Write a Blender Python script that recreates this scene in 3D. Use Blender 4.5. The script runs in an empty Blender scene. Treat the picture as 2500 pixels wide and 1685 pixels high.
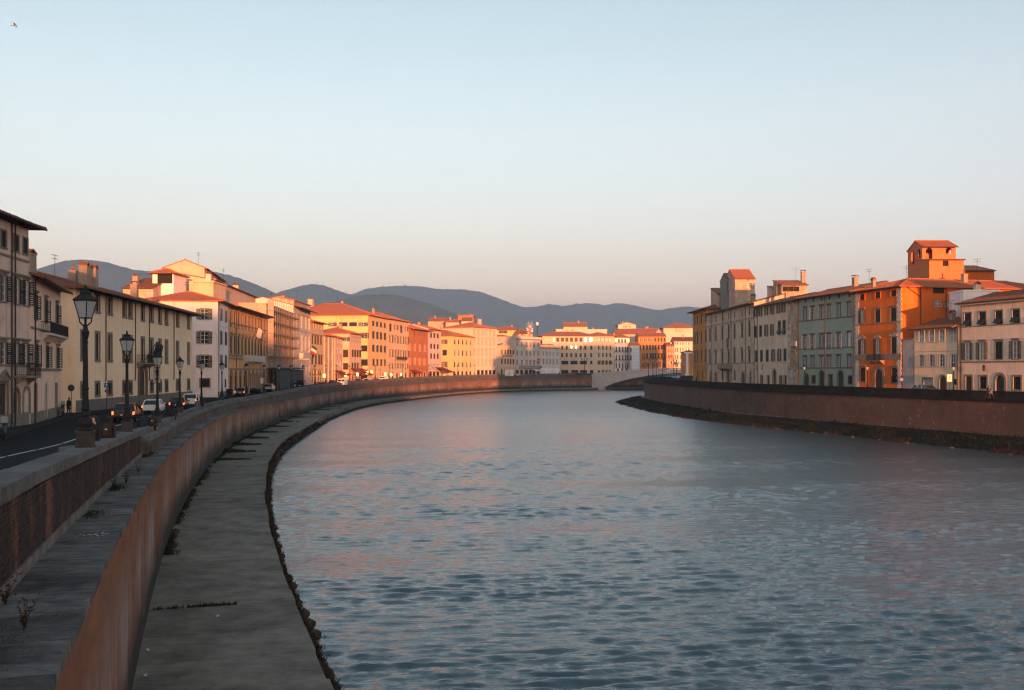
import bpy, math, random
import numpy as np
from mathutils import Vector, Matrix, noise as mnoise

random.seed(7)
SC = bpy.context.scene
COL = SC.collection
RAD = math.radians

# ------------------------------------------------------------------ camera, world, sun, exposure
F, CX, HY, ZC = 2430.0, 1250.0, 908.0, 9.5
cam = bpy.data.cameras.new('camera')
camo = bpy.data.objects.new('camera', cam)
COL.objects.link(camo)
camo.location = (0, 0, ZC)
camo.rotation_euler = (RAD(90), 0, 0)
cam.sensor_width = 36.0
cam.lens = 36.0 * F / 2500.0
cam.shift_y = (HY - 842.5) / 2500.0
cam.clip_start = 0.5
cam.clip_end = 30000
SC.camera = camo

SUN_AZ = 12.5      # degrees to the right of straight behind the camera
SUN_EL = 1.6
W = bpy.data.worlds.new('World')
SC.world = W
W.use_nodes = True
wn = W.node_tree
for n in list(wn.nodes):
    wn.nodes.remove(n)
wo = wn.nodes.new('ShaderNodeOutputWorld')
bg1 = wn.nodes.new('ShaderNodeBackground')
bg2 = wn.nodes.new('ShaderNodeBackground')
addn = wn.nodes.new('ShaderNodeAddShader')
sky = wn.nodes.new('ShaderNodeTexSky')
sky.sky_type = 'NISHITA'
sky.sun_disc = False
sky.sun_elevation = RAD(SUN_EL)
sky.sun_rotation = RAD(180 - SUN_AZ)
sky.air_density = 1.0
sky.dust_density = 0.3
sky.ozone_density = 1.2
bg1.inputs[1].default_value = 0.15
wn.links.new(sky.outputs[0], bg1.inputs[0])
tc = wn.nodes.new('ShaderNodeTexCoord')
sx = wn.nodes.new('ShaderNodeSeparateXYZ')
wn.links.new(tc.outputs['Generated'], sx.inputs[0])
ramp = wn.nodes.new('ShaderNodeValToRGB')
wn.links.new(sx.outputs['Z'], ramp.inputs[0])
RAMP = [(0.0, (2.0, 1.15, 1.9)), (.05, (1.75, 1.02, 1.95)), (.11, (.75, .43, 1.25)), (.18, (.56, .44, .93)), (.245, (.50, .46, .72)), (.36, (.20, .26, .34)), (.6, (.2, .27, .36)), (1.0, (.15, .2, .28))]
cr = ramp.color_ramp
while len(cr.elements) > 1:
    cr.elements.remove(cr.elements[-1])
cr.elements[0].position = RAMP[0][0]
cr.elements[0].color = (*RAMP[0][1], 1)
for p, c in RAMP[1:]:
    e = cr.elements.new(p)
    e.color = (*c, 1)
bg2.inputs[1].default_value = 0.10
wn.links.new(ramp.outputs[0], bg2.inputs[0])
wn.links.new(bg1.outputs[0], addn.inputs[0])
wn.links.new(bg2.outputs[0], addn.inputs[1])
wn.links.new(addn.outputs[0], wo.inputs[0])

sun = bpy.data.lights.new('sun', 'SUN')
sun.energy = 3.1
sun.angle = RAD(0.6)
sun.color = (1.0, 0.33, 0.115)
suno = bpy.data.objects.new('sun', sun)
COL.objects.link(suno)
S_DIR = Vector((math.sin(RAD(SUN_AZ)) * math.cos(RAD(SUN_EL)), -math.cos(RAD(SUN_AZ)) * math.cos(RAD(SUN_EL)), math.sin(RAD(SUN_EL))))
suno.rotation_euler = S_DIR.to_track_quat('Z', 'Y').to_euler()
suno.location = (60, -160, 60)

SC.view_settings.view_transform = 'Standard'
SC.view_settings.look = 'None'
SC.view_settings.exposure = 2.05
SC.view_settings.gamma = 1.0
SC.view_settings.use_curve_mapping = False
SC.cycles.volume_bounces = 0
SC.cycles.max_bounces = 6
SC.cycles.use_denoising = True
SC.cycles.filter_width = 1.3
SC.cycles.sample_clamp_indirect = 4.0
SC.cycles.volume_max_steps = 64

# ------------------------------------------------------------------ mesh helpers
class MB:
    def __init__(self):
        self.v, self.f, self.m = [], [], []
        self.mi = 0
    def quad(self, *pts):
        b = len(self.v)
        self.v.extend(tuple(p) for p in pts)
        self.f.append(tuple(range(b, b + len(pts))))
        self.m.append(self.mi)
    def box(self, x0, x1, y0, y1, z0, z1, M=None):
        b = len(self.v)
        ps = [(x0, y0, z0), (x1, y0, z0), (x1, y1, z0), (x0, y1, z0), (x0, y0, z1), (x1, y0, z1), (x1, y1, z1), (x0, y1, z1)]
        if M is not None:
            ps = [tuple(M @ Vector(p)) for p in ps]
        self.v.extend(ps)
        for q in ((3, 2, 1, 0), (4, 5, 6, 7), (0, 1, 5, 4), (1, 2, 6, 5), (2, 3, 7, 6), (3, 0, 4, 7)):
            self.f.append(tuple(b + i for i in q))
            self.m.append(self.mi)
    def hexa(self, lo, hi):
        """lo, hi: four points each (same winding, counter-clockwise seen from above)"""
        b = len(self.v)
        self.v.extend(tuple(p) for p in lo)
        self.v.extend(tuple(p) for p in hi)
        n = len(lo)
        self.f.append(tuple(b + i for i in reversed(range(n))))
        self.f.append(tuple(b + n + i for i in range(n)))
        self.m += [self.mi] * 2
        for i in range(n):
            j = (i + 1) % n
            self.f.append((b + i, b + j, b + n + j, b + n + i))
            self.m.append(self.mi)
    def bar(self, a, c, r, n=6, r2=None):
        a, c = Vector(a), Vector(c)
        d = (c - a)
        if d.length < 1e-6:
            return
        d.normalize()
        u = d.orthogonal().normalized()
        w = d.cross(u)
        r2 = r if r2 is None else r2
        b = len(self.v)
        for k in range(n):
            t = 2 * math.pi * k / n
            o = u * math.cos(t) + w * math.sin(t)
            self.v.append(tuple(a + o * r))
            self.v.append(tuple(c + o * r2))
        for k in range(n):
            j = (k + 1) % n
            self.f.append((b + 2 * k, b + 2 * j, b + 2 * j + 1, b + 2 * k + 1))
            self.m.append(self.mi)
        self.f.append(tuple(b + 2 * k for k in reversed(range(n))))
        self.f.append(tuple(b + 2 * k + 1 for k in range(n)))
        self.m += [self.mi] * 2
    def lathe(self, prof, n=12, cx=0, cy=0, cap=True, rot=0.0):
        b = len(self.v)
        for r, z in prof:
            for k in range(n):
                t = 2 * math.pi * k / n + rot
                self.v.append((cx + r * math.cos(t), cy + r * math.sin(t), z))
        for i in range(len(prof) - 1):
            for k in range(n):
                j = (k + 1) % n
                self.f.append((b + i * n + k, b + i * n + j, b + (i + 1) * n + j, b + (i + 1) * n + k))
                self.m.append(self.mi)
        if cap:
            self.f.append(tuple(b + k for k in reversed(range(n))))
            self.f.append(tuple(b + (len(prof) - 1) * n + k for k in range(n)))
            self.m += [self.mi] * 2
    def prism(self, poly, axis, a0, a1):
        """poly: 2-D points; axis 'y': (x,z) extruded in y, axis 'x': (y,z) in x, axis 'z': (x,y) in z"""
        def P(p, a):
            return (p[0], a, p[1]) if axis == 'y' else (a, p[0], p[1]) if axis == 'x' else (p[0], p[1], a)
        b = len(self.v)
        n = len(poly)
        self.v.extend(P(p, a0) for p in poly)
        self.v.extend(P(p, a1) for p in poly)
        self.f.append(tuple(b + i for i in range(n)))
        self.f.append(tuple(b + n + i for i in reversed(range(n))))
        self.m += [self.mi] * 2
        for i in range(n):
            j = (i + 1) % n
            self.f.append((b + j, b + i, b + n + i, b + n + j))
            self.m.append(self.mi)
    def mesh(self, name, mats, smooth=False):
        me = bpy.data.meshes.new(name)
        me.from_pydata(self.v, [], self.f)
        if not isinstance(mats, (list, tuple)):
            mats = [mats]
        for m in mats:
            me.materials.append(m)
        if len(mats) > 1:
            me.polygons.foreach_set('material_index', self.m)
        if smooth:
            me.polygons.foreach_set('use_smooth', [True] * len(me.polygons))
        me.update()
        return me
    def build(self, name, mats, parent=None, smooth=False, loc=None, rz=0.0):
        return link(name, self.mesh(name, mats, smooth), parent, loc, rz)

def link(name, me, parent=None, loc=None, rz=0.0):
    o = bpy.data.objects.new(name, me)
    COL.objects.link(o)
    if parent is not None:
        o.parent = parent
    if loc is not None:
        o.location = loc
    if rz:
        o.rotation_euler = (0, 0, rz)
    return o

def empty(name, loc=(0, 0, 0), rz=0.0, parent=None):
    o = bpy.data.objects.new(name, None)
    o.empty_display_size = 0.3
    COL.objects.link(o)
    o.location = loc
    o.rotation_euler = (0, 0, rz)
    if parent is not None:
        o.parent = parent
    return o

def tag(o, label=None, cat=None, group=None, kind=None):
    if label: o['label'] = label
    if cat: o['category'] = cat
    if group: o['group'] = group
    if kind: o['kind'] = kind
    return o

KIDS = {}
def kids(o):
    return list(o.children)

def dup(root, loc, rz, label=None, scale=None):
    r = root.copy()
    COL.objects.link(r)
    r.location = loc
    r.rotation_euler = (0, 0, rz)
    if scale: r.scale = (scale,) * 3
    if label: r['label'] = label
    for ch in kids(root):
        c = ch.copy()
        COL.objects.link(c)
        c.parent = r
        for g in kids(ch):
            d = g.copy()
            COL.objects.link(d)
            d.parent = c
    return r

def PX(x, D):
    return (x - CX) / F * D
def PZ(y, D):
    return ZC - (y - HY) / F * D
CROPS = {'R1': (2.45, 0, 480), 'R2': (3.7325, 300, 600), 'R3': (4.611, 640, 640), 'R4': (5.6, 980, 700),
         'R5': (5.8175, 1300, 740), 'R6': (4.356, 1660, 620), 'R7': (3.732, 1920, 560), 'R8': (3.732, 2160, 560)}
def cx_(c, u):
    s, x0, y0 = CROPS[c]
    return x0 + u / s
def cy_(c, v):
    s, x0, y0 = CROPS[c]
    return y0 + v / s

# ------------------------------------------------------------------ materials
MATS = {}
def newmat(name):
    m = bpy.data.materials.new(name)
    m.use_nodes = True
    nt = m.node_tree
    return m, nt, nt.nodes['Principled BSDF']
def N(nt, t, **kw):
    n = nt.nodes.new(t)
    for k, v in kw.items():
        setattr(n, k, v)
    return n
def noise_node(nt, vec, scale, detail=4, rough=.6, mapscale=None, loc=None):
    if mapscale:
        mp = N(nt, 'ShaderNodeMapping')
        mp.inputs['Scale'].default_value = mapscale
        if loc: mp.inputs['Location'].default_value = loc
        nt.links.new(vec, mp.inputs[0])
        vec = mp.outputs[0]
    n = N(nt, 'ShaderNodeTexNoise')
    n.inputs['Scale'].default_value = scale
    n.inputs['Detail'].default_value = detail
    n.inputs['Roughness'].default_value = rough
    nt.links.new(vec, n.inputs['Vector'])
    return n.outputs['Fac']
def ramp_node(nt, fac, stops):
    r = N(nt, 'ShaderNodeValToRGB')
    c = r.color_ramp
    while len(c.elements) > 1:
        c.elements.remove(c.elements[-1])
    c.elements[0].position = stops[0][0]
    v = stops[0][1]
    c.elements[0].color = (v, v, v, 1) if isinstance(v, (int, float)) else (*v, 1)
    for p, v in stops[1:]:
        e = c.elements.new(p)
        e.color = (v, v, v, 1) if isinstance(v, (int, float)) else (*v, 1)
    nt.links.new(fac, r.inputs[0])
    return r.outputs[0]
def mixc(nt, fac, a, b, mode='MIX'):
    n = N(nt, 'ShaderNodeMix', data_type='RGBA', blend_type=mode)
    def put(s, v):
        if isinstance(v, (tuple, list)):
            s.default_value = (*v, 1) if len(v) == 3 else v
        elif isinstance(v, (int, float)):
            s.default_value = v if s.type == 'VALUE' else (v, v, v, 1)
        else:
            nt.links.new(v, s)
    put(n.inputs['Factor'], fac)
    put(n.inputs['A'], a)
    put(n.inputs['B'], b)
    return n.outputs['Result']
def bump(nt, bsdf, h, strength=.3, dist=.05):
    b = N(nt, 'ShaderNodeBump')
    b.inputs['Strength'].default_value = strength
    b.inputs['Distance'].default_value = dist
    nt.links.new(h, b.inputs['Height'])
    nt.links.new(b.outputs[0], bsdf.inputs['Normal'])
def objvec(nt):
    return N(nt, 'ShaderNodeTexCoord').outputs['Object']
def posvec(nt):
    return N(nt, 'ShaderNodeNewGeometry').outputs['Position']
def objrandom(nt):
    return N(nt, 'ShaderNodeObjectInfo').outputs['Random']

def plain(name, col, rough=.7, metal=0.0, spec=.3, var=0.0):
    if name in MATS: return MATS[name]
    m, nt, b = newmat(name)
    b.inputs['Base Color'].default_value = (*col, 1)
    b.inputs['Roughness'].default_value = rough
    b.inputs['Metallic'].default_value = metal
    b.inputs['Specular IOR Level'].default_value = spec
    if var:
        f = noise_node(nt, posvec(nt), 3.0, 5, .65)
        c = mixc(nt, ramp_node(nt, f, [(.3, 0), (.7, 1)]), tuple(x * (1 - var) for x in col), tuple(min(1, x * (1 + var)) for x in col))
        nt.links.new(c, b.inputs['Base Color'])
    MATS[name] = m
    return m

def stucco(name, col, var=.14, stain=.35, streak=.25, patch=None, base=0.0):
    """weathered lime plaster: mottling, rain streaks, blotches where the coat is older"""
    if name in MATS: return MATS[name]
    m, nt, b = newmat(name)
    v = posvec(nt)
    big = noise_node(nt, v, .22, 5, .65)
    c = mixc(nt, ramp_node(nt, big, [(.3, 0), (.7, 1)]), tuple(x * (1 - var) for x in col), tuple(min(1, x * (1 + var * .7)) for x in col))
    st = noise_node(nt, v, 1.0, 5, .7, mapscale=(1.3, 1.3, .13))
    c = mixc(nt, ramp_node(nt, st, [(.5, 0), (.72, min(1, streak * 1.3 + .08))]), c, tuple(x * .45 for x in col))
    bl = noise_node(nt, v, .55, 8, .75)
    c = mixc(nt, ramp_node(nt, bl, [(.52, 0), (.66, min(1, stain * 1.35 + .08))]), c, tuple(.55 * x + .05 for x in col))
    if patch:
        pn = noise_node(nt, v, .35, 9, .78, mapscale=(1, 1, .6), loc=(7, 3, 1))
        c = mixc(nt, ramp_node(nt, pn, [(.53, 0), (.58, .8)]), c, patch)
    nt.links.new(c, b.inputs['Base Color'])
    b.inputs['Roughness'].default_value = .9
    b.inputs['Specular IOR Level'].default_value = .15
    bump(nt, b, noise_node(nt, v, 4.0, 6, .7), .35, .03)
    MATS[name] = m
    return m

def tilemat(name, col):
    if name in MATS: return MATS[name]
    m, nt, b = newmat(name)
    v = posvec(nt)
    f1 = noise_node(nt, v, 3.0, 3, .8)
    f2 = noise_node(nt, v, .4, 6, .75)
    c = mixc(nt, ramp_node(nt, f1, [(.25, 0), (.75, 1)]), tuple(x * .5 for x in col), tuple(x * 1.35 for x in col))
    c = mixc(nt, ramp_node(nt, f2, [(.5, 0), (.8, .5)]), c, (.12, .085, .06))
    nt.links.new(c, b.inputs['Base Color'])
    b.inputs['Roughness'].default_value = .85
    b.inputs['Specular IOR Level'].default_value = .2
    MATS[name] = m
    return m

def glassmat(name, col=(.02, .022, .024), rough=.08, spec=.5):
    if name in MATS: return MATS[name]
    m, nt, b = newmat(name)
    r = objrandom(nt)
    c = mixc(nt, ramp_node(nt, r, [(0, 0), (1, 1)]), tuple(x * .5 for x in col), tuple(x * 1.6 for x in col))
    nt.links.new(c, b.inputs['Base Color'])
    b.inputs['Roughness'].default_value = rough
    b.inputs['Specular IOR Level'].default_value = spec
    MATS[name] = m
    return m

def emit(name, col, strength):
    if name in MATS: return MATS[name]
    m, nt, b = newmat(name)
    b.inputs['Base Color'].default_value = (*[x * .5 for x in col], 1)
    b.inputs['Emission Color'].default_value = (*col, 1)
    b.inputs['Emission Strength'].default_value = strength
    MATS[name] = m
    return m

def stone(name, col, scale=1.5, var=.35, dark=.5, per=.0, streak=0.0, rough=.9, bumps=.5, across=0.0):
    if name in MATS: return MATS[name]
    m, nt, b = newmat(name)
    v = posvec(nt)
    f = noise_node(nt, v, scale, 8, .72)
    c = mixc(nt, ramp_node(nt, f, [(.3, 0), (.7, 1)]), tuple(x * (1 - var) for x in col), tuple(min(1, x * (1 + var)) for x in col))
    f2 = noise_node(nt, v, scale * .3, 6, .7, loc=(3, 9, 2), mapscale=(1, 1, 1))
    c = mixc(nt, ramp_node(nt, f2, [(.5, 0), (.72, dark)]), c, tuple(x * .25 for x in col))
    if streak:
        st = noise_node(nt, v, 1.0, 6, .7, mapscale=(3, 3, .4))
        c = mixc(nt, ramp_node(nt, st, [(.48, 0), (.66, streak)]), c, tuple(x * .2 for x in col))
    if across:      # worn light streaks and dirt lines that run from wall to edge
        st = noise_node(nt, v, 1.0, 7, .8, mapscale=(.7, 4.5, 1))
        c = mixc(nt, ramp_node(nt, st, [(.5, 0), (.62, across)]), c, tuple(min(1, x * 2.3) for x in col))
        c = mixc(nt, ramp_node(nt, st, [(.36, across), (.47, 0)]), c, tuple(x * .22 for x in col))
    if per:
        r = objrandom(nt)
        c = mixc(nt, 1.0, c, ramp_node(nt, r, [(0, 1 - per), (1, 1 + per)]), 'MULTIPLY')
    nt.links.new(c, b.inputs['Base Color'])
    b.inputs['Roughness'].default_value = rough
    b.inputs['Specular IOR Level'].default_value = .04
    bump(nt, b, noise_node(nt, v, scale * 6, 8, .75), bumps, .02)
    MATS[name] = m
    return m

IRON = plain('iron', (.012, .013, .013), .65, 0, .2)
WOOD = plain('dark_wood', (.035, .022, .015), .8)
SHUT = plain('shutter_green', (.012, .02, .018), .6)
SHUTB = plain('shutter_brown', (.06, .035, .022), .6)
SHUTG = plain('shutter_grey', (.33, .33, .34), .7)
SHUTP = plain('shutter_pale', (.55, .50, .44), .7)
WHITEW = plain('white_paint', (.62, .62, .6), .5)
SEREN = stone('grey_stone', (.20, .18, .155), 2.0, .25, .4)
PALEST = stone('pale_stone', (.50, .46, .41), 2.0, .2, .3)
GLASS = glassmat('window_glass')
GLASSP = glassmat('window_glass_curtain', (.20, .19, .18), .15)
TILE = tilemat('roof_tile', (.40, .135, .06))
TILED = tilemat('roof_tile_old', (.20, .085, .045))
DOORM = plain('door_wood', (.04, .028, .02), .6, var=.3)
PIPE = plain('copper_pipe', (.055, .034, .026), .7)
RUBBER = plain('rubber', (.012, .012, .012), .8)
PLATE = plain('number_plate', (.6, .6, .58), .5)
TAIL = emit('tail_light', (1.0, .20, .06), .5)
TAILOFF = plain('tail_lens', (.25, .012, .01), .25)
HEADL = emit('head_light', (1.0, .85, .6), 3.0)
# ------------------------------------------------------------------ plan curves (metres; camera at x=0, y=0, water at z=0)
def herm(pts):
    xs = np.array([p[0] for p in pts], float)
    ys = np.array([p[1] for p in pts], float)
    d = np.diff(ys) / np.diff(xs)
    t = np.empty(len(xs))
    t[0], t[-1] = d[0], d[-1]
    for i in range(1, len(xs) - 1):
        h0, h1 = xs[i] - xs[i - 1], xs[i + 1] - xs[i]
        if d[i - 1] * d[i] <= 0: t[i] = 0
        else:
            w1, w2 = 2 * h1 + h0, h1 + 2 * h0
            t[i] = (w1 + w2) / (w1 / d[i - 1] + w2 / d[i])
    def f(x):
        x = float(x)
        i = int(min(max(np.searchsorted(xs, x) - 1, 0), len(xs) - 2))
        h = xs[i + 1] - xs[i]
        s = (x - xs[i]) / h
        if s < 0: return ys[0] + t[0] * (x - xs[0])
        if s > 1: return ys[-1] + t[-1] * (x - xs[-1])
        return ((1 + 2 * s) * (1 - s) ** 2 * ys[i] + s * (1 - s) ** 2 * h * t[i] + s * s * (3 - 2 * s) * ys[i + 1] + s * s * (s - 1) * h * t[i + 1])
    return f
WL = herm([(-400, 190), (-300, 128), (-230, 86), (-160, 51), (-60, 17.5), (3, -2.45), (9.7, -4.6), (16.7, -6.94), (26, -9.95), (44, -15.5), (55, -18.6), (70, -22.5), (92, -27.6), (126, -33.8), (161, -37.9), (192, -41.0), (220, -42.8), (255, -44.2), (292, -43.0), (330, -38.7), (375, -32.5), (448, -15.5), (500, 13), (525, 44), (545, 90), (562, 150)])
RW = herm([(-400, 290), (-300, 226), (-230, 184), (-160, 150), (-60, 120), (20, 96), (60, 84), (100, 71.8), (125, 64.5), (149, 57.3), (174, 50.2), (203, 44.2), (252, 41.7), (290, 41.3), (312, 41.9), (330, 44), (350, 50), (400, 78), (450, 108), (500, 150)])
ZPL = herm([(-160, 8.2), (3, 8.15), (15, 7.88), (28, 7.4), (45, 6.82), (63, 6.3), (100, 6.2), (140, 6.2), (220, 6.6), (300, 7.1), (400, 7.9), (500, 8.6), (562, 9.2)])   # top of the left parapet
ZPR = herm([(-160, 7), (125, 7.0), (174, 7.2), (250, 7.45), (312, 7.5), (400, 8), (500, 9)])
ZTL = herm([(-160, 6.5), (9.7, 6.4), (16.7, 6.25), (29, 5.9), (46.9, 5.55), (47.1, 5.62), (55, 5.25), (71, 5.1), (92, 5.0), (126, 4.9), (192, 4.65), (300, 4.8), (400, 5.4), (500, 6.2), (562, 6.8)])  # ledge under the left parapet
WTL = herm([(-160, 1.1), (46.9, 1.08), (47.1, 1.1), (92, 1.35), (115, 1.2), (140, .45), (562, .4)])    # width of that ledge
ZSL = lambda D: ZPL(D) - .95
ZSR = lambda D: ZPR(D) - .95
def nrm(f, D):
    d = f(D + .5) - f(D - .5)
    l = math.hypot(d, 1)
    return (-1 / l, d / l)         # to the left of the direction of growing D
def LP(D, off, z):
    n = nrm(WL, D)
    return (WL(D) + n[0] * off, D + n[1] * off, z)
def RP(D, off, z):
    n = nrm(RW, D)
    return (RW(D) - n[0] * off, D - n[1] * off, z)

def run(mb, P, D0, D1, o0, o1, z0, z1, n=1):
    """solid strip along a bank from D0 to D1, between the offsets o0, o1 (landward) and the heights z0, z1 (numbers or functions of D)"""
    g = lambda h, D: h(D) if callable(h) else h
    left = P is LP
    for i in range(n):
        a, b = D0 + (D1 - D0) * i / n, D0 + (D1 - D0) * (i + 1) / n
        oa0, oa1, ob0, ob1 = g(o0, a), g(o1, a), g(o0, b), g(o1, b)
        lo = [P(a, oa1, g(z0, a)), P(a, oa0, g(z0, a)), P(b, ob0, g(z0, b)), P(b, ob1, g(z0, b))]
        hi = [P(a, oa1, g(z1, a)), P(a, oa0, g(z1, a)), P(b, ob0, g(z1, b)), P(b, ob1, g(z1, b))]
        if not left:
            lo.reverse(); hi.reverse()
        mb.hexa(lo, hi)

def sheet(mb, P, Ds, o0, o1, zf):
    g = lambda h, D: h(D) if callable(h) else h
    for a, b in zip(Ds[:-1], Ds[1:]):
        q = [P(a, g(o0, a), g(zf, a)), P(b, g(o0, b), g(zf, b)), P(b, g(o1, b), g(zf, b)), P(a, g(o1, a), g(zf, a))]
        if P is not LP: q.reverse()
        mb.quad(*q)

# ------------------------------------------------------------------ materials of the banks
ASPH = stone('asphalt', (.0095, .0115, .0125), 1.2, .18, .3, rough=.75, bumps=.3)
PAVE = stone('paving', (.03, .028, .027), 1.0, .2, .3)
CONC = stone('concrete', (.165, .146, .116), .7, .45, .7, per=.13, bumps=.8, across=.1)
LEDGE = stone('ledge_stone', (.115, .107, .098), 1.8, .55, .8, per=.3, streak=.0, bumps=.8, across=.25)
COPE = stone('coping_stone', (.135, .13, .122), 2.2, .3, .6, per=.14, bumps=.6)
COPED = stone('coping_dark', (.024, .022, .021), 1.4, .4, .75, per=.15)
PLINTH = stone('plinth_stone', (.17, .155, .14), 2.2, .35, .6, streak=.5)
LINE = plain('road_paint', (.42, .42, .40), .8, var=.2)
def wallmat(name, col, damp0, damp1, white=.0):
    m, nt, b = newmat(name)
    v = posvec(nt)
    f = noise_node(nt, v, .45, 8, .7, mapscale=(.6, .22, 1))
    c = mixc(nt, ramp_node(nt, f, [(.3, 0), (.7, 1)]), tuple(x * .72 for x in col), tuple(x * 1.25 for x in col))
    f2 = noise_node(nt, v, .7, 7, .8, loc=(5, 1, 8), mapscale=(.5, .2, 1))
    c = mixc(nt, ramp_node(nt, f2, [(.5, 0), (.7, .7)]), c, (.15, .12, .10))
    st = noise_node(nt, v, 1.0, 5, .75, mapscale=(.12, .10, .03))
    c = mixc(nt, ramp_node(nt, st, [(.58, 0), (.66, .6)]), c, (.045, .03, .025))
    gr = noise_node(nt, v, 2.4, 8, .9, mapscale=(.6, .18, 1))
    c = mixc(nt, ramp_node(nt, gr, [(.38, 0), (.6, .65)]), c, tuple(x * .5 for x in col))
    sp = N(nt, 'ShaderNodeSeparateXYZ')
    nt.links.new(v, sp.inputs[0])
    def band(noise_fac, z_full, z_none, amp):
        ma = N(nt, 'ShaderNodeMath', operation='MULTIPLY_ADD')
        nt.links.new(noise_fac, ma.inputs[0])
        ma.inputs[1].default_value = amp
        nt.links.new(sp.outputs['Z'], ma.inputs[2])
        mr = N(nt, 'ShaderNodeMapRange')
        mr.inputs['From Min'].default_value = z_full + amp / 2
        mr.inputs['From Max'].default_value = z_none + amp / 2
        mr.inputs['To Min'].default_value = 1
        mr.inputs['To Max'].default_value = 0
        nt.links.new(ma.outputs[0], mr.inputs['Value'])
        return mr.outputs[0]
    if white:
        wst = noise_node(nt, v, 1.0, 6, .8, mapscale=(.3, .18, .06), loc=(1, 2, 3))
        wf = N(nt, 'ShaderNodeMath', operation='MULTIPLY')
        nt.links.new(ramp_node(nt, wst, [(.45, 0), (.6, white)]), wf.inputs[0])
        nt.links.new(band(f, damp1 + .5, damp1 + 2.2, 1.2), wf.inputs[1])
        c = mixc(nt, wf.outputs[0], c, (.34, .31, .30))
    dn = noise_node(nt, v, .8, 6, .75, mapscale=(.3, .15, .3))
    c = mixc(nt, band(dn, damp0, damp1, 3.4), c, (.035, .032, .028))
    nt.links.new(c, b.inputs['Base Color'])
    b.inputs['Roughness'].default_value = .9
    b.inputs['Specular IOR Level'].default_value = .15
    rid = noise_node(nt, v, 5.0, 7, .8, mapscale=(.6, .25, 1))
    bump(nt, b, rid, .5, .03)
    return m
WALLM = wallmat('river_wall_plaster', (.25, .112, .06), 1.9, 3.2, .6)
def brickmat(name, base, soot_amt):
    m, nt, b = newmat(name)
    v = posvec(nt)
    f = noise_node(nt, v, 5, 3, .6)
    c = mixc(nt, ramp_node(nt, f, [(.3, 0), (.7, 1)]), tuple(x * .6 for x in base), tuple(x * 1.4 for x in base))
    c = mixc(nt, 1.0, c, ramp_node(nt, objrandom(nt), [(0, .75), (1, 1.2)]), 'MULTIPLY')
    so = noise_node(nt, v, 1.0, 7, .7, mapscale=(1.0, 1.0, .35))
    c = mixc(nt, ramp_node(nt, so, [(soot_amt - .08, 0), (soot_amt + .06, .93)]), c, (.018, .015, .013))
    nt.links.new(c, b.inputs['Base Color'])
    b.inputs['Roughness'].default_value = .85
    b.inputs['Specular IOR Level'].default_value = .25
    bump(nt, b, noise_node(nt, v, 30, 5, .7), .5, .01)
    return m
BRICK = brickmat('parapet_brick', (.20, .085, .045), .43)
MORTAR = stone('mortar', (.05, .042, .036), 6, .3, .6)
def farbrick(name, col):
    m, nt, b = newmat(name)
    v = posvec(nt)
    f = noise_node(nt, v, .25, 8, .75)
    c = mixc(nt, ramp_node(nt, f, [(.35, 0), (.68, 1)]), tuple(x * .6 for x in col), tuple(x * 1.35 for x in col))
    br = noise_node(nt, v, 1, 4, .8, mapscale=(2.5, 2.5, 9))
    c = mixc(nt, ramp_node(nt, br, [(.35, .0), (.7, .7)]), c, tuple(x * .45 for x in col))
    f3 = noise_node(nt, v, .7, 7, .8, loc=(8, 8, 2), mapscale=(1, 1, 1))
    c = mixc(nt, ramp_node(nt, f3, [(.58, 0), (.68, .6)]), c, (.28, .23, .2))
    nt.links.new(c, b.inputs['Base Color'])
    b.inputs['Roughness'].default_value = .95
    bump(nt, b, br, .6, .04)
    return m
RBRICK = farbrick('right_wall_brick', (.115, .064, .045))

# ------------------------------------------------------------------ ground, streets
Dl = [-400, -300, -230, -160, -100, -50, -20, 0, 10, 20, 30, 40, 50, 60, 70, 80, 90, 100, 115, 130, 145, 160, 180, 200, 220, 240, 260, 280, 300, 320, 340, 360, 380, 400, 420, 440, 460, 480, 500, 510, 520, 530, 540, 550, 562]
mb = MB()
for a, b in zip(Dl[:-1], Dl[1:]):
    pa, pb = LP(a, 1.2, ZSL(a) - .5), LP(b, 1.2, ZSL(b) - .5)
    mb.quad(pa, pb, (-900, b, ZSL(b) - .5), (-900, a, ZSL(a) - .5))
Dr = [-400, -300, -230, -160, -100, -50, 0, 40, 80, 100, 120, 140, 160, 180, 200, 220, 240, 260, 280, 300, 312, 322, 332, 340, 350, 360, 380, 400, 420, 440, 460, 480, 500]
for a, b in zip(Dr[:-1], Dr[1:]):
    pa, pb = RP(a, .5, ZSR(a) - .3), RP(b, .5, ZSR(b) - .3)
    mb.quad(pa, (1200, a, ZSR(a) - .3), (1200, b, ZSR(b) - .3), pb)
e = RP(500, .5, ZSR(500) - .12)
mb.quad(e, (1200, 500, ZSR(500) - .12), (1200, 640, 8), (230, 640, 8))
q = LP(562, 1.2, ZSL(562) - .12)
mb.quad((-900, 562, ZSL(562) - .12), q, (170, 700, 8), (-900, 700, 8))
mb.quad((-900, 700, 8), (170, 700, 8), (230, 640, 8), (1200, 640, 8), (1200, 700, 8))
mb.quad((-6000, 700.0, 7.5), (6000, 700.0, 7.5), (9000, 16000, 7.5), (-9000, 16000, 7.5))
GROUND = stone('ground_earth', (.09, .085, .075), .4, .2, .3)
tag(mb.build('ground', GROUND), kind='structure')

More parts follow.
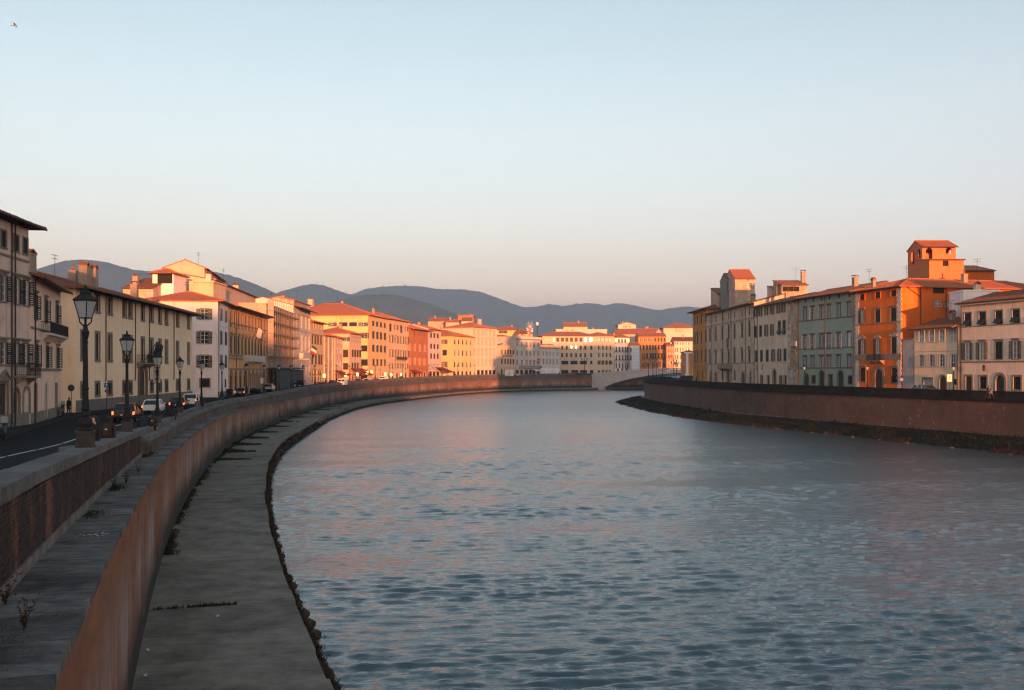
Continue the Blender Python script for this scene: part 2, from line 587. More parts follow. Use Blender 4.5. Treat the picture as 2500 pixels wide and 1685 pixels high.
mb = MB()
Df = [-400, -300, -230, -160, -100, -50] + list(range(-20, 561, 4)) + [562]
sheet(mb, LP, Df, lambda D: .5 + WTL(D), lambda D: 2.1 + WTL(D), lambda D: ZSL(D) + .0)
for a, b in zip(Df[:-1], Df[1:]):   # kerb face
    mb.quad(LP(a, 2.1 + WTL(a), ZSL(a)), LP(b, 2.1 + WTL(b), ZSL(b)), LP(b, 2.1 + WTL(b), ZSL(b) - .13), LP(a, 2.1 + WTL(a), ZSL(a) - .13))
tag(mb.build('pavement', PAVE), kind='structure')
mb = MB()
sheet(mb, LP, [d for d in Df if d <= 545], lambda D: 2.1 + WTL(D), lambda D: 13.8, lambda D: ZSL(D) - .11)
tag(mb.build('road', ASPH), kind='structure')
mb = MB()
D = -20
while D < 320:          # dashed centre line
    L = 3.0 if D < 30 else 6.5
    sheet(mb, LP, [D, D + L / 2, D + L], 6.55 + .04, 6.55 + .2, lambda D: ZSL(D) - .10)
    D += L + (.5 if D < 60 else 3)
lane = mb.build('road_marking', LINE)
tag(lane, kind='structure')
# far pavement in front of the left houses
FARP = herm([(-30, 11.3), (50, 10.8), (70, 11.3), (100, 13.0), (150, 10.1), (180, 9.7), (562, 9.4)])
mb = MB()
sheet(mb, LP, Dl[3:-2], FARP, lambda D: FARP(D) + 6, lambda D: ZSL(D) - .0)
for a, b in zip(Dl[3:-3], Dl[4:-2]):
    mb.quad(LP(a, FARP(a), ZSL(a) - .13), LP(b, FARP(b), ZSL(b) - .13), LP(b, FARP(b), ZSL(b)), LP(a, FARP(a), ZSL(a)))
tag(mb.build('pavement', PAVE), kind='structure')
mb = MB()
sheet(mb, RP, Dr, .5, 3.0, lambda D: ZSR(D))
for a, b in zip(Dr[:-1], Dr[1:]):
    mb.quad(RP(a, 3.0, ZSR(a)), RP(a, 3.0, ZSR(a) - .13), RP(b, 3.0, ZSR(b) - .13), RP(b, 3.0, ZSR(b)))
tag(mb.build('pavement', PAVE), kind='structure')
mb = MB()
sheet(mb, RP, Dr, 3.0, 8.6, lambda D: ZSR(D) - .11)
tag(mb.build('road', ASPH), kind='structure')

# ------------------------------------------------------------------ left embankment
ret = empty('retaining_wall', LP(30, 0, 1))
tag(ret, 'tall brown plastered river wall of the left bank above the concrete quay', 'river wall')
def sub(name, mbx, mat, parent, smooth=False):
    """a world-space mesh under a parent Empty that is not at the origin"""
    o = mbx.build(name, mat, None, smooth)
    o.parent = parent
    o.location = -parent.location
    return o
cuts = [-20, 6, 27, 47, 66, 84, 101, 123, 142, 161, 190, 212, 236, 262, 290, 318, 345, 372, 400, 428, 456, 484, 512, 540, 562]
for a, b in zip(cuts[:-1], cuts[1:]):
    mb = MB()
    run(mb, LP, a + .04, b - .04, -.02, 1.3, .2, lambda D: ZTL(D) - .12, max(2, int((b - a) / 4)))
    sub('panel', mb, WALLM, ret)
mb = MB()
run(mb, LP, -20, 562, .12, 1.2, .2, lambda D: ZTL(D) - .22, 120)
sub('wall_core', mb, MORTAR, ret)
# ledge slabs
led = empty('wall_ledge', LP(30, .5, ZTL(30)))
tag(led, 'sloping ledge of dark weathered stone slabs below the left parapet', 'ledge')
D = -15.0
rr = random.Random(3)
nslab = 0
while D < 140 and nslab < 200:
    L = rr.uniform(.8, 1.7) if D < 47 else rr.uniform(1.1, 2.2)
    if D < 47 < D + L: L = 47 - D
    mb = MB()
    dz = rr.uniform(-.012, .012)
    run(mb, LP, D + .012, D + L - .012, -.09 + rr.uniform(-.012, .012), lambda d: WTL(d) + .1, lambda d: ZTL(d) - .13, lambda d: ZTL(d) + dz, 1)
    sub('slab', mb, LEDGE, led)
    D += L; nslab += 1
while D < 562:
    L = 7
    mb = MB()
    run(mb, LP, D + .01, D + L - .01, -.12, lambda d: WTL(d) + .1, lambda d: ZTL(d) - .16, ZTL, 2)
    sub('slab', mb, LEDGE, led)
    D += L
# near parapet: plinth, brickwork, coping
par = empty('brick_parapet', LP(28, 1.3, ZSL(28)))
tag(par, 'soot-black brick parapet with pale stone coping in the near left corner', 'parapet')
mb = MB()
run(mb, LP, -15, 47, lambda d: WTL(d) + .05, lambda d: WTL(d) + .5, lambda d: ZTL(d) - .3, lambda d: ZPL(d) - .22, 30)
sub('mortar_core', mb, MORTAR, par)
D = -15.0
while D < 46.9:
    L = min(rr.uniform(.8, 1.5), 47 - D)
    mb = MB()
    run(mb, LP, D + .006, D + L - .006, lambda d: WTL(d) - .045, lambda d: WTL(d) + .06, lambda d: ZTL(d) - .1, lambda d: ZTL(d) + .19, 1)
    sub('plinth_stone', mb, PLINTH, par)
    D += L
D = -15.0
while D < 46.9:
    L = min(rr.uniform(1.0, 1.5), 47 - D)
    mb = MB()
    dz = rr.uniform(-.008, .008)
    bul = [0, 0]
    run(mb, LP, D + .005, D + L - .005, lambda d: WTL(d) - .07, lambda d: WTL(d) + .56, lambda d: ZPL(d) - .23, lambda d: ZPL(d) + dz, 1)
    sub('coping_stone', mb, COPE, par)
    D += L
for dl in (28.3, 45.2):        # rounded bulge of the coping that carries a lamp
    mb = MB()
    poly = [LP(dl + .75 * math.cos(t), WTL(dl) + .5 + .45 * math.sin(t), 0)[:2] for t in [math.pi * k / 8 for k in range(9)]]
    mb.prism([(p[0], p[1]) for p in reversed(poly)], 'z', ZPL(dl) - .9, ZPL(dl) + .012)
    sub('lamp_pedestal', mb, COPE, par)
ROWH, BL = .072, .262
nb = 0
stuffb = MB()
D = 11.0
brick_me = {}
cand = []
r = 0
rows = 17
for r in range(rows):
    D = -14.8 + (BL / 2 if r % 2 else 0)
    while D < 46.6:
        n = nrm(WL, D)
        z0 = ZTL(D) + .2 + r * ROWH
        if z0 + .06 < ZPL(D) - .235:
            cand.append((D, r, z0))
        D += BL / math.hypot(1, (WL(D + .5) - WL(D - .5)))
vis = [c for c in cand if c[0] > 14.2]
vis.sort(key=lambda c: c[0])
single = set(id(c) for c in vis[:292])
bm_ = MB()
bm_.box(-.126, .126, -.055, .055, -.031, .031)
brick_mesh = bm_.mesh('brick', BRICK)
for c in cand:
    D, r, z0 = c
    n = nrm(WL, D)
    slope = (ZTL(D + .5) - ZTL(D - .5))
    off = WTL(D) + .045 + rr.uniform(-.006, .006)
    p = LP(D, off, z0 + .031)
    rz = math.atan2(1, WL(D + .5) - WL(D - .5))
    M = Matrix.Translation(p) @ Matrix.Rotation(rz, 4, 'Z') @ Matrix.Rotation(-math.atan(slope), 4, 'Y')
    if id(c) in single:
        o = link('brick', brick_mesh, par)
        o.matrix_local = Matrix.Translation(-par.location) @ M
    else:
        stuffb.box(-.126, .126, -.055, .055, -.031, .031, M)
o = sub('brickwork', stuffb, BRICK, par)
tag(o, kind='stuff')

# far parapet: lower shelf in front, coping behind it
sp = empty('stone_parapet', LP(100, 1.3, ZSL(100)))
tag(sp, 'long curved grey stone parapet of the left bank beyond the brick one', 'parapet')
PARST = stone('parapet_stone', (.12, .105, .092), 1.1, .3, .55, per=.10, streak=.4)
D = 47.0
first = True
k = 0
while D < 561.9:
    L = 2.4 if D < 150 else 4.5
    L = min(L, 562 - D)
    n = 1 if D < 150 else 2
    mb = MB()
    run(mb, LP, D + .008, D + L - .008, lambda d: WTL(d) - .34, lambda d: WTL(d) + .5, lambda d: ZTL(d) - .1, lambda d: ZPL(d) - .62, n)
    sub('wall_block', mb, PARST, sp)
    mb = MB()
    run(mb, LP, D + .008, D + L - .008, lambda d: WTL(d) - .42, lambda d: WTL(d) + .12, lambda d: ZPL(d) - .52, lambda d: ZPL(d) - .27, n)
    run(mb, LP, D + .2, D + .55, lambda d: WTL(d) - .38, lambda d: WTL(d) + .12, lambda d: ZPL(d) - .62, lambda d: ZPL(d) - .52, 1)
    run(mb, LP, D + L / 2, D + L / 2 + .35, lambda d: WTL(d) - .38, lambda d: WTL(d) + .12, lambda d: ZPL(d) - .62, lambda d: ZPL(d) - .52, 1)
    sub('shelf_stone', mb, COPE, sp)
    mb = MB()
    run(mb, LP, D + .008, D + L - .008, lambda d: WTL(d) + .1, lambda d: WTL(d) + .56, lambda d: ZPL(d) - .62, lambda d: ZPL(d) + rr.uniform(-.005, .005), n)
    sub('coping_stone', mb, COPE, sp)
    D += L
# quay slabs
quay = empty('quay', LP(35, -2.5, 1.1))
tag(quay, 'flat grey concrete quay at the foot of the left river wall', 'quay')
QW = herm([(-20, 5.2), (26, 5.05), (48, 5.0), (94, 5.0), (143, 5.6), (219, 5.4), (300, 5.0), (400, 4.5), (562, 3)])
qc = [-10, 12, 20, 23.1, 25.4, 28.2, 31.0, 34.6, 36.6, 40.1, 43, 48.5, 55, 61, 69, 75, 82, 88, 93.5, 103, 113, 124, 136, 150, 165, 181, 198, 216, 235, 256, 280, 305, 332, 360, 390, 420, 450, 480, 510, 535, 562]
for a, b in zip(qc[:-1], qc[1:]):
    mb = MB()
    dz = rr.uniform(-.012, .012)
    ext = rr.uniform(-.08, .08)
    gp = .025 if a in (34.6, 93.5) or a > 95 else .006
    run(mb, LP, a + gp, b - gp, lambda d: -QW(d) + ext, .0, .55, lambda d: 1.2 + dz, max(2, int((b - a) / 3)))
    sub('slab', mb, CONC, quay)
mb = MB()
run(mb, LP, -10, 562, lambda d: -QW(d) + .22, .05, -1.5, 1.13, 150)
QSIDE = stone('quay_side', (.05, .042, .034), 2, .4, .6)
sub('footing', mb, QSIDE, quay)

# ------------------------------------------------------------------ right embankment
rw = empty('retaining_wall', RP(150, 0, 1.4))
tag(rw, 'long weathered brick river wall of the right bank', 'river wall')
cuts = [20, 60, 90, 118, 140, 158, 176, 196, 222, 250, 280, 302, 318, 334, 350, 375, 400, 450, 498]
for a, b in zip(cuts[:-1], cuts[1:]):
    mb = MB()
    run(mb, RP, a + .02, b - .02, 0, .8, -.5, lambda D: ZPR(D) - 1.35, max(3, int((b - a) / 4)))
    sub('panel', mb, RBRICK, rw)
rp = empty('stone_parapet', RP(150, 0, 6))
tag(rp, 'dark stone parapet with ledge along the top of the right river wall', 'parapet')
D = 20
while D < 498:
    L = min(6.0, 498 - D)
    n = 3 if 290 < D < 360 else 2
    mb = MB()
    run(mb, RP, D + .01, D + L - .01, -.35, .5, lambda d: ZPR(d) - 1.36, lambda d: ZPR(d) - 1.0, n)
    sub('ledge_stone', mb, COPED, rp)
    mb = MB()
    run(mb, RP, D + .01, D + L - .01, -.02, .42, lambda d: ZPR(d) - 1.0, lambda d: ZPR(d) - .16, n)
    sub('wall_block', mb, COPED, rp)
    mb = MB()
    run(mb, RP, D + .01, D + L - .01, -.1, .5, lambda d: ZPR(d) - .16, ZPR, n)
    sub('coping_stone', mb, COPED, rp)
    D += L
# strip of concrete at the wall's foot, then the grassy bank
mb = MB()
run(mb, RP, 20, 330, lambda d: -1.3, .05, .3, lambda d: 1.42, 90)
CONCR = stone('concrete_pale', (.17, .155, .135), .8, .25, .4)
foot = tag(mb.build('quay', CONCR), 'narrow pale concrete footing strip along the right river wall', 'quay')
def bankz(D, s):
    return 1.36 - (s ** 1.3) * 1.75 + .28 * mnoise.noise((D * .25, s * 2.5, 3)) * (1 - abs(2 * s - 1)) + .12 * mnoise.noise((D * .9, s * 6, 5)) * min(1, s * 4)
mb = MB()
Db = [20 + 2 * i for i in range(45)] + [110 + .9 * i for i in range(256)]
BW = herm([(20, 9), (108, 8.2), (123, 8.0), (141, 7.5), (165, 6.8), (202, 7.8), (260, 8.5), (310, 8.5), (334, 7.0), (360, 5), (498, 3)])
ns = 14
pts = []
for D in Db:
    row = []
    for j in range(ns + 1):
        s = j / ns
        w = BW(D) + .7 * mnoise.noise((D * .12, 7, 1)) + .35 * mnoise.noise((D * .6, 2, 1))
        row.append(RP(D, -(1.25 + s * (w + .8)), bankz(D, s)))
    pts.append(row)
for a in range(len(Db) - 1):
    for j in range(ns):
        mb.quad(pts[a][j], pts[a][j + 1], pts[a + 1][j + 1], pts[a + 1][j])
BANKM = stone('bank_earth', (.018, .018, .012), .8, .45, .6, bumps=1.0)
tag(mb.build('bank', BANKM, smooth=True), kind='structure')

# ------------------------------------------------------------------ river water
WATER, nt, b = newmat('river_water')
b.inputs['Base Color'].default_value = (.022, .058, .066, 1)
b.inputs['Roughness'].default_value = .07
b.inputs['IOR'].default_value = 1.75
b.inputs['Specular IOR Level'].default_value = .5
v = posvec(nt)
w1 = noise_node(nt, v, 1.0, 3, .6, mapscale=(.9, 2.6, 1))
w2 = noise_node(nt, v, 1.0, 4, .7, mapscale=(4.5, 13, 1))
mx = N(nt, 'ShaderNodeMath', operation='MULTIPLY_ADD')
nt.links.new(w1, mx.inputs[0])
mx.inputs[1].default_value = 2.2
nt.links.new(w2, mx.inputs[2])
bump(nt, b, mx.outputs[0], .6, .05)
spw = N(nt, 'ShaderNodeSeparateXYZ')
nt.links.new(v, spw.inputs[0])
mrw = N(nt, 'ShaderNodeMapRange')      # ripples too small to model farther out count as roughness
for k_, val in (('From Min', 45), ('From Max', 260), ('To Min', .05), ('To Max', .34)): mrw.inputs[k_].default_value = val
nt.links.new(spw.outputs['Y'], mrw.inputs['Value'])
nt.links.new(mrw.outputs[0], b.inputs['Roughness'])

rng = np.random.default_rng(5)
rowsD = [-400 + 10 * i for i in range(41)] + [18.0]
while rowsD[-1] < 575:
    rowsD.append(rowsD[-1] + (max(.085, .0029 * rowsD[-1]) if rowsD[-1] < 230 else .012 * rowsD[-1]))
rowsD = np.array(rowsD)
NC = 680
tt = np.linspace(0, 1, NC) ** 1.15
XL = np.array([WL(min(d, 560)) + 1.5 for d in rowsD])
XR = np.array([RW(min(d, 498)) + (3 if d < 498 else 80) for d in rowsD])
X = XL[:, None] + (XR - XL)[:, None] * tt[None, :]
Y = np.repeat(rowsD[:, None], NC, 1)
Z = np.zeros_like(X)
dy = np.gradient(rowsD)[:, None]
gust = np.zeros_like(X)
for k in range(7):
    a = rng.uniform(0, 2 * math.pi); l = rng.uniform(14, 45)
    gust += np.sin((X * math.cos(a) * .6 + Y * math.sin(a) * 1.4) * 2 * math.pi / l + rng.uniform(0, 6.3))
gust = 1 + .42 * gust / 1.9
for k in range(80):
    lam = .19 * (1.4 / .19) ** (rng.random() ** 1.05)
    a = math.radians(-86 + rng.normal(0, 15))
    kx, ky = math.cos(a), math.sin(a)
    amp = .0068 * lam ** .95
    ph = rng.uniform(0, 6.3)
    kx2, ky2 = rng.normal(0, 1.6), rng.normal(0, 1.1)
    fade = np.clip((lam / dy - 2.0) / 2.0, 0, 1)
    arg = (X * kx + Y * ky) * 2 * math.pi / lam + ph + 1.1 * np.sin(X * .17 * (1 + k % 5 * .3) + Y * .11 + k)
    s = np.sin(arg - .75 * np.sin(arg))          # steep short fronts, gentle backs
    grp = .55 + .75 * np.clip(np.sin(X * kx2 + Y * ky2 + ph * 3), -.6, 1)
    Z += amp * fade * gust * grp * s
Z *= (Y > 15)
V = np.stack([X, Y, Z], -1).reshape(-1, 3)
nr = len(rowsD)
idx = np.arange(nr * NC).reshape(nr, NC)
Q = np.stack([idx[:-1, :-1], idx[:-1, 1:], idx[1:, 1:], idx[1:, :-1]], -1).reshape(-1, 4)
me = bpy.data.meshes.new('water')
me.vertices.add(len(V)); me.vertices.foreach_set('co', V.astype(np.float32).ravel())
me.loops.add(Q.size); me.loops.foreach_set('vertex_index', Q.astype(np.int32).ravel())
me.polygons.add(len(Q)); me.polygons.foreach_set('loop_start', np.arange(0, Q.size, 4, dtype=np.int32))
me.polygons.foreach_set('use_smooth', np.ones(len(Q), bool))
me.update(calc_edges=True)
me.materials.append(WATER)
tag(link('water', me), kind='structure')

# ------------------------------------------------------------------ far bridge
BA, BB = Vector((43.5, 523, 0)), Vector((140, 482, 0))
bd = (BB - BA); BLN = bd.length
brz = math.atan2(bd.y, bd.x)
br = empty('bridge', (BA.x, BA.y, 0), brz)
tag(br, 'low pale stone bridge with one wide arch across the far river', 'bridge')
BST = stone('bridge_stone', (.44, .39, .36), .8, .16, .2)
topz = lambda u: 9.0 + 2.6 * (1 - ((u / BLN) * 2 - 1) ** 2)
archz = lambda u: 1.2 + 7.9 * (1 - ((2 * (u - 5) / (BLN - 10)) - 1) ** 2) ** .8
n = 40
mb = MB()
us = [5 + (BLN - 10) * i / n for i in range(n + 1)]
for y0, y1 in ((0, 20),):
    for a, c in zip(us[:-1], us[1:]):
        lo = [(a, y0, archz(a)), (c, y0, archz(c)), (c, y1, archz(c)), (a, y1, archz(a))]
        hi = [(a, y0, topz(a) - 1.05), (c, y0, topz(c) - 1.05), (c, y1, topz(c) - 1.05), (a, y1, topz(a) - 1.05)]
        mb.hexa(lo, hi)
mb.build('arch', BST, br)
for u0, u1 in ((-1.5, 5), (BLN - 5, BLN + 8)):
    mb = MB()
    mb.hexa([(u0, -.35, -1), (u1, -.35, -1), (u1, 20.3, -1), (u0, 20.3, -1)], [(u0, -.35, topz(max(u0, 0)) - .1), (u1, -.35, topz(u1 if u1 < BLN else BLN) - .1), (u1, 20.3, topz(min(u1, BLN)) - .1), (u0, 20.3, topz(max(u0, 0)) - .1)])
    mb.build('abutment', BST, br)
for yy in (-.1, 19.7):
    mb = MB()
    for a, c in zip(us[:-1], us[1:]):
        lo = [(a, yy, topz(a) - .2), (c, yy, topz(c) - .2), (c, yy + .4, topz(c) - .2), (a, yy + .4, topz(a) - .2)]
        mb.hexa(lo, [(p[0], p[1], p[2] + .2) for p in lo])
        lo = [(a, yy - .1, topz(a) - 1.2), (c, yy - .1, topz(c) - 1.2), (c, yy + .5, topz(c) - 1.2), (a, yy + .5, topz(a) - 1.2)]
        mb.hexa(lo, [(p[0], p[1], p[2] + .25) for p in lo])
    mb.build('handrail', BST, br)
    mb = MB()
    u = 5.5
    while u < BLN - 6:
        mb.box(u, u + .42, yy + .05, yy + .35, topz(u) - .96, topz(u) - .19)
        u += .8
    tag(mb.build('baluster', BST, br), kind='stuff')

# ------------------------------------------------------------------ hills
def hill(name, pts, D, depth, rough, seed, base=7.0, samples=260):
    xs = np.array([p[0] for p in pts]); ys = np.array([p[1] for p in pts])
    f = herm(list(zip(xs, ys)))
    mb = MB()
    U = np.linspace(xs[0], xs[-1], samples)
    nv = 26
    verts = []
    for i, u in enumerate(U):
        y = f(u)
        top = (HY - y) / F * D + ZC - base
        top *= 1 + .012 * mnoise.noise((u * .09, seed, 1)) + .007 * mnoise.noise((u * .3, seed, 4))
        for j in range(nv + 1):
            s = j / nv * 2 - 1                      # -1 front foot, 0 crest, 1 back foot
            h = math.cos(s * math.pi / 2) ** 1.15
            dd = D + s * depth
            x = PX(u, D) + s * 40
            spur = mnoise.fractal((x * .0011 + seed, dd * .0009, 2), 1.0, 2.0, 6)
            hz = top * h * (1 + rough * spur * (1 - h) * 2.2) + top * .04 * mnoise.noise((x * .006, dd * .006, seed)) * h * (1 - h) * 4
            verts.append((x, dd, base - 3 + max(0, hz) + 3 * h))
    n1 = nv + 1
    faces = []
    for i in range(len(U) - 1):
        for j in range(nv):
            a = i * n1 + j
            faces.append((a, a + n1, a + n1 + 1, a + 1))
    mb.v, mb.f, mb.m = verts, faces, [0] * len(faces)
    return tag(mb.build(name, HILLM, smooth=True), kind='structure')
HILLM, nt, b = newmat('hill_forest')
v = posvec(nt)
f = noise_node(nt, v, .02, 8, .8)
c = mixc(nt, ramp_node(nt, f, [(.35, 0), (.65, 1)]), (.026, .042, .038), (.09, .115, .10))
nt.links.new(c, b.inputs['Base Color'])
b.inputs['Roughness'].default_value = 1
b.inputs['Specular IOR Level'].default_value = .0
bump(nt, b, f, .6, 12)
S_ = 1.0748
dp = lambda l: [(x * S_, y * S_) for x, y in l]
hill('hill', dp([(-60, 650), (60, 640), (130, 622), (165, 603), (200, 594), (236, 596), (270, 604), (305, 613), (345, 618), (420, 615), (480, 617), (515, 624), (560, 638), (600, 654), (640, 674), (700, 700), (760, 730)]), 5200, 1100, .5, 2)
hill('hill', dp([(540, 720), (600, 690), (640, 668), (680, 655), (700, 649), (722, 647), (745, 652), (770, 661), (800, 671), (850, 690), (920, 715), (980, 735)]), 6300, 1200, .5, 5)
hill('hill', dp([(640, 745), (700, 712), (750, 692), (800, 678), (840, 671), (875, 670), (905, 672), (940, 680), (980, 692), (1020, 707), (1060, 722), (1110, 745)]), 4300, 900, .5, 9)
hill('hill', dp([(700, 720), (780, 682), (815, 668), (840, 658), (870, 653), (920, 651), (960, 653), (1000, 658), (1050, 659), (1085, 663), (1120, 674), (1160, 689), (1195, 699), (1215, 698), (1250, 692), (1280, 696), (1310, 691), (1345, 690), (1370, 694), (1400, 690), (1430, 693), (1460, 700), (1495, 705), (1520, 701), (1550, 698), (1580, 700), (1640, 712), (1700, 730), (1800, 750)]), 7600, 1500, .5, 13)
hill('hill', dp([(1560, 735), (1650, 722), (1750, 718), (1900, 722), (2050, 728), (2200, 735), (2300, 745)]), 7800, 1400, .4, 21, samples=90)

# ------------------------------------------------------------------ haze
HAZE = bpy.data.materials.new('haze')
HAZE.use_nodes = True
nt = HAZE.node_tree
for n_ in list(nt.nodes): nt.nodes.remove(n_)
out = nt.nodes.new('ShaderNodeOutputMaterial')
pv = nt.nodes.new('ShaderNodeVolumePrincipled')
pv.inputs['Color'].default_value = (.47, .75, 1.0, 1)
pv.inputs['Density'].default_value = 1.65e-4
pv.inputs['Anisotropy'].default_value = .25
nt.links.new(pv.outputs[0], out.inputs['Volume'])
mb = MB()
mb.box(-9500, 9500, -420, 16200, -3, 735)
hz = tag(mb.build('haze', HAZE), kind='stuff')
# ------------------------------------------------------------------ windows and doors (meshes shared between alike ones)
WC = {}
def cached(key, fn):
    if key not in WC:
        WC[key] = fn()
    return WC[key]
def r5(x, q=.05):
    return max(q, round(x / q) * q)

def m_frame(w, h, mat, arch, fine):
    mb = MB()
    t = .07
    hh = h - (w / 2 if arch else 0)
    mb.box(-w / 2, -w / 2 + t, .10, .15, 0, hh); mb.box(w / 2 - t, w / 2, .10, .15, 0, hh)
    mb.box(-w / 2 + t, w / 2 - t, .10, .15, 0, t)
    if not arch: mb.box(-w / 2 + t, w / 2 - t, .10, .15, h - t, h)
    mb.box(-.045, .045, .095, .155, t, h - t)
    if fine:
        n = 2 if h < 1.6 else 3
        for i in range(1, n):
            z = hh * i / n
            mb.box(-w / 2 + t, -.045, .11, .14, z - .025, z + .025); mb.box(.045, w / 2 - t, .11, .14, z - .025, z + .025)
    return mb.mesh('window', mat)
def archpts(w, h, n=8):
    r = w / 2
    return [(-r, 0), (r, 0)] + [(r * math.cos(math.pi * k / n), h - r + r * math.sin(math.pi * k / n)) for k in range(n + 1)]
def m_pane(w, h, mat, arch, y=.16, name='pane'):
    mb = MB()
    poly = archpts(w, h) if arch else [(-w / 2, 0), (w / 2, 0), (w / 2, h), (-w / 2, h)]
    mb.prism(poly, 'y', y, y + .03)
    return mb.mesh(name, mat)
def m_shutter(w, h, mat, fine):
    mb = MB()
    t = .06
    if fine:
        mb.box(0, t, -.02, .02, 0, h); mb.box(w - t, w, -.02, .02, 0, h)
        mb.box(t, w - t, -.02, .02, 0, t); mb.box(t, w - t, -.02, .02, h - t, h); mb.box(t, w - t, -.02, .02, h * .48, h * .48 + t)
        n = max(4, int(h / .16))
        for i in range(n):
            z = t + (h - 2 * t) * (i + .5) / n
            mb.quad((t, -.014, z - .045), (w - t, -.014, z - .045), (w - t, .014, z + .045), (t, .014, z + .045))
    else:
        mb.box(0, w, -.02, .02, 0, h)
    return mb.mesh('shutter', mat)
def m_surround(w, h, mat, arch, sw, sill=True):
    mb = MB()
    y0, y1 = -.06, .05
    if arch:
        hh = h - w / 2
        mb.box(-w / 2 - sw, -w / 2, y0, y1, 0, hh); mb.box(w / 2, w / 2 + sw, y0, y1, 0, hh)
        n = 8
        for k in range(n):
            a, c = math.pi * k / n, math.pi * (k + 1) / n
            R, r = w / 2 + sw, w / 2
            mb.prism([(r * math.cos(a), hh + r * math.sin(a)), (R * math.cos(a), hh + R * math.sin(a)), (R * math.cos(c), hh + R * math.sin(c)), (r * math.cos(c), hh + r * math.sin(c))], 'y', y0, y1)
    else:
        mb.box(-w / 2 - sw, -w / 2, y0, y1, 0, h); mb.box(w / 2, w / 2 + sw, y0, y1, 0, h)
        mb.box(-w / 2 - sw, w / 2 + sw, y0, y1, h, h + sw)
    if sill: mb.box(-w / 2 - sw, w / 2 + sw, y0 - .05, y1, -sw * .8, 0)
    return mb.mesh('surround', mat)
def m_hood(w, mat, kind):
    mb = MB()
    W2 = w / 2 + .3
    if kind == 'flat':
        mb.box(-W2, W2, -.22, 0, .28, .40); mb.box(-W2 + .08, W2 - .08, -.12, 0, .16, .28)
    elif kind == 'tri':
        mb.box(-W2, W2, -.2, 0, .2, .3)
        mb.prism([(-W2, .3), (W2, .3), (0, .3 + W2 * .62)], 'y', -.14, -.0)
        mb.prism([(-W2 - .05, .3), (-W2 + .14, .3), (.06, .3 + W2 * .62), (0, .42 + W2 * .62)], 'y', -.24, -.14)
        mb.prism([(W2 + .05, .3), (0, .42 + W2 * .62), (-.06, .3 + W2 * .62), (W2 - .14, .3)], 'y', -.24, -.14)
    else:
        n = 8
        mb.box(-W2, W2, -.2, 0, .2, .3)
        mb.prism([(W2 * math.cos(math.pi * k / n), .3 + .62 * W2 * math.sin(math.pi * k / n)) for k in range(n + 1)], 'y', -.14, 0)
        for k in range(n):
            a, c = math.pi * k / n, math.pi * (k + 1) / n
            q = [(W2 * .86 * math.cos(a), .3 + .52 * W2 * math.sin(a)), (W2 * math.cos(a), .3 + .62 * W2 * math.sin(a)), (W2 * math.cos(c), .3 + .62 * W2 * math.sin(c)), (W2 * .86 * math.cos(c), .3 + .52 * W2 * math.sin(c))]
            mb.prism(q, 'y', -.24, -.14)
    return mb.mesh('hood', mat)
def m_grille(w, h):
    mb = MB()
    for i in range(5):
        x = -w / 2 + w * i / 4
        mb.bar((x, -.10, 0), (x, -.10, h), .018, 4)
        mb.bar((x, .02, 0), (x, -.10, 0), .018, 4); mb.bar((x, .02, h), (x, -.10, h), .018, 4)
    for i in range(1, 6):
        z = h * i / 6
        mb.bar((-w / 2, -.10, z), (w / 2, -.10, z), .015, 4)
    return mb.mesh('grille', IRON)
def m_door(w, h, mat, arch):
    mb = MB()
    poly = archpts(w, h) if arch else [(-w / 2, 0), (w / 2, 0), (w / 2, h), (-w / 2, h)]
    mb.prism(poly, 'y', .16, .21)
    hh = h - (w / 2 if arch else 0)
    for s in (-1, 1):
        for i in range(3):
            z0 = .1 + (hh - .15) * i / 3
            x0, x1 = sorted((s * .06, s * (w / 2 - .08)))
            mb.box(x0, x1, .13, .16, z0, z0 + (hh - .15) / 3 - .1)
    return mb.mesh('door', mat)

KIND = {   # opening kinds
    'rect':   dict(),
    'surr':   dict(surr=.2),
    'shuto':  dict(shut='o', surr=.12),
    'shutc':  dict(shut='c', surr=.12),
    'brown':  dict(shut='c', smat='b', surr=.14),
    'pale':   dict(shut='c', smat='p', surr=.2),
    'greyo':  dict(shut='o', smat='g', surr=.16),
    'greyc':  dict(shut='c', smat='g', surr=.16),
    'whitec': dict(shut='c', smat='w', surr=.16),
    'awn':    dict(shut='a', surr=.2),
    'arch':   dict(arch=True, surr=.22, sill=False),
    'archn':  dict(arch=True, surr=.14),
    'archs':  dict(arch=True, surr=.14, shut='none'),
    'door':   dict(door=True, surr=.18, sill=False),
    'archd':  dict(door=True, arch=True, surr=.25, sill=False),
    'shop':   dict(sill=False),
    'bare':   dict(),
    'open':   dict(void=True),
    'archo':  dict(void=True, arch=True),
}
SM = {'b': SHUTB, 'p': SHUTP, 'g': SHUTG, 'w': WHITEW}

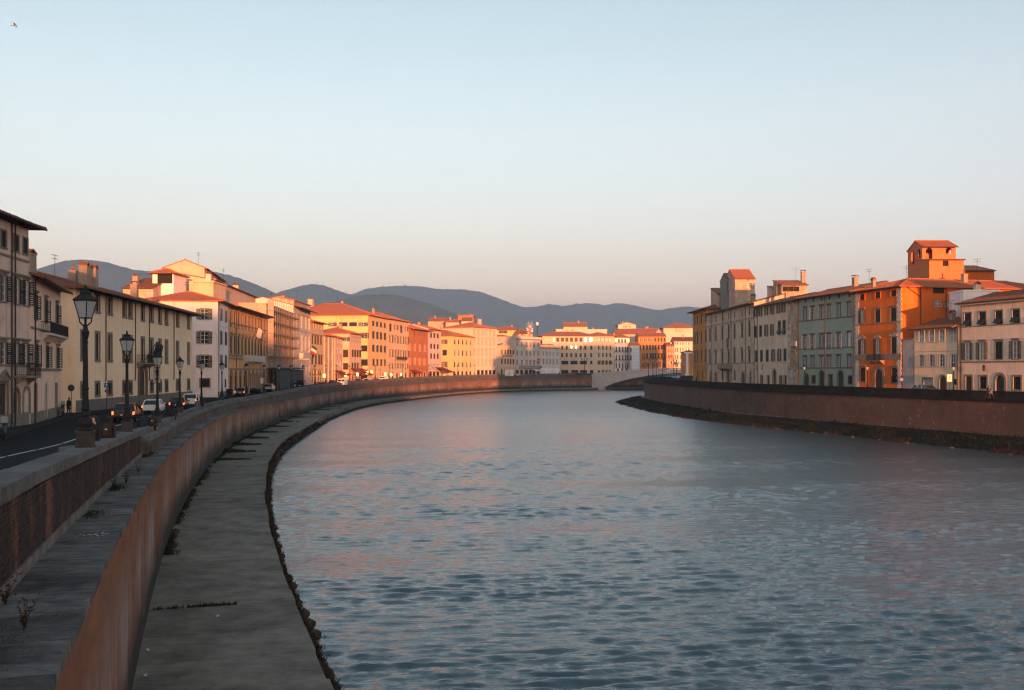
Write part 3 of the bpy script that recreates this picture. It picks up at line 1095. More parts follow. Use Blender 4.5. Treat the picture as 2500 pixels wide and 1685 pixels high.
def window(parent, M, w, h, kind, opt, far):
    """w, h are already rounded. M: local matrix (x along the wall, y inward, z up), origin at the opening's foot"""
    K = dict(KIND[kind]); K.update(opt)
    arch = K.get('arch', False)
    def put(name, me, par, ML=None):
        o = bpy.data.objects.new(name, me)
        COL.objects.link(o)
        o.parent = par
        if ML is not None:
            o.matrix_local = ML
        return o
    fine = not far
    smat_st = K.get('stone', SEREN)
    if K.get('void'):
        if K.get('surr'):
            put('surround', cached(('s', w, h, smat_st.name, arch, K['surr']), lambda: m_surround(w, h, smat_st, arch, K['surr'], False)), parent, M)
        return
    if K.get('door'):
        root = put('door', cached(('d', w, h, arch, K.get('dmat', DOORM).name), lambda: m_door(w, h, K.get('dmat', DOORM), arch)), parent, M)
    else:
        fm = K.get('fmat', WHITEW if K.get('shut') == 'o' else WOOD)
        root = put('window', cached(('f', w, h, fm.name, arch, fine), lambda: m_frame(w, h, fm, arch, fine)), parent, M)
        gm = K.get('gmat', GLASS)
        put('pane', cached(('p', w, h, gm.name, arch), lambda: m_pane(w, h, gm, arch)), root)
    if K.get('surr'):
        sw = K['surr']
        put('surround', cached(('s', w, h, smat_st.name, arch, sw, K.get('sill', True)), lambda: m_surround(w, h, smat_st, arch, sw, K.get('sill', True))), root)
    if K.get('hood'):
        hm = K.get('hstone', smat_st)
        put('hood', cached(('h', w, K['hood'], hm.name), lambda: m_hood(w, hm, K['hood'])), root, Matrix.Translation((0, 0, h)))
    if K.get('grille'):
        put('grille', cached(('g', w, h), lambda: m_grille(w, h)), root)
    s = K.get('shut')
    if s in ('o', 'c', 'a'):
        sm = SM.get(K.get('smat'), K.get('shmat', SHUT))
        sh = h - .02
        me = cached(('sh', w, h, sm.name, fine), lambda: m_shutter(w / 2 - .01, sh, sm, fine))
        if s == 'o':
            a = K.get('swing', 8)
            off = K['surr'] * 0 + .01
            put('shutter', me, root, Matrix.Translation((w / 2 + off, -.09, .01)) @ Matrix.Rotation(RAD(-a), 4, 'Z'))
            put('shutter', me, root, Matrix.Translation((-w / 2 - off, -.09, .01)) @ Matrix.Rotation(RAD(180 + a), 4, 'Z'))
        else:
            put('shutter', me, root, Matrix.Translation((-w / 2, .06, .01)))
            put('shutter', me, root, Matrix.Translation((.01, .06, .01)))
            if s == 'a':      # lower half pushed out like an awning
                mb = cached(('aw', w, h, sm.name), lambda: awn_mesh(w, h, sm))
                put('shutter_flap', mb, root)
def awn_mesh(w, h, sm):
    mb = MB()
    z1, z0 = h * .42, h * .05
    mb.hexa([(-w / 2, -.55, z0), (w / 2, -.55, z0), (w / 2, -.51, z0), (-w / 2, -.51, z0)], [(-w / 2, -.06, z1), (w / 2, -.06, z1), (w / 2, -.02, z1), (-w / 2, -.02, z1)])
    return mb.mesh('shutter_flap', sm)

# ------------------------------------------------------------------ wall with openings
def wall_face(mb, P0, ud, width, z0, z1, ops):
    """ops: (uc, w, zb, h, arch). P0 (x,y) local start, ud (x,y) unit; the outside is to the right of ud"""
    nx, ny = -ud[1], ud[0]      # inward
    def p(u, z, d=0.0):
        return (P0[0] + ud[0] * u + nx * d, P0[1] + ud[1] * u + ny * d, z)
    ops = [o for o in ops if o[0] - o[1] / 2 > .02 and o[0] + o[1] / 2 < width - .02 and o[2] > z0 + 1e-3 and o[2] + o[3] < z1 - .02]
    us = sorted({0, width} | {round(o[0] - o[1] / 2, 4) for o in ops} | {round(o[0] + o[1] / 2, 4) for o in ops})
    zs = sorted({z0, z1} | {round(o[2], 4) for o in ops} | {round(o[2] + o[3], 4) for o in ops})
    def mid_in(u, z):
        for o in ops:
            if abs(u - o[0]) < o[1] / 2 and o[2] < z < o[2] + o[3]:
                return True
        return False
    for i in range(len(us) - 1):
        run0 = None
        for j in range(len(zs) - 1):
            inside = mid_in((us[i] + us[i + 1]) / 2, (zs[j] + zs[j + 1]) / 2)
            if not inside and run0 is None: run0 = zs[j]
            if inside and run0 is not None:
                mb.quad(p(us[i], run0), p(us[i + 1], run0), p(us[i + 1], zs[j]), p(us[i], zs[j])); run0 = None
        if run0 is not None:
            mb.quad(p(us[i], run0), p(us[i + 1], run0), p(us[i + 1], z1), p(us[i], z1))
    d = .26
    for uc, w, zb, h, arch in ops:
        a, b, t = uc - w / 2, uc + w / 2, zb + h
        tt_ = t - w / 2 if arch else t
        mb.quad(p(a, zb), p(a, zb, d), p(a, tt_, d), p(a, tt_))
        mb.quad(p(b, zb), p(b, tt_), p(b, tt_, d), p(b, zb, d))
        mb.quad(p(a, zb), p(b, zb), p(b, zb, d), p(a, zb, d))
        if not arch:
            mb.quad(p(a, t), p(a, t, d), p(b, t, d), p(b, t))
        else:
            n = 8
            ring = [(uc + w / 2 * math.cos(math.pi * k / n), tt_ + w / 2 * math.sin(math.pi * k / n)) for k in range(n + 1)]
            mb.quad(*([p(b, t)] + [p(u, z) for u, z in ring[:n // 2 + 1]][::1]))
            mb.quad(*([p(a, t)] + [p(u, z) for u, z in ring[n // 2:]]))
            for k in range(n):
                (u0, q0), (u1, q1) = ring[k], ring[k + 1]
                mb.quad(p(u0, q0), p(u1, q1), p(u1, q1, d), p(u0, q0, d))

# ------------------------------------------------------------------ roofs
def slope(mb, tb, poly, th=.14, sp=.3, seg=None, rnd=random.Random(1), rh=.07):
    """poly: planar, counter-clockwise seen from above; its first edge is the eave. mb gets a slab, tb the tile ridges"""
    P = [Vector(p) for p in poly]
    n = (P[1] - P[0]).cross(P[-1] - P[0]).normalized()
    if n.z < 0: n = -n
    lo = [tuple(p - Vector((0, 0, th))) for p in P]
    mb.hexa(lo, [tuple(p) for p in P])
    if tb is None: return
    e = (P[1] - P[0]).normalized()
    s = n.cross(e).normalized()
    if s.z < 0: s = -s
    pts = [((p - P[0]).dot(e), (p - P[0]).dot(s)) for p in P]
    umin, umax = min(q[0] for q in pts), max(q[0] for q in pts)
    k = int((umax - umin) / sp)
    m = len(pts)
    for i in range(k):
        u = umin + (i + .5) * (umax - umin) / k
        ys = []
        for a in range(m):
            (u0, v0), (u1, v1) = pts[a], pts[(a + 1) % m]
            if (u0 - u) * (u1 - u) < 0:
                ys.append(v0 + (v1 - v0) * (u - u0) / (u1 - u0))
        if len(ys) < 2: continue
        y0, y1 = min(ys), max(ys)
        if y1 - y0 < .15: continue
        ns = 1 if not seg else max(1, int((y1 - y0) / seg))
        for q in range(ns):
            a0, a1 = y0 + (y1 - y0) * q / ns - (.08 if q == 0 else 0), y0 + (y1 - y0) * (q + 1) / ns
            j = rnd.uniform(-.02, .02)
            w = sp * .34
            h0, h1 = rh + rnd.uniform(-.012, .02), rh * .6 + rnd.uniform(-.012, .02)
            def pt(du, v, h):
                return tuple(P[0] + e * (u + j + du) + s * v + n * h)
            mb2 = tb
            b = len(mb2.v)
            mb2.v += [pt(-w, a0, 0.0), pt(-w * .5, a0, h0), pt(w * .5, a0, h0), pt(w, a0, 0.0), pt(-w, a1, 0), pt(-w * .5, a1, h1), pt(w * .5, a1, h1), pt(w, a1, 0)]
            for f in ((0, 1, 5, 4), (1, 2, 6, 5), (2, 3, 7, 6), (3, 2, 1, 0)):
                mb2.f.append(tuple(b + t for t in f)); mb2.m.append(mb2.mi)

def make_roof(parent, wallmb, x0, x1, y0, y1, z, typ, pitch, over, mat, sp=.35, seg=None, soff=WOOD, tiles=True, name='roof'):
    t = math.tan(RAD(pitch))
    mb, tb = MB(), MB()
    ox = over if typ in ('hip', 'gabley') else .12
    a, b, c, d = x0 - ox, x1 + ox, y0 - over, y1 + over * .6
    zz = z - over * t + .14
    top = None
    if typ == 'flat':
        mb.box(x0 - over, x1 + over, y0 - over, y1 + over * .5, z, z + .25)
        ro = mb.build(name, mat, parent)
        return ro, z + .25
    if typ == 'gable':
        ym = (c + d) / 2
        zr = zz + (ym - c) * t
        slope(mb, tb, [(a, c, zz), (b, c, zz), (b, ym, zr), (a, ym, zr)], sp=sp, seg=seg)
        slope(mb, tb, [(b, d, zz), (a, d, zz), (a, ym, zr), (b, ym, zr)], sp=sp * 1.5)
        for x in (x0, x1):
            pts = [(x, y0, z), (x, y1, z), (x, ym, zr - .16)]
            wallmb.quad(*(pts if x == x1 else pts[::-1]))
        top = zr
        ridge = [((a, ym, zr), (b, ym, zr))]
    elif typ == 'gabley':
        xm = (a + b) / 2
        zz = z - ox * t + .14
        zr = zz + (xm - a) * t
        slope(mb, tb, [(a, d, zz), (a, c, zz), (xm, c, zr), (xm, d, zr)], sp=sp, seg=seg)
        slope(mb, tb, [(b, c, zz), (b, d, zz), (xm, d, zr), (xm, c, zr)], sp=sp, seg=seg)
        for y in (y0, y1):
            pts = [(x0, y, z), (x1, y, z), ((x0 + x1) / 2, y, zr - .16)]
            wallmb.quad(*(pts if y == y0 else pts[::-1]))
        top = zr
        ridge = [((xm, c, zr), (xm, d, zr))]
    elif typ == 'shed':
        zr = zz + (d - c) * t
        slope(mb, tb, [(a, c, zz), (b, c, zz), (b, d, zr), (a, d, zr)], sp=sp, seg=seg)
        zb = z + (y1 - y0) * t
        wallmb.quad((x0, y1, z), (x0, y0, z), (x0, y1, zb - .02)); wallmb.quad((x1, y0, z), (x1, y1, z), (x1, y1, zb - .02))
        wallmb.quad((x1, y1, z), (x0, y1, z), (x0, y1, zb - .02), (x1, y1, zb - .02))
        top = zr
        ridge = []
    else:   # hip
        w, dp = b - a, d - c
        zr = zz + min(w, dp) / 2 * t
        if w >= dp:
            r0, r1 = (a + dp / 2, (c + d) / 2, zr), (b - dp / 2, (c + d) / 2, zr)
            F_ = [[(a, c, zz), (b, c, zz), r1, r0], [(b, c, zz), (b, d, zz), r1], [(b, d, zz), (a, d, zz), r0, r1], [(a, d, zz), (a, c, zz), r0]]
        else:
            r0, r1 = ((a + b) / 2, c + w / 2, zr), ((a + b) / 2, d - w / 2, zr)
            F_ = [[(a, c, zz), (b, c, zz), r0], [(b, c, zz), (b, d, zz), r1, r0], [(b, d, zz), (a, d, zz), r1], [(a, d, zz), (a, c, zz), r0, r1]]
        for q in F_:
            slope(mb, tb, q, sp=sp, seg=seg)
        top = zr
        ridge = [(r0, r1), ((a, c, zz), r0), ((b, c, zz), r1 if w >= dp else r0)]
    ro = mb.build(name, mat, parent)
    if tiles:
        for r0, r1 in ridge:
            L = (Vector(r1) - Vector(r0)).length
            n = max(1, int(L / .5))
            for i in range(n):
                p0 = Vector(r0).lerp(Vector(r1), i / n); p1 = Vector(r0).lerp(Vector(r1), (i + .96) / n)
                tb.bar(p0 + Vector((0, 0, .02)), p1 + Vector((0, 0, .03)), .13, 6, .11)
        tag(tb.build('tile', mat, ro), kind='stuff')
    # gutter along the front eave
    if typ in ('gable', 'hip', 'shed') and over > .3:
        g = MB()
        g.bar((a, c - .06, zz - .10), (b, c - .06, zz - .10), .085, 6)
        g.build('gutter', PIPE, ro)
    return ro, top

def chimney(roof, x, y, z, w=.7, h=1.6, mat=None, cap='gable', name='chimney'):
    mb = MB()
    mb.box(-w / 2, w / 2, -w / 2, w / 2, -1.2, h)
    mb.box(-w / 2 - .07, w / 2 + .07, -w / 2 - .07, w / 2 + .07, h, h + .1)
    o = mb.build(name, mat or CHIM, roof, loc=(x, y, z))
    c = MB()
    if cap == 'gable':
        for s in (-1, 1):
            c.hexa([(-w / 2 - .1 if s < 0 else -.03, -w / 2 - .05, h + (.12 if s < 0 else .5)), (.03 if s < 0 else w / 2 + .1, -w / 2 - .05, h + (.5 if s < 0 else .12)), (.03 if s < 0 else w / 2 + .1, w / 2 + .05, h + (.5 if s < 0 else .12)), (-w / 2 - .1 if s < 0 else -.03, w / 2 + .05, h + (.12 if s < 0 else .5))],
                   [(-w / 2 - .1 if s < 0 else -.03, -w / 2 - .05, h + (.2 if s < 0 else .58)), (.03 if s < 0 else w / 2 + .1, -w / 2 - .05, h + (.58 if s < 0 else .2)), (.03 if s < 0 else w / 2 + .1, w / 2 + .05, h + (.58 if s < 0 else .2)), (-w / 2 - .1 if s < 0 else -.03, w / 2 + .05, h + (.2 if s < 0 else .58))])
    elif cap == 'pot':
        c.lathe([(.16, h + .1), (.13, h + .7), (.19, h + .75), (.02, h + 1.0)], 8)
    else:
        for sx_ in (-1, 1):
            for sy_ in (-1, 1):
                c.box(sx_ * w / 2 - .08 * (sx_ > 0), sx_ * w / 2 + .08 * (sx_ < 0), sy_ * w / 2 - .08 * (sy_ > 0), sy_ * w / 2 + .08 * (sy_ < 0), h + .1, h + .45)
        c.box(-w / 2 - .08, w / 2 + .08, -w / 2 - .08, w / 2 + .08, h + .45, h + .53)
    c2 = c.build('chimney_cap', TILED, roof, loc=(x, y, z))
    return o
CHIM = stucco('chimney_plaster', (.30, .235, .18), .2, .5)

def antenna(parent, x, y, z, h=2.6):
    mb = MB()
    mb.bar((0, 0, -.6), (0, 0, h), .025, 4)
    for k, (zz, l) in enumerate(((h - .1, .9), (h - .5, .7))):
        mb.bar((-l, 0, zz), (l, 0, zz), .015, 4)
        for i in range(6):
            xx = -l + 2 * l * i / 5
            mb.bar((xx, -.25, zz), (xx, .25, zz), .01, 4)
    return mb.build('antenna', IRON, parent, loc=(x, y, z))

def balcony(parent, u0, u1, z, depth=.9, mat=None, solid=False, brackets=True, h=1.0, name='balcony'):
    mb = MB()
    mb.box(u0, u1, -depth, 0, z - .18, z)
    if brackets:
        n = max(2, int((u1 - u0) / 1.6) + 1)
        for i in range(n):
            u = u0 + .2 + (u1 - u0 - .4) * i / (n - 1)
            mb.prism([(0, z - .18), (-depth * .8, z - .18), (0, z - .75)], 'x', u - .09, u + .09)
    o = mb.build(name, mat or SEREN, parent)
    rl = MB()
    if solid:
        rl.box(u0, u1, -depth, -depth + .12, z, z + h); rl.box(u0, u0 + .12, -depth + .12, 0, z, z + h); rl.box(u1 - .12, u1, -depth + .12, 0, z, z + h)
        rl.build('railing', mat or SEREN, o)
    else:
        rl.box(u0, u1, -depth, -depth + .05, z + h - .05, z + h); rl.box(u0, u1, -depth, -depth + .05, z + .06, z + .1)
        for x in (u0, u1 - .05):
            rl.box(x, x + .05, -depth + .05, 0, z + h - .05, z + h); rl.box(x, x + .05, -depth + .05, 0, z + .06, z + .1)
        n = int((u1 - u0) / .13)
        for i in range(n + 1):
            u = u0 + .02 + (u1 - u0 - .04) * i / n
            rl.box(u - .012, u + .012, -depth + .01, -depth + .035, z, z + h - .05)
        m = int(depth / .13)
        for i in range(1, m):
            for x in (u0 + .025, u1 - .025):
                rl.box(x - .012, x + .012, -depth + depth * i / m, -depth + depth * i / m + .025, z, z + h - .05)
        rl.build('railing', IRON, o)
    return o

# ------------------------------------------------------------------ a building
class Building:
    """A, B: plan points of the facade's image-left and image-right ends; the facade's outside is on the right of A->B"""
    def __init__(s, name, label, A, B, z0, z1, dep, mat, cat='building', group=None, inset=.03, far=False, crop=None, backgrow=0.0):
        s.A, s.B = Vector((A[0], A[1], 0)), Vector((B[0], B[1], 0))
        d = s.B - s.A
        s.W = d.length
        s.d = d.normalized()
        s.rz = math.atan2(d.y, d.x)
        s.z0, s.z1, s.dep, s.mat, s.far, s.crop, s.in_ = z0, z1, dep, mat, far, crop, inset
        s.o = tag(empty(name, (A[0], A[1], z0), s.rz), label, cat, group)
        s.ops = {'F': [], 'A': [], 'B': []}
        s.H = z1 - z0
        s.list = []
    # -- image to facade
    def facehit(s, x, face='F'):
        k = (x - CX) / F
        if face == 'F': P, d = s.A, s.d
        else:
            P = s.A + s.d * s.in_ if face == 'A' else s.B - s.d * s.in_
            d = Vector((-s.d.y, s.d.x, 0))
        # (P.x + d.x t) = k (P.y + d.y t)
        t = (k * P.y - P.x) / (d.x - k * d.y)
        q = P + d * t
        return t, q.y          # distance along the face, depth
    def zat(s, x, y, face='F'):
        return PZ(y, s.facehit(x, face)[1]) - s.z0
    def uz(s, u, v, face='F'):
        x, y = cx_(s.crop, u), cy_(s.crop, v)
        t, D = s.facehit(x, face)
        return t, PZ(y, D) - s.z0
    def row(s, kind, uref, vt, vb, w, cols, face='F', **opt):
        """one row of alike openings, in crop coordinates: cols is a list of centres, or (first, last, n)"""
        x = cx_(s.crop, uref)
        zt, zb = s.zat(x, cy_(s.crop, vt), face), s.zat(x, cy_(s.crop, vb), face)
        if isinstance(cols, tuple):
            t0, t1 = s.facehit(cx_(s.crop, cols[0]), face)[0], s.facehit(cx_(s.crop, cols[1]), face)[0]
            ts = [t0 + (t1 - t0) * i / max(1, cols[2] - 1) for i in range(cols[2])]
        else:
            ts = [s.facehit(cx_(s.crop, c), face)[0] for c in cols]
        if w < 0:
            um = (cols[0] + cols[1]) / 2 if isinstance(cols, tuple) else sum(cols) / len(cols)
            w = abs(s.facehit(cx_(s.crop, um - w / 2), face)[0] - s.facehit(cx_(s.crop, um + w / 2), face)[0])
        s.rowm(kind, zb, zt, w, ts, face, **opt)
        return ts, zb, zt
    def rowm(s, kind, zb, zt, w, ts, face='F', **opt):
        zb = max(zb, .06)
        w, h = r5(w), r5(zt - zb)
        if KIND[kind].get('arch'): h = max(h, r5(w * .5 + .4))
        if zb + h > s.H - .04: h = r5(s.H - .08 - zb - .03)
        for t in ts:
            s.ops[face].append((t, w, zb, h, KIND[kind].get('arch', False)))
            s.list.append((face, t, w, zb, h, kind, opt))
    def faceM(s, face, t, z):
        if face == 'F': p, a = (t, 0), 0
        elif face == 'A': p, a = (s.in_, t), -math.pi / 2     # placed from the front corner backwards
        else: p, a = (s.W - s.in_, t), math.pi / 2
        return Matrix.Translation((p[0], p[1], z)) @ Matrix.Rotation(a, 4, 'Z')
    def band(s, z, h=.18, proud=.08, mat=None, name='band', face='F', u0=None, u1=None):
        mb = MB()
        if face == 'F':
            mb.box(s.in_ + .01 if u0 is None else u0, s.W - s.in_ - .01 if u1 is None else u1, -proud, .05, z, z + h)
        elif face == 'A':
            mb.box(s.in_ - proud, s.in_ + .05, -proud, s.dep - .1, z, z + h)
        else:
            mb.box(s.W - s.in_ - .05, s.W - s.in_ + proud, -proud, s.dep - .1, z, z + h)
        return mb.build(name, mat or SEREN, s.o)
    def bandv(s, v, uref, h=.18, proud=.08, mat=None, name='band'):
        z = s.uz(uref, v)[1]
        return s.band(z - h / 2, h, proud, mat, name)
    def pipe(s, u, z0=0.2, z1=None, face='F', r=.06):
        mb = MB()
        z1 = s.H - .25 if z1 is None else z1
        mb.bar((u, -.12, z0), (u, -.12, z1), r, 6)
        mb.bar((u, -.12, z1), (u + .25, -.5, z1 + .2), r, 6)
        mb.bar((u, -.12, z0), (u - .25, -.12, z0 - .25), r, 6)
        mb.build('downpipe', PIPE, s.o)
    def quoins(s, u, w=.6, mat=None, top=None, bw=None):
        z = .1
        k = 0
        top = top or s.H - .3
        while z < top - .4:
            mb = MB()
            ww = w if k % 2 else w * .72
            mb.box(max(u - ww / 2, .02), min(u + ww / 2, s.W - .02), -.05, .03, z, z + .38)
            mb.build('quoin', mat or PALEST, s.o)
            z += .4; k += 1
    def finish(s, roof='gable', pitch=17, over=.8, tmat=None, sp=None, seg=None, sideA=True, sideB=True, wallmat=None, tiles=True, base=None, dado=None, rmat=None):
        mb = MB()
        i = s.in_
        wall_face(mb, (i, 0), (1, 0), s.W - 2 * i, 0, s.H, [(t - i, w, zb, h, a) for t, w, zb, h, a in s.ops['F']])
        wall_face(mb, (i, s.dep), (0, -1), s.dep, 0, s.H, [(s.dep - t, w, zb, h, a) for t, w, zb, h, a in s.ops['A']])
        wall_face(mb, (s.W - i, 0), (0, 1), s.dep, 0, s.H, s.ops['B'])
        mb.quad((s.W - i, s.dep, 0), (i, s.dep, 0), (i, s.dep, s.H), (s.W - i, s.dep, s.H))
        sp = sp or (.62 if s.far else .34)
        s.roof, s.top = make_roof(s.o, mb, i, s.W - i, 0, s.dep, s.H, roof, pitch, over, tmat or (rmat if rmat else TILE), sp, seg, tiles=tiles)
        mb.build('wall', s.mat, s.o)
        core = MB()      # dark interior behind the openings
        core.box(i + .3, s.W - i - .3, .32, s.dep - .3, .02, s.H - .05)
        core.build('interior', INTER, s.o)
        for face, t, w, zb, h, kind, opt in s.list:
            window(s.o, s.faceM(face, t, zb), w, h, kind, opt, s.far)
        if base:
            s.band(0, base, .05, dado or SEREN, 'plinth')
        return s
INTER = plain('interior_dark', (.015, .013, .012), .9)

# facade line of the left row as a dense polyline, hit by an image column
FLP = herm([(160, -49.0), (174, -49.9), (212, -52.4), (248, -54.8), (276, -56), (300, -55), (330, -51), (375, -45), (448, -28), (490, -4), (515, 14), (535, 32)])
RFP = lambda D: None
_lf = [(FLP(d), d) for d in np.arange(160, 535, .5)]
_rf = [RP(d, 9.0, 0)[:2] for d in np.arange(40, 345, .5)]
def hitline(line, x, far_first=False):
    k = (x - CX) / F
    seq = range(len(line) - 1)
    for i in seq:
        a, b = line[i], line[i + 1]
        fa, fb = a[0] - k * a[1], b[0] - k * b[1]
        if fa * fb <= 0:
            t = fa / (fa - fb) if fa != fb else 0
            return (a[0] + (b[0] - a[0]) * t, a[1] + (b[1] - a[1]) * t)
    raise ValueError(('no hit', x))
def LF(x): return hitline(_lf, x)
def RF(x): return hitline(_rf, x)
# ------------------------------------------------------------------ plaster colours
M_ = {}
def S(name, col, **k):
    M_[name] = stucco('plaster_' + name, col, **k)
S('taupe', (.58, .46, .37), var=.2, stain=.6, streak=.5)
S('peach', (.72, .52, .39), var=.12, stain=.3)
S('yellow', (.80, .62, .42), var=.06, stain=.12, streak=.12)
S('white', (.78, .69, .66), var=.06, stain=.15)
S('orange', (.64, .34, .15), var=.1, stain=.2)
S('pinkwhite', (.62, .50, .43), var=.15, stain=.35)
S('ochre', (.60, .42, .24), var=.12)
S('rubble', (.46, .34, .26), var=.3, stain=.7, patch=(.30, .20, .15))
S('rose', (.58, .38, .28), var=.14, stain=.3)
S('lemon', (.67, .45, .21), var=.08, stain=.15)
S('apricot', (.64, .44, .27), var=.1, stain=.2)
S('brick', (.42, .16, .07), var=.25, stain=.4)
S('palepink', (.60, .44, .38), var=.12)
S('ivory', (.60, .48, .375), var=.08, stain=.15)
S('salmon', (.62, .42, .29), var=.1)
S('greybeige', (.52, .45, .39), var=.1)
S('greywhite', (.55, .52, .50), var=.1)
S('beige', (.57, .455, .345), var=.08, stain=.15)
S('chalk', (.72, .70, .69), var=.05, stain=.1)
S('rust', (.50, .22, .06), var=.15, stain=.25)
S('redorange', (.55, .23, .09), var=.14)
S('cream', (.58, .52, .45), var=.1)
S('ochrebrown', (.50, .23, .06), var=.2, stain=.4, streak=.5)
S('oldbeige', (.54, .41, .30), var=.2, stain=.5, streak=.45, patch=(.34, .27, .21))
S('oldpeach', (.62, .47, .35), var=.15, stain=.4, streak=.4)
S('ruin', (.36, .24, .15), var=.3, stain=.7, patch=(.42, .36, .30))
S('green', (.26, .315, .26), var=.1, stain=.2, streak=.25)
S('tangerine', (.62, .14, .02), var=.12, stain=.15, streak=.2)
S('straw', (.72, .54, .37), var=.1, stain=.25)
S('blush', (.72, .55, .42), var=.1, stain=.3)
S('grey', (.20, .19, .17), var=.2, stain=.4)
G1 = 'houses along the left bank street'
G2 = 'houses along the right bank street'
G3 = 'houses at the far end of the river'
def H(name, label, crop, A, B, eave, dep, mat, z0=None, group=G1, **k):
    b = Building(name, label, A, B, 0, 10, dep, M_[mat], group=group, crop=crop, **k)
    if z0 is None:
        zf_ = ZSL if group != G2 else ZSR
        z0 = min(zf_(min(max(q_[1], -100), 560)) for q_ in (A, B))
    b.z0 = z0
    b.o.location.z = z0
    b.H = b.uz(*eave)[1]
    return b
def at(x, D): return (PX(x, D), D)

# ================================================================== left bank, from the near end
b = H('house', 'tall weathered taupe house with wide eaves, cut by the left edge', 'R1', (-35.1, 46), (-38.85, 80), (170, 172), 12, 'taupe')
b.row('shutc', 150, 250, 345, 1.0, [20, 95, 150], stone=SEREN)
b.row('shuto', 150, 505, 650, 1.05, [20, 100, 155], hood='flat', swing=20)
b.row('shuto', 150, 880, 1005, 1.05, [20, 95, 150], hood='flat', swing=20)
b.row('archd', 150, 1150, 1300, 1.2, [95, 158])
b.row('door', 30, 1120, 1310, 1.6, [18], hood='tri')
t0 = b.uz(20, 1000)[0]
b.rowm('shutc', 13.2, 14.5, 1.0, [t0 - 5, t0 - 9, t0 - 13]); b.rowm('shuto', 8.3, 10.6, 1.05, [t0 - 5, t0 - 9, t0 - 13]); b.rowm('shuto', 4.6, 6.8, 1.05, [t0 - 5, t0 - 9, t0 - 13])
for v in (640, 1010): b.bandv(v - 255 if v == 640 else v, 150, .16, .1)
u0, u1 = b.uz(80, 1070)[0], b.W - .05
balcony(b.o, u0, u1, b.uz(120, 1072)[1], 1.0, SEREN)
b.finish('hip', 15, 1.0, TILED, .30, .5, base=1.0)
b.pipe(b.uz(83, 500)[0]); b.pipe(b.uz(62, 500)[0])
rf = MB()
n = int(b.W / .8)
for i in range(n):
    rf.box(i * .8 + .3, i * .8 + .42, -.9, 0, b.H - .36, b.H - .22)
tag(rf.build('rafter', WOOD, b.roof), kind='stuff')

b = H('house', 'narrow peach house with iron balcony between the taupe house and the long yellow palace', 'R1', (-38.9, 80.4), (-44.2, 97.5), (340, 555), 10, 'peach')
b.row('shuto', 340, 650, 775, 1.0, [212, 272, 338], hood='flat', swing=25)
b.row('shuto', 340, 905, 1025, 1.05, [215, 280, 343], hood='flat', swing=25)
b.row('archd', 272, 1115, 1322, 1.15, [272], stone=PALEST)
b.row('door', 210, 1130, 1345, 1.1, [212])
b.row('surr', 335, 1125, 1255, 1.0, [335], gmat=GLASSP)
b.bandv(1035, 300, .2, .12); b.bandv(785, 200, .16, .1)
u0, u1 = b.uz(242, 800)[0], b.uz(357, 800)[0]
balcony(b.o, u0, u1, b.uz(300, 828)[1], .8, PALEST)
b.finish('gable', 15, 1.0, TILED, .30, .5, base=.9)
b.pipe(b.uz(203, 800)[0])

# long yellow palace
b = H('palace', 'long pale yellow palace with grey framed windows and an arched portal', 'R2', (-45.6, 104), (-49.6, 154.4), (396, 560), 15, 'yellow')
cols = [b.facehit(x)[0] for x in (203, 237.6, 268, 303.5, 317.7, 348.2, 370, 390, 406, 433, 460)]
zt1, zb1 = b.uz(396, 592)[1], b.uz(396, 712)[1]
zt2, zb2 = b.uz(396, 872)[1], b.uz(396, 1062)[1]
zt3, zb3 = b.uz(396, 1232)[1], b.uz(396, 1318)[1]
b.rowm('surr', zb1, zt1, 1.15, cols, surr=.32, fmat=WOOD)
b.rowm('surr', zb2, zt2, 1.15, [c for i, c in enumerate(cols)], surr=.32, fmat=WOOD)
pt = b.facehit(348.2)[0]
b.rowm('surr', zb3, zt3, 1.15, [c for i, c in enumerate(cols) if i != 5], surr=.32, grille=True)
b.rowm('archd', .08, b.uz(178, 1110)[1], 2.6, [pt], surr=.9, stone=stone('portal_stone', (.16, .125, .09), 2, .4, .5))
balcony(b.o, pt - 2.6, pt + 2.6, b.uz(180, 1075)[1] + .1, 1.3, SEREN)
b.finish('hip', 15.5, 1.5, TILED, .30, .55, base=1.25, dado=stone('plinth_grey', (.16, .145, .13), 1.5, .2, .3))
for u in (628,):
    t = Building.uz.__get__(b)(0, 0)
b.pipe(b.facehit(256.5)[0], 3.4); b.pipe(b.facehit(328.7)[0], 3.4); b.pipe(b.facehit(369)[0] - 1.2, 3.4); b.pipe(b.facehit(423)[0], 3.4)
rf = MB()
for i in range(int(b.W / .9)):
    rf.box(i * .9 + .2, i * .9 + .34, -1.4, 0, b.H - .36, b.H - .2)
for i in range(int(15 / .9)):
    rf.box(-1.4, 0, i * .9 + .3, i * .9 + .44, b.H - .36, b.H - .2)
tag(rf.build('rafter', WOOD, b.roof), kind='stuff')
chimney(b.roof, 1.0, 5.5, b.H + 1.7, 1.7, 1.6)
chimney(b.roof, 16.2, 3.6, b.H + 1.3, .95, 2.0); chimney(b.roof, 13.2, 3.6, b.H + 1.3, .95, 2.0)
mb = MB(); mb.box(13.6, 15.8, 3.3, 3.9, b.H + .7, b.H + 2.3); mb.build('chimney', CHIM, b.roof)
chimney(b.roof, 36, 4.5, b.H + 1.3, .9, 1.8, cap='box')
YEL = b
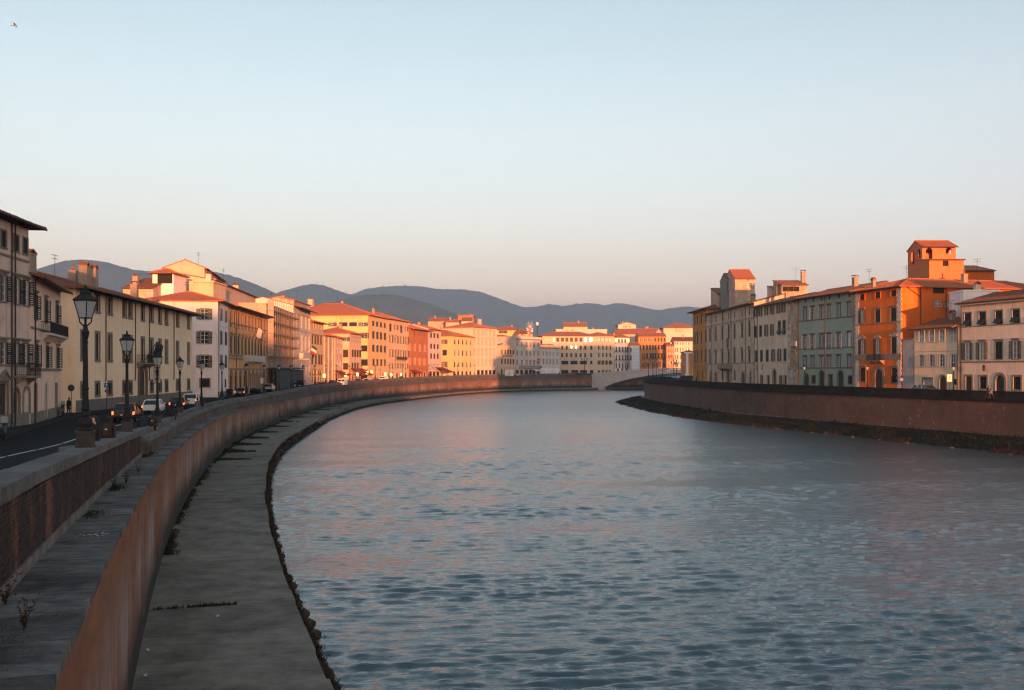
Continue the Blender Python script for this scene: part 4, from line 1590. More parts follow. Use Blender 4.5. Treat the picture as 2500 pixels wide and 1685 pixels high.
# flags over the portal
# white corner house
b = H('house', 'white corner house with green shutters just past the yellow palace', 'R2', at(531.7, 163.5), at(557.4, 174), (910, 512), 12, 'white')
b.row('shuto', 910, 582, 685, .85, [893, 935], swing=6)
b.row('shuto', 910, 785, 900, .85, [893, 935], swing=6)
b.row('shuto', 910, 1000, 1110, .85, [893, 935], swing=6)
b.row('surr', 932, 1225, 1285, .7, [932], grille=True)
tW = b.facehit(471)[0]
b.row('shuto', 743, 575, 672, 1.25, [743], face='A', swing=5, sill=True)
b.row('shuto', 743, 780, 892, 1.25, [743], face='A', swing=5, sill=True)
b.row('shuto', 743, 1000, 1110, 1.25, [743], face='A', swing=5)
b.row('surr', 748, 1215, 1285, 1.4, [748], face='A', grille=True)
z = b.uz(750, 725, 'A')[1]
b.band(z, .12, .06, M_['white'], face='A'); b.band(z, .12, .06, M_['white'])
b.finish('hip', 16, 1.0, TILE, .34, base=.9)
b.pipe(.35, .6); 
# rooftop loggia and gabled hall behind the white house
b = H('rooftop_loggia', 'white rooftop loggia with one wide opening and tiled roof, behind the long yellow palace', 'R2', at(372, 176), at(424, 176), (360, 245), 7, 'white', z0=16)
b.row('open', 380, 255, 345, 6.0 * 176 / 2430 * 6.0, [382]) if False else None
b.rowm('open', b.uz(380, 345)[1], b.uz(380, 252)[1], 2.7, [b.uz(382, 300)[0]])
b.finish('hip', 22, .6, TILE, .34)
cols = [x for x in (758, 776, 794, 812, 830, 848, 866, 886)]
b = H('house', 'gabled terracotta hall with tall pillared attic openings, rising behind the white corner house', 'R2', at(499, 192), at(549, 222), (830, 262), 7.5, 'rose', z0=6)
b.row('open', 830, 268, 368, 1.0, cols)
b.finish('gable', 22, .5, TILE, .4)
b = H('house', 'salmon rooftop block with small chimneys above the orange arcaded palace', 'R2', at(475, 183), at(521, 183), (740, 335), 8, 'salmon', z0=6)
b.row('bare', 857, 425, 455, .5, [])
b.finish('flat', 0, .3, M_['salmon'])
chimney(b.roof, 2.0, 2, b.H + .2, .9, 1.4, M_['ivory'], 'box'); 
b = H('house', 'long low rooftop storey with grey cornice, above the orange arcaded palace', 'R2', at(521, 188), at(624, 232), (1000, 385), 8, 'salmon', z0=6)
b.finish('shed', 10, .5, TILED, .4)
chimney(b.roof, b.W * .83, 3, b.H + .4, 1.1, 1.6, M_['salmon'], 'box'); chimney(b.roof, b.W * .3, 3, b.H + .4, 1.1, .9, M_['ivory'], 'box')

# orange palace with arcade
b = H('palace', 'orange palace with dark arched ground floor and grey window frames, beside the scaffolding', 'R2', LF(558), LF(649.6), (1145, 592), 16, 'orange')
pf = stone('frame_stone', (.27, .21, .16), 2, .2, .3)
ts, zb, zt = b.row('brown', 1145, 648, 765, 1.25, (983, 1287, 11), stone=pf, surr=.25, gmat=GLASS, shmat=SHUTB)
b.row('brown', 1145, 858, 998, 1.3, (983, 1287, 11), stone=pf, surr=.25, hood='round', hstone=pf)
b.row('archs', 1145, 1140, 1310, 1.9, (985, 1287, 9), stone=pf, surr=.3, gmat=GLASS)
for v in (738, 1010, 1035, 1125): b.bandv(v, 1145, .25, .14, pf)
u0, u1 = b.uz(1092, 1040)[0], b.uz(1248, 1040)[0]
b.finish('gable', 12, 1.6, TILED, .4)
b.pipe(b.uz(1030, 800)[0], 5); b.pipe(b.uz(1252, 800)[0], 5)
o = balcony(b.o, u0, u1, b.uz(1170, 1050)[1], 1.2, PALEST, solid=True)
mb = MB()
for i in range(9):
    u = u0 + .8 + (u1 - u0 - 1.6) * i / 8
    mb.lathe([(.18, 0), (.16, 3.6), (.24, 3.8)], 8, u, -1.0)
mb.build('column', pf, b.o)

# scaffolded house
b = H('house', 'rubble-walled house wrapped in scaffolding beside the orange palace', 'R3', LF(650.2), LF(716), (240, 545), 18, 'rubble', inset=.05)
b.row('rect', 200, 620, 690, 1.2, (90, 330, 6)); b.row('rect', 200, 730, 800, 1.2, (90, 330, 6)); b.row('rect', 200, 840, 910, 1.2, (90, 330, 6)); b.row('rect', 200, 980, 1060, 1.3, (90, 330, 6))
b.finish('flat', 0, .2, M_['rubble'])
SCAF = b
# palace with pilasters and flag
b = H('palace', 'pinkish stone palace with pilasters, white quoins and a flag, right of the scaffolding', 'R3', LF(716.2), LF(758), (440, 520), 16, 'pinkwhite')
b.row('surr', 470, 612, 745, 1.2, [395, 443, 490, 528], stone=PALEST, gmat=GLASSP)
b.row('surr', 470, 872, 1008, 1.3, [400, 445, 488, 527], stone=PALEST, hood='tri', hstone=PALEST)
b.row('archd', 450, 1150, 1330, 2.0, [450], stone=PALEST, surr=.5)
b.row('surr', 450, 1180, 1290, 1.3, [400, 493, 527], stone=PALEST)
for v in (775, 1060): b.bandv(v, 450, .3, .18, PALEST)
b.bandv(600, 450, .25, .2, PALEST)
b.finish('gable', 15, 1.9, TILED, .5)
b.quoins(b.W - .5, 1.3); b.quoins(.5, 1.3)
balcony(b.o, b.uz(415, 1050)[0], b.uz(512, 1050)[0], b.uz(460, 1072)[1], 1.1, PALEST, solid=True)
b2 = b
b = H('house', 'bare rubble gable wall standing above the scaffolding', 'R3', at(636, 262), at(717, 262), (180, 430), 22, 'rubble', z0=6)
b.row('surr', 250, 458, 510, 1.6, [250], stone=PALEST)
b.finish('gabley', 11, .5, TILE, .5)
b = H('house', 'narrow ochre house with rows of tall shutters between flag palace and low church wall', 'R3', LF(758.2), LF(789.6), (620, 675), 14, 'ochre')
b.row('surr', 627, 705, 752, -16, [590, 627, 662], stone=PALEST, gmat=GLASSP)
b.row('shutc', 620, 835, 925, -20, [566, 598, 628, 662], hood='flat', shmat=SHUTB)
b.row('shutc', 620, 1045, 1150, -24, [565, 605, 642, 670], shmat=SHUTB)
b.row('archn', 620, 1215, 1270, -22, [572, 605, 638, 665], gmat=GLASSP)
b.row('shop', 620, 1290, 1350, 1.6, [572, 605, 638, 665])
for v in (810, 1030, 1170): b.bandv(v, 620, .25, .12, M_['ochre'])
b.finish('hip', 15, 1.3, TILE, .5)
b = H('church', 'low pink rubble church wall with tall pilasters and a blind orange arch', 'R3', LF(789.8), LF(819), (760, 830), 16, 'rubble')
b.finish('gable', 18, .6, TILE, .5)
for u in (700, 745, 790, 815):
    t = b.uz(u, 1000)[0]
    mb = MB(); mb.box(max(.1, t - .5), min(b.W - .1, t + .5), -.3, .05, 0, b.H - .5); mb.build('pilaster', M_['rose'], b.o)
b.bandv(860, 760, .3, .2, PALEST)
b = H('house', 'narrow rose house with four small window rows beside the low church', 'R3', LF(819.2), LF(836), (865, 848), 14, 'rose')
b.row('greyc', 865, 866, 915, -13, (838, 892, 4), stone=PALEST); b.row('greyc', 865, 970, 1030, -13, (838, 892, 4), stone=PALEST)
b.row('greyc', 865, 1118, 1180, -13, (838, 892, 4), stone=PALEST); b.row('archn', 865, 1250, 1320, 1.3, (842, 890, 3))
b.finish('gable', 15, 1.2, TILE, .5)
b = H('house', 'salmon corner house with arched window heads and open shutters, before the big yellow block', 'R3', LF(852.5), LF(881.8), (1050, 805), 14, 'salmon')
b.row('pale', 1045, 848, 897, -20, (1015, 1100, 4), surr=.14)
b.row('brown', 1045, 992, 1066, -20, (1018, 1103, 4), hood='round', hstone=M_['rose'])
b.row('brown', 1045, 1137, 1216, -20, (1017, 1105, 4))
b.row('archn', 1045, 1262, 1325, 1.6, (1020, 1100, 3))
b.row('shuto', 950, 845, 890, 1.2, [948], face='A'); b.row('brown', 950, 990, 1070, 1.6, [940], face='A', hood='round', hstone=M_['rose']); b.row('brown', 950, 1140, 1210, 1.6, [940], face='A')
for v in (935, 1100): b.bandv(v, 1045, .25, .12, M_['ivory'])
b.finish('hip', 16, 1.0, TILE, .5)
# big yellow block
b = H('apartment_block', 'big yellow five-storey block with a broad red hipped roof, tallest on the left bank bend', 'R3', LF(898), LF(946.8), (1300, 612), 34, 'lemon')
b.row('brown', 1300, 676, 726, -22, [1250, 1294, 1337, 1380]); b.row('brown', 1300, 790, 865, -26, [1252, 1297, 1338, 1382], hood='flat', hstone=M_['ivory'])
b.row('brown', 1300, 940, 1010, -26, [1252, 1298, 1338, 1382], hood='flat', hstone=M_['ivory']); b.row('brown', 1300, 1096, 1165, -20, [1253, 1297, 1340, 1382])
b.row('archn', 1300, 1220, 1325, 1.5, [1296, 1338, 1380], stone=PALEST)
b.row('shuto', 1024, 680, 722, 1.5, [795], face='A'); b.row('shutc', 1024, 680, 722, 2.6, [918, 1024], face='A'); b.row('shuto', 1140, 680, 722, 1.7, [1140], face='A')
b.row('shuto', 1148, 795, 858, 1.7, [1148], face='A'); b.row('shutc', 1142, 940, 1005, 2.6, [1142], face='A'); b.row('shutc', 1142, 1097, 1165, 2.9, [1140], face='A')
b.row('archs', 1142, 1225, 1320, 2.4, [1145], face='A')
for v in (770, 915, 1210): b.bandv(v, 1300, .25, .1, M_['ivory'])
b.finish('hip', 19, 1.0, TILE, .6)
chimney(b.roof, 5, 22, b.H + 4.2, 1.6, 1.5, M_['rose'], 'box')
b = H('apartment_block', 'apricot block with brown shutters and a first floor balcony, right of the big yellow block', 'R3', LF(947), LF(997), (1530, 650), 18, 'apricot')
b.row('shutc', 1530, 710, 790, -22, [1443, 1565], shmat=SHUTB); b.row('shuto', 1530, 712, 765, -20, [1505, 1620], smat='b')
b.row('shuto', 1530, 832, 915, -20, [1448, 1508, 1570, 1626], smat='b'); b.row('shuto', 1530, 990, 1070, -20, [1450, 1512, 1572, 1626], smat='b', hood='flat', hstone=M_['ivory'])
b.row('shuto', 1530, 1140, 1196, -18, [1448, 1510, 1568, 1622], smat='b'); b.row('archd', 1530, 1235, 1322, -26, [1470, 1520, 1565, 1618], stone=PALEST)
for v in (1110, 1215): b.bandv(v, 1530, .25, .1, M_['ivory'])
b.finish('hip', 18, 1.2, TILE, .6)
balcony(b.o, b.uz(1490, 1090)[0], b.uz(1606, 1090)[0], b.uz(1540, 1097)[1], 1.0, SEREN)
b = H('palace', 'red brick medieval palace with slender paired windows and deep eaves', 'R4', LF(998), LF(1044.8), (230, 575), 16, 'brick')
for c, vv, kk in (([118, 183, 253, 320], (790, 885), 'archn'), ([116, 181, 248, 315], (980, 1072), 'archn')):
    for dx in (-9, 9):
        b.row(kk, 250, vv[0], vv[1], .75, [q + dx for q in c], stone=M_['rose'], gmat=GLASSP)
b.row('bare', 250, 620, 675, 1.4, [180, 245, 315], gmat=glassmat('brick_infill', (.40, .17, .08), .9, .1))
b.row('archd', 250, 1160, 1250, 2.6, [120, 175, 248, 318], surr=.3, stone=M_['rose'])
for v in (760, 950, 1115): b.bandv(v, 250, .3, .1, M_['brick'])
b.finish('gable', 16, 2.4, TILE, .6)
b = H('house', 'narrow pink four-storey house beside the red brick palace', 'R4', LF(1045), LF(1076.4), (450, 582), 14, 'palepink')
b.row('shutc', 450, 640, 700, -22, [405, 450, 497], shmat=SHUTB); b.row('shutc', 450, 787, 850, -22, [405, 450, 497], shmat=SHUTB); b.row('shutc', 450, 917, 985, -22, [405, 450, 497], shmat=SHUTB)
b.row('pale', 450, 1062, 1130, -22, [372, 408, 450, 498]); b.row('shop', 450, 1160, 1240, -36, [400, 450, 500])
for v in (1040, 1145): b.bandv(v, 450, .3, .14, M_['ivory'])
b.finish('gable', 16, 1.6, TILE, .6)
b = H('house', 'lemon yellow corner house with arched windows and a red awning at its foot', 'R4', LF(1105), LF(1154.8), (840, 680), 22, 'lemon')
b.row('archn', 840, 725, 792, -26, (727, 943, 5), stone=M_['ivory'], gmat=GLASSP, fmat=SHUT); b.row('archn', 840, 868, 946, -26, (727, 943, 5), stone=M_['ivory'], gmat=GLASSP, fmat=SHUT); b.row('archn', 840, 1027, 1102, -26, (727, 943, 5), stone=M_['ivory'], gmat=GLASSP, fmat=SHUT)
b.row('archd', 840, 1150, 1235, -30, (722, 943, 5), stone=PALEST)
b.row('shuto', 592, 722, 784, 1.6, [592], face='A'); b.row('shutc', 592, 866, 940, 2.2, [592], face='A'); b.row('shuto', 592, 1026, 1100, 1.6, [592], face='A')
b.bandv(1120, 840, .25, .12, M_['ivory'])
b.finish('hip', 17, .8, TILE, .6)
b = H('palace', 'tall ivory palace with rows of pale closed shutters above lit shop fronts', 'R4', LF(1155.2), LF(1212.8), (1160, 562), 18, 'ivory')
fr = M_['salmon']
for v0, v1 in ((590, 668), (702, 802), (846, 950), (985, 1085)):
    b.row('pale', 1160, v0, v1, -26, (998, 1268, 6), stone=fr, surr=.3)
b.row('shop', 1160, 1142, 1225, -38, (998, 1268, 6))
for v, hh in ((575, .5), (690, .25), (835, .3), (1112, .5), (1132, .3)): b.bandv(v, 1160, hh, .25, M_['ivory'])
b.finish('hip', 16, 1.0, TILE, .6)
chimney(b.roof, 14, 6, b.H + 2, 1.3, 2.4, M_['salmon'], 'box')
b = H('house', 'small salmon house with dark lettering band and roof terrace, between ivory and grey palaces', 'R4', LF(1213.2), LF(1258.4), (1450, 815), 14, 'salmon')
b.row('shutc', 1450, 866, 925, -15, [1373, 1418, 1456, 1492, 1530], shmat=SHUTB); b.row('shutc', 1450, 991, 1056, -16, [1373, 1418, 1456, 1492, 1530], shmat=SHUTB)
b.row('archd', 1450, 1132, 1218, -20, [1370, 1415, 1452, 1490, 1527])
b.bandv(1090, 1450, .4, .3, M_['ivory'])
b.finish('flat', 0, .5, M_['ivory'])
# raised letters of the name band (illegible in the photograph: a row of dark strokes)
z = b.uz(1450, 945)[1]
t0, t1 = b.uz(1380, 945)[0], b.uz(1520, 945)[0]
mb = MB()
k = 0
x = t0
while x < t1:
    w = .55 + .25 * ((k * 7) % 3) / 2
    mb.box(x, x + .14, -.12, -.02, z - .45, z + .45)
    if k % 3 != 1: mb.box(x + .16, x + w, -.12, -.02, z + .28, z + .43)
    if k % 2: mb.box(x + .16, x + w, -.12, -.02, z - .08, z + .06)
    if k % 4 != 2: mb.box(x + .16, x + w, -.12, -.02, z - .44, z - .3)
    x += w + .35; k += 1
mb.build('lettering', plain('letter_dark', (.05, .02, .02), .6), b.o)
b = H('house', 'yellow house with hipped red roof set back behind the small salmon house', 'R4', at(1213, 512), at(1259, 516), (1400, 700), 20, 'lemon', z0=8)
b.row('bare', 1373, 752, 775, 1.6, [1373]); b.finish('hip', 17, 1, TILE, .7)
b = H('house', 'pale yellow upper house with brown eaves behind the ivory palace', 'R4', at(1208, 560), at(1272, 560), (1450, 585), 18, 'lemon', z0=8)
b.row('bare', 1390, 600, 640, 2.4, [1360, 1420]); b.finish('hip', 15, 1.5, TILE, .7)
b = H('house', 'rose attic with round top gable behind the grey palace', 'R4', at(1266, 545), at(1300, 545), (1650, 640), 14, 'rose', z0=8)
b.row('bare', 1700, 645, 660, 1.0, []); b.finish('gable', 16, .8, TILE, .7)
b = H('palace', 'grey beige palace with cornice, flag and long first floor balcony', 'R4', LF(1258.8), LF(1319.8), (1710, 690), 18, 'greybeige')
gs = M_['greywhite']
b.row('greyc', 1710, 757, 822, -24, [1583, 1645, 1712, 1763, 1813, 1872], stone=gs); b.row('greyc', 1710, 872, 947, -26, [1583, 1645, 1712, 1763, 1813, 1872], stone=gs, hood='flat', hstone=gs)
b.row('greyc', 1710, 997, 1078, -28, [1583, 1645, 1712, 1763, 1813, 1872], stone=gs, hood='flat', hstone=gs)
b.row('shop', 1710, 1140, 1222, -40, [1583, 1645, 1712, 1763, 1813, 1872])
b.bandv(705, 1710, .8, .9, gs); b.bandv(720, 1710, .5, .5, SEREN)
b.finish('flat', 0, .35, M_['greybeige'])
balcony(b.o, b.uz(1600, 1100)[0], b.W - .3, b.uz(1710, 1108)[1], 1.3, gs)
b = H('house', 'small grey white house with dark cornice and white ground floor, before the beige block', 'R5', LF(1320.4), LF(1366), (250, 640), 10, 'greywhite')
b.row('greyc', 250, 687, 750, -20, [155, 203, 250, 298, 352], stone=gs); b.row('greyc', 250, 792, 872, -24, [155, 203, 250, 298, 352], stone=gs, hood='flat', hstone=gs)
b.row('archd', 250, 960, 1022, -28, [155, 205, 250, 298, 352])
b.band(0, b.uz(250, 928)[1], .06, M_['chalk'], 'plinth')
b.finish('flat', 0, .9, SEREN)
b = H('house', 'low house with red roof behind the small grey white house', 'R5', at(1300, 548), at(1350, 548), (180, 588), 10, 'beige', z0=8)
b.finish('shed', 12, .5, TILE, .7)

# ================================================================== head of the bridge, facing the camera
b = H('apartment_block', 'wide beige six-storey block with flat red roof facing down the river', 'R5', at(1324, 548), at(1453, 550), (600, 462), 16, 'beige', group=G3, far=True)
c9 = [422, 487, 552, 619, 684, 750, 835]
fg = PALEST
b.row('pale', 600, 492, 550, -44, [360, 425, 487, 553, 620, 687], smat='b', surr=.2, stone=M_['ivory'], shmat=SHUTB); b.row('bare', 752, 492, 550, -30, [752, 305]); b.row('surr', 835, 495, 545, -30, [833], stone=fg)
b.row('bare', 215, 510, 535, -22, [215])
b.row('brown', 600, 607, 662, -28, c9[:2] + c9[4:], stone=fg); b.row('surr', 600, 607, 662, -30, [552, 619], stone=fg, gmat=GLASSP)
b.row('brown', 600, 712, 770, -28, c9, stone=fg)
b.row('surr', 600, 820, 872, -100, [460, 590, 722], stone=fg, surr=.3); b.row('surr', 835, 820, 870, -32, [835], stone=fg)
b.row('shop', 600, 952, 1000, -104, [460, 600, 725]); b.row('shop', 600, 952, 1000, -50, [840])
for v in (800, 912): b.bandv(v, 600, .4, .2, M_['beige'])
b.finish('hip', 16, 1.2, TILE, .8)
b = H('apartment_block', 'right wing of the beige block with closed pale attic panels', 'R5', at(1453.2, 550), at(1500, 556), (1030, 462), 16, 'beige', group=G3, far=True)
b.row('pale', 1030, 487, 550, -44, [942, 997, 1050, 1102], smat='p', surr=.2); b.row('brown', 1030, 607, 660, -14, [942, 1000, 1053, 1105]); b.row('brown', 1030, 712, 766, -15, [942, 1000, 1053, 1105])
b.row('surr', 1030, 820, 872, -34, [945, 998, 1050, 1105]); b.row('shop', 1030, 955, 995, -34, [945, 1000, 1050, 1102])
b.bandv(905, 1030, .4, .2, M_['beige'])
b.finish('hip', 16, 1.2, TILE, .8)
b = H('house', 'ivory penthouse with red roof standing on the beige block', 'R5', at(1376, 570), at(1434, 570), (600, 330), 14, 'ivory', z0=24, group=G3, far=True)
b.finish('gable', 18, .9, TILE, .8)
b = H('house', 'long white roof terrace wall behind the beige block roof', 'R5', at(1357, 566), at(1482, 568), (700, 378), 12, 'ivory', z0=22, group=G3, far=True)
b.finish('flat', 0, .2, M_['ivory'])
b = H('house', 'white house with four open gallery floors beside the beige block', 'R5', at(1500.5, 556), at(1537, 560), (1280, 490), 14, 'chalk', group=G3, far=True)
b.row('archs', 1270, 512, 560, -17, [1227, 1272, 1316])
for v0, v1 in ((625, 692), (742, 812), (855, 925)):
    b.row('brown', 1270, v0, v1, -13, [1190, 1235, 1280, 1323, 1352])
for v in (585, 700, 820):
    z = b.uz(1280, v)[1]
    balcony(b.o, .3, b.W - .3, z, 1.2, M_['chalk'], brackets=False)
b.row('shop', 1270, 930, 975, -30, [1215, 1275, 1335])
b.finish('gable', 14, .5, TILE, .8)
b = H('house', 'narrow grey house partly hidden by a white building sheet', 'R5', at(1537.4, 556), at(1561.5, 556), (1450, 598), 12, 'greywhite', group=G3, far=True)
b.row('brown', 1400, 640, 690, -16, [1397]); b.row('brown', 1400, 750, 810, -16, [1397])
b.finish('gable', 15, .6, TILE, .8)
GREYH = b
b = H('house', 'rust orange house with dark shutters and balconies at the bridge head', 'R5', at(1557.5, 566), at(1626.4, 566), (1700, 468), 14, 'rust', group=G3, far=True)
b.row('shuto', 1580, 497, 545, -16, [1523, 1580, 1637, 1700], fmat=WHITEW); b.row('shutc', 1700, 497, 545, -22, [1745, 1790, 1832, 1878], shmat=SHUT)
b.row('shutc', 1700, 597, 660, -24, [1528, 1578, 1628, 1670, 1710, 1747, 1793, 1833, 1875], stone=SEREN); b.row('shutc', 1700, 712, 790, -22, [1628, 1680, 1712, 1747, 1793, 1835, 1880], stone=SEREN); b.row('shuto', 1580, 712, 790, -16, [1580])
b.row('shuto', 1700, 850, 912, -18, [1580, 1640, 1720, 1790, 1835, 1880])
for v in (568, 680): b.bandv(v, 1700, .2, .1)
b.finish('gable', 15, 1.0, TILE, .8)
for u0, u1 in ((1562, 1612), (1655, 1770), (1822, 1880)):
    balcony(b.o, b.uz(u0, 800)[0], b.uz(u1, 800)[0], b.uz(1700, 800)[1], 1.1, SEREN)
b = H('house', 'small red orange house with a flowery balcony, right of the rust orange house', 'R5', at(1626.6, 560), at(1645.6, 560), (1950, 600), 12, 'redorange', group=G3, far=True)
for v0, v1 in ((622, 660), (700, 755), (820, 880)): b.row('greyc', 1950, v0, v1, -20, [1918, 1950, 1988])
b.finish('gable', 15, .9, TILE, .8)
balcony(b.o, 1.2, b.W - 1, b.uz(1950, 765)[1], 1.0, SEREN)
b = H('house', 'cream house with green shutters at the right end of the bridge', 'R5', at(1645.8, 562), at(1705, 562), (2080, 535), 14, 'cream', group=G3, far=True)
for v0, v1 in ((557, 588), (637, 695), (737, 800), (848, 910)): b.row('shuto', 2080, v0, v1, -20, [2045, 2120, 1965, 2200])
b.finish('gable', 17, 1.0, TILED, .8)
b = H('house', 'big cream house with two red roofs rising behind the cream green-shuttered house', 'R5', at(1620, 640), at(1700, 640), (2050, 345), 20, 'ivory', z0=8, group=G3, far=True)
b.row('surr', 2050, 355, 410, -18, [2045, 2100, 2140]); b.finish('hip', 17, 1.2, TILE, .9)
b = H('house', 'ivory upper house with triple window and red gable roof behind the bridge head houses', 'R5', at(1509, 640), at(1553, 640), (1340, 310), 16, 'ivory', z0=8, group=G3, far=True)
b.row('bare', 1315, 325, 350, -11, [1297, 1316, 1335]); b.row('bare', 1385, 325, 345, -14, [1385]); b.finish('gabley', 16, .8, TILE, .9)
b = H('house', 'long tiled roof house with pale gable wall behind the white gallery house', 'R5', at(1497, 610), at(1600, 600), (1420, 435), 18, 'beige', z0=8, group=G3, far=True)
b.row('bare', 1318, 425, 445, -16, [1318]); b.finish('gable', 20, .8, TILE, .9)
b = H('house', 'ivory house with low red roof and dark attic openings behind the rust orange house', 'R5', at(1576, 620), at(1610, 620), (1700, 395), 14, 'ivory', z0=8, group=G3, far=True)
b.row('bare', 1740, 408, 440, -18, [1690, 1735, 1770]); b.finish('gable', 14, .8, TILE, .9)
# rooftops behind the left bank row
for k, (x0, x1, D, vr, mat, rt, lab, cr, rz) in enumerate([
    (1045, 1098, 520, 470, 'rubble', 'gable', 'rubble gable attic behind the red brick palace', 'R4', 14),
    (1088, 1134, 512, 482, 'rose', 'hip', 'rose rooftop house with red hipped roof behind the lemon corner house', 'R4', 18),
    (1118, 1156, 540, 395, 'brick', 'flat', 'flat brick tower top, highest behind the lemon corner house', 'R4', 0),
    (1078, 1132, 500, 600, 'lemon', 'flat', 'yellow roof terrace wall above the lemon corner house', 'R4', 0),
    (1126, 1152, 506, 470, 'ivory', 'shed', 'sunlit ivory attic wall between the rooftop houses', 'R4', 10),
]):
    b = H('house', lab, cr, at(x0, D), at(x1, D), ((x0 + x1) / 2 * 5.6 - 980 * 5.6, vr), 14, mat, z0=8, far=True)
    b.finish(rt, rz or 10, .6, TILE if rt != 'flat' else M_[mat], .7)
b = H('house', 'low house with dark tiled roof behind the white rooftop loggia', 'R2', at(300, 172), at(374, 172), (200, 385), 10, 'rubble', z0=6)
b.finish('shed', 14, .5, TILED, .4)
chimney(b.roof, 1.5, 2, b.H + .5, .9, 1.6, None, 'box')

# ================================================================== right bank, from far to near
b = H('house', 'dark ochre house at the far right bend with deep black eaves', 'R6', RF(1691), RF(1725), (220, 592), 12, 'ochrebrown', group=G2)
b.row('shutc', 230, 648, 738, 1.1, [160, 188, 230, 275]); b.row('shutc', 230, 822, 948, 1.15, [160, 188, 230, 275]); b.row('shutc', 230, 1020, 1150, 1.15, [160, 188, 230, 275])
b.row('archd', 230, 1238, 1345, 1.5, [190, 240, 278], stone=M_['ochrebrown'])
for v in (770, 980, 1190): b.bandv(v, 230, .15, .1, M_['ochrebrown'])
b.finish('hip', 16, 1.3, TILED, .4)
b = H('palace', 'old beige palace with pedimented first floor windows and stone balcony', 'R6', RF(1725.3), RF(1841), (545, 575), 13, 'oldbeige', group=G2)
c7 = [320, 382, 452, 520, 582, 662, 740]
os_ = stone('old_stone', (.27, .225, .18), 2, .3, .4)
b.row('surr', 545, 620, 690, 1.05, c7, stone=PALEST, surr=.25); b.row('surr', 545, 762, 900, 1.15, c7, stone=os_, surr=.22, hood='flat', hstone=os_)
b.row('surr', 545, 1035, 1157, 1.2, c7[::2], stone=os_, surr=.22, hood='round', hstone=os_); b.row('surr', 545, 1035, 1157, 1.2, c7[1::2], stone=os_, surr=.22, hood='tri', hstone=os_)
b.row('archd', 545, 1262, 1372, 1.7, [382], stone=os_); b.row('door', 510, 1215, 1372, 2.3, [512], surr=.5, stone=os_); b.row('archd', 675, 1265, 1378, 2.6, [672], stone=os_, surr=.4)
b.row('surr', 585, 1242, 1335, .9, [585, 452], stone=os_); b.row('surr', 750, 1250, 1290, .8, [325, 750], stone=os_); b.row('surr', 750, 1310, 1375, 1.0, [325, 750], stone=os_)
for v in (725, 1165): b.bandv(v, 545, .2, .12, os_)
b.finish('gable', 15, 1.1, TILED, .4)
balcony(b.o, b.uz(447, 1180)[0], b.uz(556, 1180)[0], b.uz(500, 1212)[1], 1.2, os_, solid=True)
for u in (343, 460, 548, 700): b.pipe(b.uz(u, 800)[0])
o = empty('coat_of_arms', (0, 0, 0), 0, b.o); t, z = b.uz(512, 960)
o.location = (t, -.15, z)
mb = MB(); mb.prism([(-.7, .9), (-.8, .2), (0, -1.0), (.8, .2), (.7, .9)], 'y', -.18, .12); mb.lathe([(.25, .9), (.4, 1.1), (.1, 1.5)], 8); mb.build('shield', SEREN, o)
Q2 = b
b = H('house', 'peach house with black shutters and a pointed arch door, left of the ruined tower', 'R6', RF(1841.3), RF(1922.8), (980, 530), 12, 'oldpeach', group=G2)
b.row('shuto', 980, 555, 640, .95, [805, 860, 925, 985, 1055, 1108], surr=.1, swing=15); b.row('shutc', 980, 748, 868, 1.25, [805, 860]); b.row('shuto', 980, 748, 868, .95, [923, 985], surr=.1, swing=15); b.row('awn', 980, 730, 862, 1.35, [1058, 1110])
b.row('shutc', 980, 1020, 1140, 1.3, [815, 868, 930, 1118]); b.row('shuto', 980, 1018, 1142, .95, [995, 1062], surr=.1)
b.row('door', 980, 1298, 1385, 1.3, [870, 940, 1073, 1120]); b.row('archd', 1005, 1232, 1388, 1.7, [1005], surr=.3, stone=os_); b.row('bare', 870, 1175, 1235, .6, [815, 873])
b.bandv(1160, 980, .12, .08, M_['oldpeach'])
b.finish('gable', 15, 1.0, TILED, .4)
b.pipe(b.uz(828, 900)[0]); b.pipe(b.uz(795, 900)[0])
b = H('tower_house', 'ruined stone tower house with a tall blind arch beside the green house', 'R6', RF(1923.2), RF(1947.6), (1200, 495), 12, 'ruin', group=G2)
b.row('archs', 1208, 1035, 1385, 2.3, [1206], surr=.35, stone=stone('tower_stone', (.30, .245, .19), 1.2, .4, .5), gmat=M_['ruin'], fmat=M_['ruin'])
b.finish('gable', 15, .9, TILED, .4)
TS = stone('tower_block', (.38, .33, .28), 1.2, .35, .5, per=.25)
rr2 = random.Random(11)
z = 0
while z < b.H - .5:
    hh = rr2.uniform(.45, .75)
    mb = MB(); w1 = rr2.uniform(.9, 1.25)
    mb.box(.04, w1, -.06 - rr2.uniform(0, .05), .04, z + .02, z + hh - .02); mb.build('stone', TS, b.o)
    z += hh
z = 0
while z < 3.2:
    hh = rr2.uniform(.4, .6)
    for x0 in (1.3, 2.5):
        mb = MB(); mb.box(x0 + rr2.uniform(0, .08), x0 + 1.1, -.10 - rr2.uniform(0, .06), .04, z + .02, z + hh - .02); mb.build('stone', TS, b.o)
    z += hh
mb = MB(); mb.box(1.3, b.W - .1, -.35, .05, b.uz(1210, 985)[1], b.uz(1210, 930)[1]); mb.build('corbel', TS, b.o)
